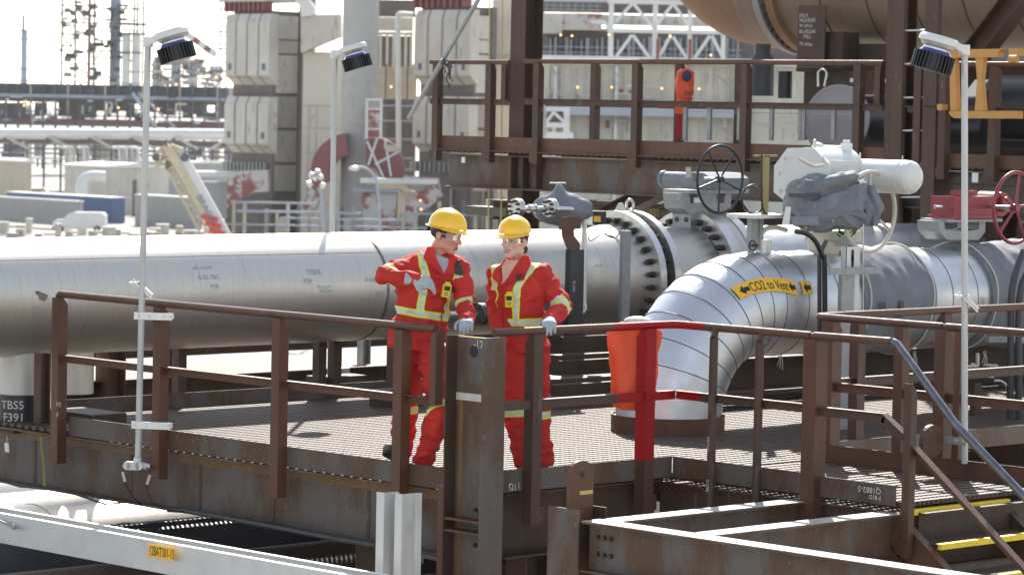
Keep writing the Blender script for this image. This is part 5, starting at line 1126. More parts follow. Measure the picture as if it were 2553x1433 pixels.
def helmet(par, c, fr, s, ridge=True):
    R, Fv, U = fr; c = c+U*.045*s
    def P(u, v):
        th = 2*math.pi*u; r = math.sin(v*math.pi/2); z = math.cos(v*math.pi/2)
        x = .118*r*math.cos(th); y = (.146 if math.sin(th) > 0 else .140)*r*math.sin(th); zz = .128*z**.88
        k = math.exp(-(x/.018)**2)*.006*(v < .93)
        return c+(R*x+Fv*y+U*(zz+k))*s
    m = MB(); m.grid(P, 64, 24)
    def B(u, v):                     # brim all round, longer in front
        th = 2*math.pi*u; f = max(0, math.sin(th)); w = .012+.045*f**2.5+.010*max(0, -math.sin(th))**4
        r = 1+0*v; x = (.118+w*v)*math.cos(th); y = ((.146 if math.sin(th) > 0 else .140)+w*v)*math.sin(th)
        return c+(R*x+Fv*y-U*(.002+.018*v*f+.006*v))*s
    m.grid(B, 64, 4)
    def B2(u, v): return B(u, 1-v)-U*.004*s
    m.grid(B2, 64, 4); h = build('helmet', m, helm_m, par)
    m = MB()
    def S(u, v):
        th = math.pi*(1.02+.96*u); x = .104*math.cos(th); y = .122*math.sin(th); return c+(R*x+Fv*y-U*(.0+.035*v))*s
    m.grid(S, 24, 2); m.obox(c+(-Fv*.138-U*.04)*s, R*.025*s, Fv*.008*s, U*.018*s); build('headband', m, black, h)
    m = MB(); 
    for sx in (-1, 1): m.ell(c+(R*sx*.119+U*.008+Fv*.02)*s, (.005, .009, .009), (R, Fv, U))
    build('rivet', m, helm_m, h); return h
def face_bits(par, c, fr, s, male):
    R, Fv, U = fr; P = lambda x, y, z: c+(R*x+Fv*y+U*z)*s
    m = MB()
    for sx in (-1, 1): m.tube([P(sx*.014, .096, .034), P(sx*.032, .093, .041), P(sx*.052, .076, .034)], [.0035, .0045, .0025], 6)
    build('eyebrow', m, hair_m, par)
    m = MB()
    for sx in (-1, 1): m.ell(P(sx*.032, .082, .010), (.013*s, .008*s, .0075*s), (R, Fv, U))
    build('eye', m, eyew, par)
    m = MB()
    for sx in (-1, 1): m.ell(P(sx*.033, .088, .010), (.006*s, .0045*s, .006*s), (R, Fv, U)); m.tube([P(sx*.018, .088, .016), P(sx*.032, .093, .0195), P(sx*.047, .082, .014)], .002, 5)
    build('iris', m, eye_m, par)
    m = MB()
    if male:
        m.tube([P(-.022, .094, -.053), P(0, .103, -.049), P(.022, .094, -.053)], [.002, .0055, .002], 8); m.tube([P(-.019, .092, -.066), P(0, .101, -.068), P(.019, .092, -.066)], [.002, .006, .002], 8)
    else:
        m.tube([P(-.029, .088, -.048), P(-.012, .101, -.051), P(.012, .101, -.051), P(.029, .088, -.048)], [.002, .004, .004, .002], 8); m.tube([P(-.026, .088, -.054), P(-.01, .100, -.064), P(.01, .100, -.064), P(.026, .088, -.054)], [.002, .0045, .0045, .002], 8)
    build('lips', m, lip_m, par)
    m = MB(); m.tube([P(-.022, .094, -.055 if not male else -.058), P(0, .1035, -.0575 if not male else -.058), P(.022, .094, -.055 if not male else -.058)], .0026 if male else .0032, 6); build('mouth', m, eye_m if male else eyew, par)
    # safety glasses
    m = MB()
    def G(u, v):
        th = (u-.5)*2.15; y = .118*math.cos(th)-.004; x = .079*math.sin(th)/.88; hh = .0225*(1-.25*abs(u-.5)*2)*(1-.55*math.exp(-((u-.5)/.035)**2)*(v < .5))
        return P(x, y*(.93+.07*math.cos(th))-.012, .012+(v-.45)*2*hh)
    m.grid(G, 40, 6); g = build('safety_glasses', m, glass_m, par)
    m = MB()
    for sx in (-1, 1): m.tube([P(sx*.080, .048, .020), P(sx*.084, .01, .018), P(sx*.084, -.03, .010)], .003, 6)
    m.tube([G(u, 1) for u in np.linspace(0, 1, 24)], .0018, 5); build('frame', m, clearm, g)
def hair(par, c, fr, s, male, seed=0):
    R, Fv, U = fr; m = MB()
    def Hf(u, v):
        th = math.pi*(.93+1.14*u) if male else math.pi*(.97+1.06*u)
        ph = -.62+1.2*v if male else -.55+1.15*v
        k = 1+.02*mnoise.noise(Vector((u*9+seed, v*9, 1)))
        x = .0815*math.cos(ph)*math.cos(th)*k; y = -.010+.103*math.cos(ph)*math.sin(th)*k; z = .030+.094*math.sin(ph)*k
        return c+(R*x+Fv*y+U*z)*s
    m.grid(Hf, 36, 14)
    for sx in (-1, 1): m.obox(c+(R*sx*.0765+Fv*.028+U*.022)*s, R*.004*s, Fv*.012*s, U*(.026 if male else .02)*s)
    if not male: m.ell(c+(-Fv*.085-U*.055)*s, (.035*s, .025*s, .035*s), (R, Fv, U)); m.ell(c+(-Fv*.04+R*-.055-U*.05)*s, (.022*s, .03*s, .03*s), (R, Fv, U))
    return build('hair', m, hair_m, par)
def hand(par, wrist, dirv, back, side, s=1., curl=(.5, .6, .5), spread=.06, th_dir=1, name='glove', cuff=.05, mats=None, fcurl=None):
    """dirv: wrist to knuckles; back: normal of the back of the hand; side: towards the thumb."""
    d = nrm(dirv); b = nrm(back-d*(back@d)); sd = nrm(side-d*(side@d)-b*(side@b)); w = np.asarray(wrist, float)
    palm = MB()
    loft(palm, [(w-d*cuff*s, sd, b, .038*s, .031*s), (w+d*.0*s, sd, b, .034*s, .024*s), (w+d*.03*s, sd, b, .040*s, .020*s), (w+d*.075*s, sd, b, .046*s, .018*s), (w+d*.096*s, sd, b, .043*s, .015*s)], 20, .9)
    lens_ = (.072, .080, .076, .062)
    tips = []
    for k in range(4):
        o = (.033-.022*k); base = w+d*(.088-.004*abs(k-1.3))*s+sd*o*s; dr = nrm(d+sd*(1.5-k)*spread)
        fc = fcurl[k] if fcurl else curl; L = lens_[k]*s*1.12; pts = [base-d*.02*s, base]; a = 0; cur = base
        for j, f_ in enumerate((.45, .30, .25)):
            a += fc[j]; dd = nrm(dr*math.cos(a)-b*math.sin(a)); cur = cur+dd*L*f_; pts.append(cur)
        caps(palm, pts, [.0115*s, .0115*s, .0108*s, .0098*s, .0085*s], 10); tips.append(cur)
    tb = w+d*.022*s+sd*.030*s; td = nrm(d*.55+sd*.75*th_dir-b*.45); t1 = tb+td*.040*s; t2 = t1+nrm(d*.85+sd*.25-b*.5)*.030*s; t3 = t2+nrm(d*.9-sd*.1-b*.5)*.024*s
    caps(palm, [tb-td*.02*s, tb, t1, t2, t3], [.016*s, .017*s, .014*s, .0118*s, .010*s], 10)
    return remesh(name, palm, .0042, mats or glove_m, par, 2)
def collar(par, nk, fr, w, dpt, h, gap=.5, lay=0):
    R, Fv, U = fr; m = MB()
    def C(u, v):
        t = gap+(2*math.pi-2*gap)*u+math.pi/2; k = 1+.28*v; z = h*(math.sin(v*2.2)*.9-.35*max(0, v-.6)) ; dip = -.055*(abs(u-.5)*2)**3
        out = 1+.30*v
        return nk+R*math.cos(t)*w*out+Fv*math.sin(t)*dpt*(1+.35*v)+U*(z+dip-.012)
    m.grid(C, 40, 8); m.grid(lambda u, v: C(u, 1-v)+R*.0-U*.004, 40, 8)
    return build('collar', m, red_plain, par)
def gasdet(par, c, fr, tilt=.1):
    R, Fv, U = fr; U2 = nrm(U+R*tilt); R2 = nrm(R-U*tilt); m = MB()
    m.obox(c, R2*.030, Fv*.014, U2*.046); m.obox(c+U2*.052, R2*.018, Fv*.010, U2*.010); g = build('gas_detector', m, yellow, par)
    m = MB(); m.obox(c+Fv*.0155+U2*.018, R2*.020, Fv*.002, U2*.015); m.cyl(c+Fv*.014-U2*.02, c+Fv*.018-U2*.02, .011, n=16); build('screen', m, ink, g)
    m = MB(); m.cyl(c+Fv*.018-U2*.02, c+Fv*.020-U2*.02, .006, n=12); build('button', m, paper, g)
def boot(par, heel, toe_, upv=Z_, s=1.):
    heel = np.asarray(heel, float); toe_ = np.asarray(toe_, float); d = nrm(toe_-heel); L = np.linalg.norm(toe_-heel); sd = nrm(np.cross(upv, d)); u = np.cross(d, sd); m = MB()
    caps(m, [heel+u*.14*s, heel+u*.05*s], [.052*s, .050*s], 14); caps(m, [heel+u*.055*s, heel+d*L*.45+u*.045*s, heel+d*(L*.85)+u*.038*s], [.045*s, .045*s, .042*s], 14)
    b_ = remesh('boot', m, .008, boot_m, par, 3)
    m = MB(); pts = [(-.04, -.036), (L*.5, -.042), (L*.9, -.045), (L+.01, -.02), (L+.01, .02), (L*.9, .045), (L*.5, .042), (-.04, .036)]
    m.prism(pts, heel-u*.005, d, sd, u*.022); build('sole', m, sole_m, b_)
# ------------------------------------------------------------------ the man
def JD(x, y, D): return ad_(x, y, D)
DM = 22.42
fb = frame_from(.28, .02); fh = frame_from(1.12, .26, .0)
hc = JD(1111, 587, DM-.02)
J = dict(neck=JD(1090, 641, DM+.02), n2=JD(1086, 650, DM+.02), chest=JD(1074, 684, DM), chest2=JD(1060, 722, DM), waist=JD(1052, 785, DM), hip=JD(1042, 835, DM), pelvis=JD(1040, 868, DM),
         shR=JD(1020, 664, DM), elR=JD(958, 688, DM-.16), wrR=JD(1030, 697, DM-.34), shL=JD(1138, 668, DM-.02), elL=JD(1160, 752, DM-.10), wrL=JD(1163, 797, DM-.36),
         hipR=JD(1022, 872, DM+.02), knR=JD(1012, 1010, DM+.05), anR=JD(1003, 1118, DM+.18), hipL=JD(1072, 872, DM-.02), knL=JD(1100, 1020, DM-.24), anL=JD(1056, 1150, DM-.02))
J['torso'] = [('pelvis', .195, .140), ('hip', .20, .145), ('waist', .188, .125), ('chest2', .20, .135), ('chest', .195, .13), ('n2', .10, .085), ('neck', .082, .075)]
J['limbs'] = [(('n2', 'shR', 'elR', 'wrR'), (.075, .085, .066, .050)), (('n2', 'shL', 'elL', 'wrL'), (.075, .085, .064, .048)),
              (('hipR', 'knR', 'anR'), (.108, .085, .074)), (('hipL', 'knL', 'anL'), (.108, .086, .074))]
def tape_fn(J, fr, sus, wz, mirror=None, arms=(), legs=(), lean=0.):
    R, Fv, U = fr
    def f(co):
        l = co-J['waist']; x = -(l@R); z = l@U; y = l@Fv; tor = (np.abs(x) < .24)
        arm = np.zeros(len(co), bool)
        for a_, b_, r_ in arms:
            t, d = seg_t(co, J[a_], J[b_]); arm |= (t > (.42 if a_[:2] == 'sh' else 0)) & (t < 1.1) & (d < .075) & (((co-J['chest2'])@R)**2 > .0)
        best = np.full(len(co), 1.)
        w_ = np.abs(z-wz-lean*x); ok = (z > -.2) & (z < .2) & (np.abs(x) < .30) & (~arm); best = np.where(ok, np.minimum(best, w_), best)
        for br_ in sus:         # braces: (height, x) along each
            xx = np.interp(z, [q[0] for q in br_], [q[1] for q in br_]); ok = (z > wz) & (z < .425) & (~arm) & (np.abs(x) < .32); best = np.where(ok, np.minimum(best, np.abs(x-xx)*1.0), best)
        best = np.where((np.abs(x-(J['neck']-J['waist'])@-R) < .085) & (z > .3), 1., best)
        for a_, b_, r_, t0 in [(q[0], q[1], q[2], q[3]) for q in ARM]: 
            d_ = J[b_]-J[a_]; L_ = np.linalg.norm(d_); t, d = seg_t(co, J[a_], J[b_]); best = np.where((d < r_) & (t > 0) & (t < 1.3) , np.minimum(best, np.abs(t-t0)*L_), best)
        return best
    return f
ARM = [('shR', 'elR', .125, .86), ('elL', 'wrL', .10, .28), ('hipR', 'knR', .13, 1.06), ('hipL', 'knL', .13, .98)]
tf = tape_fn(J, fb, [[(.0, -.045), (.08, -.043), (.28, -.010), (.44, -.018)], [(.03, .155), (.14, .178), (.28, .215), (.34, .20), (.42, .15)]], .012, arms=(('shR', 'elR', 0), ('elR', 'wrR', 0), ('shL', 'elL', 0), ('elL', 'wrL', 0)), lean=-.15)
man = person('person', 'person in red coverall and yellow helmet gesturing with one raised glove, seen from the side', J, fh, fb, 1.09, True, None, hc, tf, None, 3)
face_bits(man, hc, fh, 1.09, True); hair(man, hc, fh, 1.09, True); helmet(man, hc+fh[2]*.018, (fh[0], nrm(fh[1]*math.cos(.10)+fh[2]*math.sin(.10)), nrm(fh[2]*math.cos(.10)-fh[1]*math.sin(.10))), .98)
m = MB(); m.ell(hc+fh[0]*.096-fh[1]*.002-fh[2]*.006, (.010, .008, .008), fh); build('earplug', m, yellow, man)
collar(man, J['neck']+Z_*.010, fb, .082, .080, .060, .9)
R_b, F_b, U_b = fb
clothpatch(man, J, fb, [(-.035, .03), (-.02, -.03), (.012, -.11), (.012, -.11), (.04, -.06), (.065, -.01)], tee_m, 'tshirt', .010)
clothpatch(man, J, fb, [(-.085, .075), (-.115, .0), (-.085, -.045), (.008, -.125), (.012, -.105), (-.012, -.045), (-.030, .0), (-.045, .075)], red_plain, 'lapel', .016)
clothpatch(man, J, fb, [(.055, .04), (.045, -.03), (.016, -.105), (.010, -.125), (.115, -.075), (.125, -.02), (.10, .02), (.085, .05)][:8], red_plain, 'lapel', .016)
clothpatch(man, J, fb, [(.004, -.12), (.004, -.30), (.008, -.52), (.014, -.52), (.010, -.30), (.010, -.12)], red_dk, 'placket', .002)
gasdet(man, J['chest2']+F_b*.152-R_b*.112+U_b*.005, fb, -.15)
m = MB(); c = J['chest']+F_b*.160-R_b*.155+U_b*.045; m.obox(c, nrm(R_b+U_b*.2)*.026, F_b*.018, U_b*.036); m.cyl(c+U_b*.02, c+U_b*.07, .012, n=10); m.tube([c-U_b*.03, c-U_b*.08-R_b*.02], .006, 6); build('radio_microphone', m, black, man)
hand(man, J['wrR']+RH*.0, RH*1.0-Z_*.12-FH*.05, Z_*.75-FH*.65, -FH*.6-Z_*.5, 1.15, fcurl=[(.40, .5, .35), (.55, .55, .35), (.65, .6, .4), (.75, .6, .4)], mats=glove_m)
wl = J['wrL']; ct = A(-.03, .06, 1.05)
hand(man, wl, (ct+A(-.03, .05, .035))-wl, Z_*1.0-FH*.6, -RH*.8-Z_*.1, 1.08, fcurl=[(.5, .8, .5), (.55, .85, .5), (.6, .9, .5), (.65, .9, .5)], mats=glove_m)
boot(man, JD(998, 1150, DM+.28), JD(962, 1128, DM+.16), nrm(Z_*.9-RH*.3)); boot(man, J['anL']-Z_*.13+RH*.0, J['anL']-Z_*.13-FH*.17+RH*.05)
JM, fbM = J, fb
# ------------------------------------------------------------------ the woman
DW = 22.55
fb = frame_from(-.28, .04); fh = frame_from(-.62, .04, .03)
hc = JD(1283, 603, DW-.05)
J = dict(neck=JD(1291, 655, DW+.02), n2=JD(1292, 664, DW+.02), chest=JD(1293, 700, DW), chest2=JD(1294, 740, DW), waist=JD(1298, 800, DW), hip=JD(1302, 845, DW+.02), pelvis=JD(1306, 875, DW+.03),
         shR=JD(1243, 688, DW), elR=JD(1236, 775, DW+.02), wrR=JD(1258, 845, DW-.10), shL=JD(1352, 688, DW), elL=JD(1407, 766, DW-.08), wrL=JD(1370, 800, DW-.30),
         hipR=JD(1283, 880, DW+.03), knR=JD(1284, 1030, DW+.0), anR=JD(1312, 1150, DW+.0), hipL=JD(1334, 880, DW+.03), knL=JD(1338, 1030, DW+.06), anL=JD(1352, 1150, DW+.08))
J['torso'] = [('pelvis', .180, .135), ('hip', .182, .14), ('waist', .176, .12), ('chest2', .184, .145), ('chest', .182, .13), ('n2', .085, .075), ('neck', .062, .06)]
J['limbs'] = [(('n2', 'shR', 'elR', 'wrR'), (.060, .078, .060, .046)), (('n2', 'shL', 'elL', 'wrL'), (.060, .080, .062, .047)),
              (('hipR', 'knR', 'anR'), (.105, .082, .076)), (('hipL', 'knL', 'anL'), (.105, .084, .080))]
ARM = [('elL', 'wrL', .10, .12), ('hipR', 'knR', .13, 1.0), ('hipL', 'knL', .13, 1.02)]
tf = tape_fn(J, fb, [[(.0, -.165), (.45, -.165)], [(.0, .0), (.24, .004), (.40, .09), (.46, .10)]], .0, arms=(('shR', 'elR', 0), ('elR', 'wrR', 0), ('shL', 'elL', 0), ('elL', 'wrL', 0)), lean=.05)
wom = person('person', 'person in red coverall and yellow helmet smiling, one glove resting on the rail', J, fh, fb, 1.02, False, None, hc, tf, None, 11)
face_bits(wom, hc, fh, 1.02, False); hair(wom, hc, fh, 1.02, False, 3); helmet(wom, hc+fh[2]*.024, (fh[0], nrm(fh[1]*math.cos(-.06)-fh[2]*math.sin(.02)), nrm(fh[2])), .92)
collar(wom, J['neck']+Z_*.008, fb, .070, .068, .060, 1.0)
R_b, F_b, U_b = fb
clothpatch(wom, J, fb, [(-.072, .02), (-.085, -.02), (-.07, -.09), (-.066, -.142), (-.066, -.142), (-.03, -.09), (.01, -.02), (.052, .03)], skin_w, 'bare_neckline', .012)
clothpatch(wom, J, fb, [(-.080, .025), (-.125, -.04), (-.145, -.09), (-.075, -.150), (-.064, -.138), (-.082, -.085), (-.088, -.03), (-.070, .025)], red_plain, 'lapel', .016)
clothpatch(wom, J, fb, [(.050, .055), (.005, -.02), (-.030, -.09), (-.072, -.150), (.065, -.105), (.088, -.06), (.102, -.017), (.078, .055)], red_plain, 'lapel', .016)
clothpatch(wom, J, fb, [(-.070, -.14), (-.066, -.28), (-.045, -.52), (-.038, -.52), (-.059, -.28), (-.063, -.14)], red_dk, 'placket', .002)
clothpatch(wom, J, fb, [(.075, -.20), (.075, -.205), (.155, -.205), (.155, -.20)], red_dk, 'pocket_seam', .002, n=6)
clothpatch(man, JM, fbM, [(-.15, -.205), (-.15, -.21), (-.085, -.215), (-.085, -.21)], red_dk, 'pocket_seam', .002, n=6)
gasdet(wom, J['chest2']+F_b*.158+R_b*.022-U_b*.012, fb, .04)
m = MB(); m.obox(J['neck']+F_b*.150-R_b*.048-U_b*.088, R_b*.014, F_b*.012, U_b*.022); build('collar_clip', m, black, wom)
m = MB(); p = J['waist']+R_b*.155+F_b*.07+U_b*.14; m.cyl(p, p+U_b*.07, .006, n=8); build('pen', m, lens_b, wom)
wl = JD(1370, 800, DW-.37); hr_ = ay_(1350, 812, 0.0)
hand(wom, wl, A(hr_[0]-.01, -0.085, 1.115)-wl, Z_*.8-FH*.7, -RH, 1.1, fcurl=[(.55, .6, .35), (.6, .65, .35), (.65, .7, .35), (.7, .7, .35)])
boot(wom, J['anR']-Z_*.12, J['anR']-Z_*.12-FH*.16-RH*.07); boot(wom, J['anL']-Z_*.12, J['anL']-Z_*.12-FH*.15+RH*.08)
# ================================================================ THE PLANT BEYOND (330 m and further)
gm = mat('gravel_ground', (.42, .39, .33), .9, 0, (.30, .275, .23), .05, .5, (1, 1, 1), 0, 40, col3=(.52, .50, .45), s3=.4, a3=.4)
m = MB(); m.add([(-2500, -2500, -12), (4500, -2500, -12), (4500, 4500, -12), (-2500, 4500, -12)], [(0, 1, 2, 3)]); struct('ground', m, gm, 'pale gravel yard around the plant')
V1 = (1, 1, .3)
panel = mat('pale_panel', (.56, .53, .475), .6, 0, (.43, .40, .35), .5, .5, V1, 0, col3=(.30, .25, .20), s3=1.6, a3=.28)
panel_d = mat('grey_brown_panel', (.36, .34, .31), .65, 0, (.27, .25, .225), .5, .5, V1, 0, col3=(.20, .17, .15), s3=1.5, a3=.3)
concrete = mat('concrete', (.44, .43, .40), .8, 0, (.36, .35, .33), .3, .5, V1, 0, col3=(.30, .29, .27), s3=1.4, a3=.3)
beige = mat('beige_steel', (.50, .44, .34), .6, 0, (.40, .34, .26), .6, .5, V1)
frame_d = mat('dark_frame', (.10, .085, .075), .7, 0, (.15, .12, .10), .7, .5)
blued = mat('blue_grey_steel', (.085, .095, .115), .6, .1, (.14, .145, .16), .5, .5)
blue_l = mat('light_blue_grey', (.36, .40, .46), .6, .1, (.28, .31, .36), .4, .5)
wht = mat('far_white', (.70, .70, .68), .5, 0, (.60, .59, .56), .5, .5)
patch = mat('maroon_cream_patches', (.52, .49, .46), .6, 0, (.28, .085, .08), .55, .45, (1, 1, 1), 0, sharp=.85)
mar_f = mat('far_maroon', (.25, .075, .07), .6, 0, (.20, .06, .055), .4, .5)
wallm = mat('cream_wall', (.60, .57, .49), .6, 0, (.52, .49, .42), .15, .5, V1, 0, col3=(.42, .37, .32), s3=.8, a3=.15)
blue_c = mat('blue_container', (.10, .16, .28), .6, 0, (.08, .13, .23), .6, .5)
grey_c = mat('grey_container', (.38, .38, .37), .6, 0, (.32, .32, .31), .6, .5)
lampm = emit('orange_lamp_glow', (1., .50, .18), 2.4)
crane_y = mat('crane_cream', (.60, .52, .38), .5, 0, (.48, .40, .27), 1.2, .5)
def fbx(m, D, x0, y0, x1, y1, th=1.):
    c = ad_((x0+x1)/2, (y0+y1)/2, D); s = D/F; m.obox(c+FH*th/2, RH*abs(x1-x0)/2*s, FH*th/2, Z_*abs(y1-y0)/2*s); return m
def fbar(m, D, x0, y0, x1, y1, w, th=None):
    a, b = ad_(x0, y0, D), ad_(x1, y1, D); m.bar(a, b, w, th or w, FH); return m
def fth(name, label, cat, D, x, y, group=None): return thing(name, label, cat, ad_(x, y, D), group)
def P_(par, name, mm, D, *r, th=1.): m = MB(); fbx(m, D, *r, th=th); return build(name, m, mm, par)
def cbox(m, xl, xc, xr, yt, yb, D):       # plant-aligned box: near corner at xc, left face to xl, right face to xr
    c = ad_(xc, yb, D); yl = ax_(xl, (yt+yb)/2, c[0])[1]; xr_ = ay_(xr, (yt+yb)/2, c[1])[0]; zt = ad_(xc, yt, D)[2]; m.box(c[0], xr_, c[1], yl, c[2], zt); return c, yl, xr_, zt
def zc(y, x, D): return ad_(x, y, D)[2]
mark_m = mat('dull_blue_grey_marking', (.10, .12, .16), .6)
# panel towers
for ti, (xl, xc, xr, y0, lab) in enumerate([(563, 668, 745, 28, 'tall heater casing of pale ribbed panels left of the concrete stack'), (1030, 1165, 1222, 18, 'second pale ribbed heater casing, right of the white downpipe')]):
    D = 330; t = fth('heater_tower', lab, 'industrial tower', D, xc, 620, 'ribbed heater casings')
    m = MB(); c, yl, xr_, zt = cbox(m, xl+16, xc, xr, y0, 640, D); build('core', m, frame_d, t)
    for (ya, yb_) in ((y0+8, 235), (242, 405)):
        za, zb_ = zc(ya, xc, D), zc(yb_, xc, D); nr = 4; m = MB(); m.box(c[0]-1.0, c[0]-.05, c[1]-1.1, ax_(xl, 200, c[0])[1]-1.4, zb_+1.6, za-.5); build('backing', m, frame_d, t)
        yw = (ax_(xl, 200, c[0])[1]-c[1])
        for k in range(nr):
            a = c[1]+yw*k/nr-1.2; b = c[1]+yw*(k+.87)/nr-1.2; m = MB()
            m.prism([(c[0]-.05, zb_+.9), (c[0]-1.3, zb_+1.9), (c[0]-1.3, za-.9), (c[0]-.9, za), (c[0]-.05, za)], A(0, a, 0), X_, Z_, A(0, b-a, 0)); build('casing_panel', m, panel, t)
            if k in (0, 3): m = MB(); m.box(c[0]-1.33, c[0]-1.3, (a+b)/2-.26, (a+b)/2+.26, zb_+2.4, zb_+3.1); build('panel_marking', m, mark_m, t)
    for k, (ya, yb_) in enumerate(((40, 98), (101, 133), (137, 232), (240, 318), (325, 404), (411, 476))):
        za, zb_ = zc(ya, xc, D), zc(yb_, xc, D); m = MB(); m.box(c[0]+.35, xr_-.6, c[1]-.35, c[1]-.02, zb_, za); build('side_panel', m, panel_d if k > 2 else panel, t)
    m = MB(); m.box(c[0]-.1, c[0]+.25, c[1]-.5, c[1]+.2, -12, zt); build('corner_post', m, frame_d, t)
    m = MB(); m.box(xr_-.5, xr_+.2, c[1]-.5, c[1]-.05, -12, zt); build('corner_post', m, frame_d, t)
    for k in range(9):
        yy = c[1]+yw*(k+.5)/9.5; m = MB(); m.box(c[0]-.9, c[0]+.3, yy-.15, yy+.15, zt-.1, zt+.9); build('header_tube', m, mar_f, t)
    m = MB(); m.box(c[0]-1.2, xr_, c[1]-.6, c[1]+yw, zt+.9, zt+8); build('upper_casing', m, panel, t)
    for k in range(12):
        yy = c[1]+yw*(k+.5)/12; m = MB(); m.box(c[0]-.5, c[0]-.05, yy-.1, yy+.1, zc(432, xc, D), zc(406, xc, D)); build('tube', m, galv, t)
# right flank of tower one
t = fth('casing', 'grey curved casing along the right flank of the left heater tower', 'casing', 332, 765, 500)
m = MB(); a = ad_(757, 620, 334); m.cyl(A(a[0], a[1], -12), A(a[0], a[1], zc(-30, 757, 334)), .9, n=20); build('shell', m, panel_d, t)
# concrete stack
t = fth('stack', 'broad round concrete stack rising out of the picture between the heater towers', 'stack', 320, 890, 600)
m = MB(); a = ad_(890, 600, 322); m.cyl(A(a[0], a[1], -12), A(a[0], a[1], 26), 45*322/F, n=40); build('shell', m, concrete, t)
for yy in (205, 303, 405, 470): z = zc(yy, 890, 320); m = MB(); m.lathe(A(a[0], a[1], z), Z_, [(0, 45*322/F), (0, 45*322/F+.06), (.12, 45*322/F+.06), (.12, 45*322/F)], 40); build('joint_ring', m, concrete, t)
# duct boxes and beige framing between the towers
t = fth('duct', 'cream duct box with faded red lettering spots, upper left of the stack', 'duct', 326, 800, 130)
def fpoly(par, name, mm, D, pts, th): 
    P = [ad_(x, y, D) for x, y in pts]; o = P[0]; m = MB(); m.prism([((p-o)@RH, (p-o)[2]) for p in P], o, RH, Z_, FH*th); return build(name, m, mm, par)
fpoly(t, 'duct_box', panel, 326, [(750, 132), (848, 92), (848, 36), (750, 38)], 4)
for x, y in ((780, 55), (818, 60)): P_(t, 'stain', mar_f, 325.9, x-4, y-7, x+3, y+7, th=.1)
fpoly(t, 'bend', wht, 325, [(735, 0), (770, 0), (785, 20), (778, 40), (750, 42), (748, 20)], 3)
t = fth('braced_framing', 'beige braced framing in front of the stack foot, behind the middle lamp pole', 'steel frame', 324, 800, 500)
for r in ((765, 262, 772, 500), (785, 265, 790, 500), (832, 262, 838, 420), (700+55, 262, 842, 268), (755, 318, 842, 323), (755, 380, 800, 384)): P_(t, 'member', beige, 324, *r, th=.5)
m = MB(); fbar(m, 324, 765, 318, 785, 285, .25); build('brace', m, beige, t)
P_(t, 'panel', wallm, 329, 752, 130, 848, 600, th=2)
def arcband(par, name, mm, D, c, r0, r1, a0, a1, th):
    t_ = np.linspace(R_(a0), R_(a1), 12); pts = [(c[0]+r1*math.cos(a), c[1]-r1*math.sin(a)) for a in t_]+[(c[0]+r0*math.cos(a), c[1]-r0*math.sin(a)) for a in t_[::-1]]
    P = [ad_(x, y, D) for x, y in pts]; m = MB(); n = 12
    for k in range(n-1):
        q = [P[k], P[k+1], P[2*n-2-k], P[2*n-1-k]]; m.add(q+[p+FH*th for p in q], [(0, 1, 2, 3), (7, 6, 5, 4), (0, 4, 5, 1), (3, 2, 6, 7)])
    return build(name, m, mm, par)
t = fth('duct', 'dark red curved duct on the left side of the stack foot', 'duct', 318, 820, 450)
arcband(t, 'bend', mar_f, 318, (872, 430), 42, 98, 95, 205, 3); fpoly(t, 'lower_leg', patch, 318, [(752, 520), (775, 465), (800, 490), (775, 545)], 3)
t = fth('duct', 'dark red duct crossed by cream bands on the right of the stack foot', 'duct', 316, 960, 400)
fpoly(t, 'duct_body', mar_f, 316, [(912, 346), (952, 344), (985, 362), (1002, 395), (1012, 444), (948, 444), (935, 420), (912, 415)], 3)
for a, b in (((915, 352), (955, 440)), ((940, 346), (918, 412)), ((935, 410), (1000, 375)), ((960, 350), (975, 440))): m = MB(); fbar(m, 315.8, *a, *b, .2); build('band', m, wht, t)
fpoly(t, 'top_plate', beige, 315.5, [(955, 362), (985, 362), (996, 378), (962, 380)], .5)
t = fth('ladder_tower', 'white braced ladder frame standing above the dark red duct right of the stack', 'frame', 316, 935, 300)
for r in ((911, 246, 917, 346), (947, 246, 953, 346), (911, 246, 953, 251), (914, 270, 950, 274), (914, 320, 950, 324)): P_(t, 'member', wht, 315, *r, th=.4)
P_(t, 'panel', patch, 316, 918, 275, 946, 342, th=.5)
t = fth('duct', 'patchy cream and dark red duct legs low behind the man', 'duct', 312, 1000, 540)
fpoly(t, 'leg', patch, 312, [(902, 480), (990, 480), (982, 600), (908, 600)], 4); fpoly(t, 'leg', patch, 311, [(980, 575), (1005, 520), (1075, 455), (1103, 490), (1035, 545), (1010, 600)], 4)
fpoly(t, 'elbow', patch, 313, [(1005, 440), (1092, 445), (1098, 480), (1040, 480), (1005, 462)], 3)
P_(t, 'ledge', wht, 310, 898, 446, 1090, 458, th=2); P_(t, 'ledge', blue_l, 311, 880, 472, 1000, 479, th=2)
t = fth('duct', 'patchy cream and dark red duct under the left heater tower', 'duct', 322, 640, 460)
fpoly(t, 'leg', patch, 320, [(568, 428), (668, 425), (668, 478), (632, 480), (590, 500), (565, 520)], 3); P_(t, 'roof', wht, 324, 470, 428, 580, 441, th=4); P_(t, 'wall', grey_c, 325, 485, 455, 566, 545, th=4)
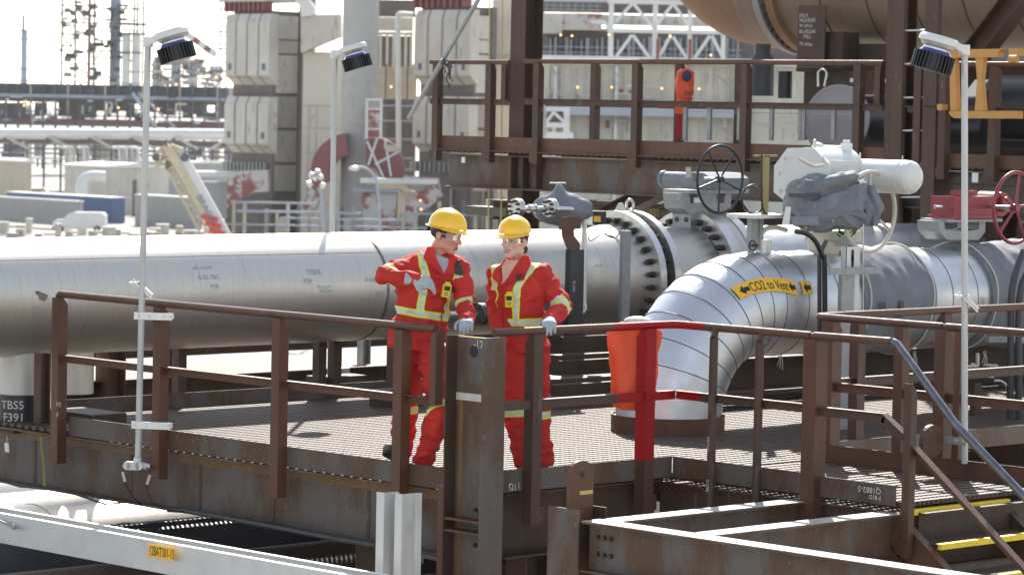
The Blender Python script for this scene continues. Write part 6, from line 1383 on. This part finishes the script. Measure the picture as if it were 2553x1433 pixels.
# equipment between stack and second tower
t = fth('equipment_frame', 'dark equipment bays behind the white downpipe, between stack and second casing', 'equipment', 345, 985, 400)
P_(t, 'back_wall', beige, 350, 930, 160, 1035, 640, th=2); P_(t, 'bay', frame_d, 346, 930, 0, 1035, 42, th=2); P_(t, 'bay', frame_d, 346, 935, 90, 1028, 166, th=2); P_(t, 'bay', frame_d, 344, 950, 248, 1035, 440, th=2)
for r in ((936, 44, 1030, 78), (936, 80, 1030, 88)): P_(t, 'duct', panel, 344, *r)
for x in (945, 962, 978, 1008, 1022): P_(t, 'member', wallm, 343, x, 88, x+6, 170, th=.4)
for y in (180, 215, 262, 300, 345, 392, 420): P_(t, 'member', blue_l, 342.5, 935, y, 1030, y+4, th=.4)
for x in (958, 1012): P_(t, 'member', blued, 342.6, x, 160, x+4, 450, th=.4)
m = MB(); m.tube(smooth_path([ad_(x, y, 335) for x, y in ((1030, 38), (1000, 36), (992, 44), (992, 100), (993, 250), (994, 372))]), .28, 12); one('downpipe', m, wht, 'white pipe bending down between the stack and the second heater casing', 'pipe')
t = fth('duct', 'cream duct boxes behind the tall brown column, right of the second casing', 'duct', 333, 1250, 120)
fpoly(t, 'duct_box', panel, 333, [(1228, 60), (1350, 55), (1350, 150), (1228, 130)], 4); P_(t, 'wall', wallm, 338, 1222, -20, 1352, 640, th=2); P_(t, 'casing', panel, 334, 1100, 480, 1300, 530, th=2)
for x in (1120, 1150, 1200, 1232): P_(t, 'member', panel_d, 331, x, 470, x+6, 640, th=.5)
# lower mid framing
t = fth('pipe_rack', 'grey low pipe rack with light columns behind the middle lamp pole', 'pipe rack', 300, 750, 590)
for r in ((575, 503, 785, 508), (590, 526, 900, 532), (700, 544, 1010, 549), (560, 470+92, 1100, 566)): P_(t, 'rail', blue_l, 300, *r, th=.4)
for k, x in enumerate(range(578, 900, 27)): P_(t, 'column', (beige, wallm, blued, panel_d)[k % 4], 301, x, 500+(k*7) % 30, x+8, 640, th=.5)
for x in (690, 810, 850): P_(t, 'tank', panel, 304, x, 545, x+26, 640, th=2)
m = MB(); a = ad_(672, 500, 340); P_(t, 'back_wall', frame_d, 336, 560, 480, 760, 640, th=2)
P_(t, 'back_wall', panel_d, 337, 760, 490, 910, 640, th=2)
t = fth('pipe_rack', 'beige frames and small tanks low behind the two workers', 'pipe rack', 305, 1100, 560)
for k, x in enumerate(range(1000, 1330, 30)): P_(t, 'column', (beige, panel, blued)[k % 3], 305, x, 495+(k*11) % 25, x+9, 640, th=.5)
P_(t, 'back_wall', wallm, 339, 1000, 480, 1360, 640, th=1); P_(t, 'rail', blue_l, 304, 1000, 533, 1340, 538, th=.4)
for x in (1048, 1048): pass
# white wall building on the right
t = fth('building', 'long cream panelled building with a blue-grey ledge behind the upper guardrail', 'building', 300, 1700, 560)
P_(t, 'wall', wallm, 300, 1350, 162, 2620, 640, th=20)
for k, x in enumerate(range(1362, 1880, 32)): P_(t, 'rib', wallm, 299.6, x, 168, x+3, 640, th=.4)
P_(t, 'ledge', blue_l, 297, 1350, 264, 1860, 290, th=3); P_(t, 'ledge', wht, 298, 1350, 150, 2620, 166, th=3)
for x in (1378, 1530, 1700, 1835): P_(t, 'pilaster', wht, 299, x, 166, x+8, 500, th=1)
for a, b in (((1380, 175), (1405, 205)), ((1425, 172), (1448, 205)), ((1545, 195), (1520, 165)), ((1660, 175), (1638, 208)), ((1540, 290), (1522, 318)), ((1665, 295), (1635, 342)), ((1790, 190), (1850, 240)), ((1770, 300), (1840, 360))): m = MB(); fbar(m, 298.5, *a, *b, .12); build('brace', m, blue_l, t)
for x, y, w, h in ((1545, 222, 8, 10), (1568, 225, 6, 9), (1562, 300, 5, 30), (1440, 235, 6, 12), (1510, 300, 9, 20)): P_(t, 'stain', mar_f if w > 5 else panel_d, 299.5, x, y, x+w, y+h, th=.1)
rr = random.Random(21)
for k in range(170):
    x = rr.uniform(1355, 2110); y = rr.uniform(168, 340); w, h = (rr.uniform(8, 50), rr.uniform(1, 2.5)) if k % 2 else (rr.uniform(1, 3), rr.uniform(8, 40)); P_(t, 'pipework', (wht, blue_l, wallm, panel_d, beige)[k % 5], 298.8-rr.random(), x, y, x+w, y+h, th=.3)
t2 = fth('white_truss_box', 'small white truss-sided box unit just right of the tall column under the mid rail', 'equipment', 290, 1388, 330)
for r in ((1362, 268, 1420, 278), (1362, 306, 1420, 318), (1405, 268, 1420, 340), (1362, 330, 1430, 345)): P_(t2, 'member', wht, 290, *r)
P_(t2, 'opening', frame_d, 291, 1364, 278, 1406, 306, th=.2)
for a, b in (((1364, 304), (1380, 280)), ((1380, 280), (1406, 304))): m = MB(); fbar(m, 289.5, *a, *b, .25); build('brace', m, wht, t2)
# louvre bay and white truss above the wall
t = fth('louvre_building', 'dark louvred bay over the cream building, behind the white truss', 'building', 302, 1600, 160)
P_(t, 'bay', frame_d, 304, 1350, 84, 2620, 160, th=3)
for k, x in enumerate(range(1356, 1850, 13)): P_(t, 'louvre', (blued, panel_d, blue_l)[k*7 % 3], 303, x, 92+(k*5) % 9, x+(5 if k % 4 else 9), 156, th=.3)
P_(t, 'duct_box', panel, 301, 1352, 33, 1402, 84, th=3); P_(t, 'duct_box', patch, 301.5, 1402, 34, 1500, 74, th=3); P_(t, 'soffit', beige, 300, 1385, 73, 1850, 79, th=.4)
P_(t, 'duct_box', panel, 303, 1500, 40, 1850, 66, th=.6); P_(t, 'top_bay', frame_d, 306, 1350, 8, 1850, 34, th=2); P_(t, 'top_wall', wht, 308, 1350, -60, 1900, 10, th=2)
for y in (4, 14, 24): P_(t, 'rail', blue_l, 300.5, 1350, y, 1500, y+1.5, th=.1)
for x in range(1362, 1500, 18): P_(t, 'rail_post', blue_l, 300.4, x, -5, x+1.5, 32, th=.1)
for x in (1548, 1572, 1592, 1655, 1680): P_(t, 'vent', panel_d, 302.6, x, 50, x+5, 62, th=.2)
P_(t, 'rail', blue_l, 300.5, 1352, 120, 1850, 122, th=.1); P_(t, 'rail', blue_l, 300.5, 1352, 134, 1850, 136, th=.1)
t = fth('white_truss', 'white steel truss with K braces in the upper middle, left of the huge duct', 'truss', 292, 1620, 160)
for x, w in ((1518, 12), (1628, 12), (1716, 10), (1800, 10)): P_(t, 'column', wht, 292, x, -40, x+w, 160, th=1)
for y, h in ((3, 9), (74, 10), (150, 6)): P_(t, 'chord', wht, 291.5, 1515, y, 1830, y+h, th=.8)
for a, b in (((1535, 55), (1578, 8)), ((1578, 8), (1628, 70)), ((1632, 70), (1678, 10)), ((1678, 10), (1720, 68)), ((1532, 148), (1575, 88)), ((1578, 88), (1622, 148)), ((1640, 148), (1672, 90)), ((1678, 92), (1712, 145)), ((1732, 145), (1770, 90)), ((1775, 90), (1800, 140)), ((1475, 55), (1510, 55)), ((1505, 52), (1520, 78))): m = MB(); fbar(m, 291.8, *a, *b, .28); build('brace', m, wht, t)
for x in (1636, 1716): P_(t, 'red_panel', mar_f, 291, x, 98, x+8, 148, th=.3)
# ---- left: towers on the skyline
def vessel(par, D, x0, x1, y0, y1, mm, nm='vessel', n=16): m = MB(); c = ad_((x0+x1)/2, y1, D); d = ad_((x0+x1)/2, y0, D); r = (x1-x0)/2*D/F; m.cyl(c, A(c[0], c[1], d[2]), r, n=n); return build(nm, m, mm, par)
t = fth('column_tower', 'slim vessel tower with platforms on the skyline at far left', 'tower', 700, 60, 210)
vessel(t, 700, 51, 67, 78, 230, blue_l); vessel(t, 700, 55, 62, 40, 80, blued)
for y in (75, 98, 172, 200): P_(t, 'platform', blued, 699, 42, y, 76, y+2.5, th=3)
P_(t, 'davit', blued, 699, 30, 38, 70, 40, th=.3)
t = fth('process_tower', 'tall lattice process tower with pale vessels on the skyline, left', 'tower', 650, 260, 210)
for x in (153, 187, 220, 234, 333, 341, 356): P_(t, 'column', blued if x != 220 else mar_f, 650, x-1.5, -40, x+(2.5 if x != 220 else 5), 212, th=1)
for x0, y, x1 in ((104, 56, 365), (150, 84, 240), (122, 126, 300), (150, 158, 262), (170, 190, 300), (230, 100, 350), (230, 20, 345), (150, 12, 240), (270, 60, 360), (225, 142, 300)): P_(t, 'platform', blued, 649, x0, y, x1, y+3, th=4)
rr = random.Random(7)
for k in range(62):
    x = rr.uniform(150, 300); y = rr.uniform(2, 200); w, h = rr.uniform(5, 22), rr.uniform(2, 14); P_(t, 'equipment', (blued, frame_d, blue_l)[k % 3], 651+rr.random()*3, x, y, x+w, y+h, th=2)
for k in range(26):
    x = rr.uniform(155, 330); y = rr.uniform(0, 180); m = MB(); fbar(m, 648, x, y, x+rr.choice((-1, 1))*rr.uniform(12, 30), y+rr.uniform(15, 30), .25); build('brace', m, blued, t)
vessel(t, 655, 272, 300, -40, 216, blue_l); vessel(t, 648, 303, 324, 88, 220, wht); vessel(t, 648, 327, 350, 88, 220, wht); P_(t, 'platform', blued, 646, 300, 82, 362, 87, th=4); P_(t, 'platform', blued, 646, 300, 130, 352, 133, th=4)
m = MB(); fbar(m, 640, 105, 57, 153, 0, .12); build('stay', m, blued, t)
t = fth('lattice_tower', 'narrow dark tower just left of the left heater casing', 'tower', 500, 553, 200)
for x in (548, 563): P_(t, 'column', blued, 500, x, -30, x+2.5, 330, th=.6)
for y in range(0, 300, 22): P_(t, 'platform', blued, 499, 545, y, 566, y+3, th=1.5)
for y in (78, 120, 175): P_(t, 'platform', blued, 498, 532, y, 566, y+4, th=2)
t = fth('flare_pipe', 'inclined pipe in red and white bands on the skyline behind the left lamp head', 'pipe', 600, 495, 110)
for k in range(6): m = MB(); a, b = ad_(455+14*k, 78+10*k, 600), ad_(455+14*(k+1), 78+10*(k+1), 600); m.cyl(a, b, .62, n=12); build('band', m, wht if k % 2 else mat('far_red', (.40, .15, .12), .6) if k == 0 else mar_f, t)
t = fth('process_plant', 'low clutter of vessels and platforms on the skyline between left lamp and heater casing', 'plant', 620, 460, 200)
for k in range(80):
    x = rr.uniform(375, 545); y = rr.uniform(140, 207)+ (20 if x > 500 else 0); w, h = rr.uniform(4, 30), rr.uniform(2, 16); P_(t, 'equipment', (blued, beige, panel, blue_l, wht)[k % 5], 620+rr.random()*6, x, y, x+w, min(y+h, 225), th=3)
for x0, x1, y in ((425, 450, 122), (470, 492, 150), (380, 400, 150)): vessel(t, 628, x0, x1, y, 225, panel)
t = fth('scaffolding', 'grey scaffold platforms and pipe legs in front of the skyline vessels, left', 'scaffolding', 590, 440, 210)
rr = random.Random(44)
for k in range(26): x = 372+k*7; P_(t, 'leg', (blued, frame_d, blue_l)[k % 3], 590, x, rr.uniform(120, 180), x+1.6, 215, th=.4)
for k in range(24): x = rr.uniform(370, 520); y = rr.uniform(135, 205); P_(t, 'platform', (blued, frame_d, blue_l)[k % 3], 589, x, y, x+rr.uniform(14, 45), y+2, th=2)
t = fth('scaffolding', 'dark scaffold bays wrapped round the lattice process tower, far left', 'scaffolding', 640, 200, 210)
for k in range(22): x = rr.uniform(152, 345); y = rr.uniform(5, 190); P_(t, 'platform', (blued, frame_d)[k % 2], 639, x, y, x+rr.uniform(14, 40), y+2, th=2)
for k in range(20): x = rr.uniform(152, 345); y = rr.uniform(5, 150); P_(t, 'leg', blued, 639.5, x, y, x+1.6, y+rr.uniform(20, 50), th=.4)
# ---- left: big pipe rack
t = fth('pipe_rack', 'long blue-grey pipe rack crossing the left background under the skyline', 'pipe rack', 520, 280, 310)
P_(t, 'top_deck', blued, 520, -60, 212, 570, 238, th=8)
for y, h, mm in ((205, 3, blue_l), (238, 8, blue_l), (248, 3, blued), (288, 3, blued), (300, 8, mar_f), (308, 8, blued)): P_(t, 'beam', mm, 518, -60, y, 570, y+h, th=2)
for k, x in enumerate(range(-20, 565, 31)): P_(t, 'column', blued if k % 3 else beige, 519, x, 208, x+4, 420, th=1)
rr = random.Random(3)
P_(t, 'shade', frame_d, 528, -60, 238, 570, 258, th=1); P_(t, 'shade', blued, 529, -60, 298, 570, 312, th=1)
rh = random.Random(31); x = -40
while x < 570:  # dark slabs with random gaps, put in as the shade within the rack
    w = rh.uniform(6, 26)
    if rh.random() < .86: P_(t, 'equipment', (frame_d, blued, blued)[int(rh.random()*3)], 530, x, 256, x+w, rh.uniform(275, 300), th=1.5)
    else: P_(t, 'equipment', blued, 530, x, 284+rh.uniform(-6, 6), x+w, 300, th=1.5)
    x += w+rh.uniform(0, 4)
for k in range(95):
    x = rr.uniform(-10, 545); y = rr.uniform(240, 306); w, h = (rr.uniform(4, 34), rr.uniform(1.2, 5)) if k % 3 else (rr.uniform(1.5, 4), rr.uniform(10, 30)); P_(t, 'pipework', (blue_l, wht, blued, frame_d, panel)[k % 5], 517-rr.random()*2, x, y, x+w, y+h, th=.6)
m = MB(); fbar(m, 510, 330, 232, 385, 315, .5); build('stair', m, blue_l, t); m = MB(); fbar(m, 510, 345, 232, 440, 322, .3); build('stair', m, blue_l, t)
t = fth('pipe_bridge', 'white topped pipe bridge with slanting struts in the left background', 'pipe bridge', 450, 280, 345)
m = MB(); a = ad_(-60, 334, 450); b = ad_(568, 336, 450); m.cyl(a, b, .75, n=24); build('pipe', m, wht, t)
for y, h, mm in ((347, 5, frame_d), (362, 3, blue_l), (372, 4, blued), (383, 5, blue_l), (396, 4, wht), (410, 3, blue_l)): P_(t, 'pipe', mm, 452, -60, y, 590, y+h, th=.6)
for x in (15, 122, 227, 330, 436): m = MB(); fbar(m, 449, x, 341, x+58, 372, .35); build('strut', m, panel, t); P_(t, 'hanger', frame_d, 449.5, x-8, 338, x+2, 352, th=.6)
m = MB(); fbar(m, 449, 560, 350, 505, 385, .35); build('strut', m, panel, t)
for k, x in enumerate((165, 175, 184, 210, 220, 298, 308, 316, 330, 344)):
    m = MB(); m.tube(smooth_path([ad_(x-18, 368, 447), ad_(x-4, 370, 447), ad_(x, 378, 447), ad_(x, 440, 447)]), .22, 8); build('drop_pipe', m, (panel, wht)[k % 2], t)
for k, x in enumerate(range(-20, 590, 42)): P_(t, 'column', blued, 451, x, 350, x+4, 560, th=.8)
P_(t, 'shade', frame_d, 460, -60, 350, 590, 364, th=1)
x = -40
while x < 585:  # further slabs standing in for shade behind the bridge pipes
    w = rh.uniform(8, 30)
    if rh.random() < .7: P_(t, 'equipment', (frame_d, blued, panel_d, beige)[int(rh.random()*4)], 462, x, 360, x+w, rh.uniform(380, 425), th=1.5)
    x += w+rh.uniform(0, 5)
for k in range(70):
    x = rr.uniform(-10, 570); y = rr.uniform(350, 410); w, h = (rr.uniform(6, 40), rr.uniform(1.2, 4)) if k % 2 else (rr.uniform(1.5, 4), rr.uniform(8, 25)); P_(t, 'pipework', (blue_l, wht, blued, frame_d, panel)[k % 5], 455-rr.random()*2, x, y, x+w, y+h, th=.6)
# buildings, containers
def shed(label, D, xl, xc, xr, yt, yb, mm, roofc, rise=8):
    t = fth('shed', label, 'building', D, xc, yb); m = MB(); c, yl, xr_, zt = cbox(m, xl, xc, xr, yt, yb, D); build('wall', m, mm, t)
    m = MB(); h = rise*D/F; m.prism([(c[0]-.3, zt), (c[0]-.3, zt+.25), ((c[0]+xr_)/2, zt+h), (xr_+.3, zt+.25), (xr_+.3, zt)], A(0, c[1]-.3, 0), X_, Z_, A(0, yl-c[1]+.6, 0)); build('roof', m, roofc, t); return t, c, yl, xr_, zt
shed('tan shed with a pitched white roof at the far left edge', 430, -60, 60, 78, 405, 600, beige, wht, 10)
t, c, yl, xr_, zt = shed('large pale shed with a curved silver duct on its wall behind the containers', 415, 160, 262, 420, 418, 600, panel, wht, 12)
m = MB(); m.tube(smooth_path([ad_(x, y, 408) for x, y in ((203, 488), (203, 465), (212, 447), (232, 441), (262, 442))]), .75, 14); build('duct', m, wht, t)
m = MB(); fbx(m, 409, 330, 448, 340, 540, th=.5); build('downpipe', m, frame_d, t)
shed('long low white roofed shed behind the crane boom', 440, 345, 430, 585, 408, 600, grey_c, wht, 6)
def container(label, D, xl, xc, xr, yt, yb, mm, g='shipping containers and site cabins'):
    t = fth('container', label, 'container', D, xc, yb, g); m = MB(); c, yl, xr_, zt = cbox(m, xl, xc, xr, yt, yb, D); m2 = MB(); zb_ = c[2]
    build('box', m, mm, t); n = int((yl-c[1])/.35)
    m = MB()
    for k in range(n): m.box(c[0]-.06, c[0], c[1]+.1+k*.35, c[1]+.25+k*.35, zb_+.2, zt-.2)
    for k in range(int((xr_-c[0])/.35)): m.box(c[0]+.1+k*.35, c[0]+.25+k*.35, c[1]-.06, c[1], zb_+.2, zt-.2)
    build('corrugation', m, mm, t); m = MB(); m.box(c[0]-.1, xr_+.1, c[1]-.1, yl+.1, zt, zt+.12); build('roof', m, wht, t)
container('dark blue shipping container behind the grey one at the left', 385, 16, 280, 312, 494, 566, blue_c)
container('grey shipping container nearest the left edge, behind the white van', 362, -70, 196, 207, 503, 566, grey_c)
container('grey site cabin standing behind the crane boom', 372, 336, 480, 505, 494, 585, grey_c)
t = fth('loader', 'small orange-tan loader behind the blue container', 'loader', 400, 95, 490)
fpoly(t, 'body', crane_y, 400, [(70, 492), (75, 470), (108, 468), (126, 492)], 2); P_(t, 'cab', frame_d, 399.8, 80, 474, 100, 482, th=.4)
# van
t = fth('van', 'white delivery van parked side-on in the yard at the left', 'van', 340, 196, 577)
D = 340
body = [(130, 571), (130, 556), (138, 548), (158, 546), (172, 532), (185, 529), (255, 530), (262, 538), (263, 571)]
fpoly(t, 'body', white, D, body, 2.0)
fpoly(t, 'windscreen', frame_d, D-.05, [(162, 547), (174, 534), (178, 534), (176, 547)], .05); fpoly(t, 'window', frame_d, D-.05, [(180, 547), (181, 535), (194, 535), (194, 547)], .05)
for x in (150, 242): 
    m = MB(); c = ad_(x, 571, D-.1); m.cyl(c, c+FH*.3, .36, n=20); w_ = build('wheel', m, black, t); m = MB(); m.cyl(c-FH*.02, c, .2, n=14); build('rim', m, galv, w_)
P_(t, 'bumper', panel_d, D-.1, 128, 566, 136, 572, th=1.8)
ORD = ['first', 'second', 'third', 'fourth', 'fifth', 'sixth', 'seventh', 'eighth', 'ninth', 'tenth', 'eleventh', 'twelfth']
# yard clutter: pallets and crates
rr = random.Random(12)
for k in range(26):
    x = -10+k*22+rr.uniform(-6, 6); D = rr.uniform(322, 352); yb_ = 250+F*14.58/D-8; h = rr.uniform(4, 12); w = rr.uniform(10, 30); y0 = 577-h+rr.uniform(-12, 2)
    c = ad_(x, 575, D); zb_ = -12
    m = MB(); hh = rr.uniform(.5, 1.6); ww = w*D/F/2; kind = k % 3
    if kind == 0:
        for j in range(3): m.obox(A(c[0], c[1], -12+.15+.5*j), RH*ww, FH*.8, Z_*.12)
        for j in (-1, 0, 1): m.obox(A(c[0], c[1], -11.6)+RH*ww*.85*j, RH*.1, FH*.75, Z_*.38)
        one('pallet_stack', m, beige, ORD[k//3]+' low pallet stack from the left in the yard above the big pipe', 'pallets', 'pallets and bundles in the yard')
    elif kind == 1:
        m.obox(A(c[0], c[1], -12+hh/2+.1), RH*ww, FH*.7, Z_*hh/2); m.obox(A(c[0], c[1], -12+hh+.12), RH*(ww+.08), FH*.78, Z_*.05); one('crate', m, (wht, panel, crane_y)[k % 3], ORD[k//3]+' lidded crate from the left in the yard above the big pipe', 'crate', 'pallets and bundles in the yard')
    else:
        for j in range(4): m.cyl(A(c[0], c[1], -11.8+.35*(j//2))-RH*ww+FH*.4*(j % 2), A(c[0], c[1], -11.8+.35*(j//2))+RH*ww+FH*.4*(j % 2), .16, n=10)
        one('pipe_bundle', m, galv, ORD[k//3]+' grey pipe bundle from the left in the yard above the big pipe', 'pipe bundle', 'pallets and bundles in the yard')
# crane boom
t = fth('crane', 'cream crane boom lettered BRAGG with red and white striped butt, leaning in the left background', 'crane', 290, 500, 600)
D = 290; a0, a1 = ad_(552, 625, D), ad_(412, 372, D); dv = nrm(a1-a0); sv = nrm(np.cross(FH, dv)); sv = sv if sv@RH > 0 else -sv
m = MB(); m.obox((a0+a1)/2+sv*.35, dv*np.linalg.norm(a1-a0)/2, sv*.40, FH*.5); build('boom', m, crane_y, t)
m = MB(); m.obox((a0+a1)/2+sv*1.12-dv*.6, dv*(np.linalg.norm(a1-a0)/2-.7), sv*.36, FH*.42); build('boom_side', m, wht, t)
b0, b1 = a0-sv*.62, a1-sv*.45-dv*1.2
for o in (-.34, .34): m = MB(); m.cyl(b0+sv*o, b1+sv*o*.8, .10, n=8); build('chord', m, crane_y, t)
for k in range(16):
    u = k/16; p = b0+(b1-b0)*u; q = b0+(b1-b0)*(u+1/16); m = MB(); m.cyl(p+sv*(.34*(-1)**k), q-sv*.34*(-1)**k, .065, n=6); build('lacing', m, crane_y, t)
rr = random.Random(5)
m = MB(); hc_ = ad_(418, 385, D)
for k in range(16): m.obox(hc_+RH*rr.uniform(-1.1, .9)+Z_*rr.uniform(-1.0, .7), nrm(RH+Z_*rr.uniform(-.8, .8))*rr.uniform(.15, .6), FH*.4, Z_*rr.uniform(.1, .45))
build('boom_head', m, crane_y, t)
m = MB(); m.cyl(ad_(390, 392, D)-FH*.6, ad_(390, 392, D)-FH*.4, .35, n=16); build('sheave', m, frame_d, t); m = MB(); m.cyl(ad_(462, 392, D)-FH*.6, ad_(462, 392, D)-FH*.3, .4, n=16); build('lamp', m, blued, t)
m = MB(); q = ad_(486, 492, D-1.2); m.text('BRAGG', lambda x, y: q+(-dv)*x+sv*(y+.1)-FH*.0, .85); build('lettering', m, blue_c, t)
for k in range(3):
    p = ad_(514+9*k, 548+17*k, D-.7); m = MB(); m.obox(p+sv*.35, nrm(-dv*.8+sv*.9)*.75, nrm(dv*.9+sv*.8)*.20, FH*.05); build('stripe', m, mat('stripe_red', (.62, .05, .03), .5) if k == 0 else bpy.data.materials['stripe_red'], t)
# flood lamps and street lamp
t = fth('floodlight_mast', 'thin mast carrying a cluster of silver floodlights left of the middle lamp pole', 'lamp mast', 200, 803, 600)
m = MB(); m.cyl(ad_(800, 470, 200), ad_(809, 620, 200), .10, n=8); build('mast', m, blue_l, t)
for x, y in ((776, 436), (790, 428), (773, 458), (803, 462), (786, 442), (800, 440)): m = MB(); c = ad_(x, y, 200); d = nrm(RH*rr.uniform(-1, 1)-Z_*.6-FH*.5); m.lathe(c, d, [(-.15, .02), (-.1, .14), (.12, .24), (.13, 0)], 14); build('floodlight', m, alum, t)
t = fth('street_lamp', 'curved grey street lamp arching left, right of the middle lamp pole', 'street lamp', 180, 945, 600)
m = MB(); m.tube(smooth_path([ad_(x, y, 180) for x, y in ((893, 416), (915, 421), (932, 437), (941, 465), (945, 520), (949, 640))]), .07, 8); build('pole', m, blue_l, t)
m = MB(); m.ell(ad_(883, 420, 180), (.32, .16, .14), (RH, FH, Z_)); build('lamp_head', m, alum, t)
# lit lamps far away
for k, (x, y, D) in enumerate([(60, 263, 514), (295, 269, 514), (265, 209, 514), (353, 209, 514), (381, 264, 514), (395, 273, 514), (391, 303, 514), (439, 211, 514), (553, 376, 440), (549, 133, 497), (539, 193, 497), (975, 217, 340), (1048, 500, 303), (1050, 522, 303), (1398, 88, 299), (1426, 90, 299), (1518, 87, 289), (1671, 90, 289), (1440, 218, 297), (1525, 218, 297), (1650, 221, 297), (1743, 222, 297), (1772, 138, 289)]):
    m = MB(); m.ell(ad_(x, y, D-1), (.085*D/300,)*3)
    one('lit_lamp', m, lampm, (ORD[k]+' lit orange work lamp on the distant racks at left, '+('on the skyline' if y < 220 else 'under the rack deck' if y < 350 else 'under the white pipe')) if x < 700 else (ORD[k-11]+' lit orange work lamp right of the stack, '+('behind the man' if y > 400 else 'on the cream wall' if y > 210 and x > 1100 else 'by the truss' if x > 1100 else 'on the downpipe bay')), 'work lamp', 'lit lamps in the left background' if x < 700 else 'lit lamps in the right background')

# ---- air: a thin even haze round the whole plant
hz = bpy.data.materials.new('haze'); hz.use_nodes = True; n_ = hz.node_tree; n_.nodes.clear()
o_ = n_.nodes.new('ShaderNodeOutputMaterial'); v_ = n_.nodes.new('ShaderNodeVolumePrincipled'); v_.inputs['Color'].default_value = (.93, .95, 1., 1); v_.inputs['Density'].default_value = .00007
v_.inputs['Anisotropy'].default_value = .3; n_.links.new(v_.outputs[0], o_.inputs['Volume'])
m = MB(); m.box(-120, 1200, -120, 1200, -13, 62); hb = build('haze', m, hz); hb['kind'] = 'stuff'; hb['label'] = 'thin pale haze in the air over the plant'; hb['category'] = 'haze'
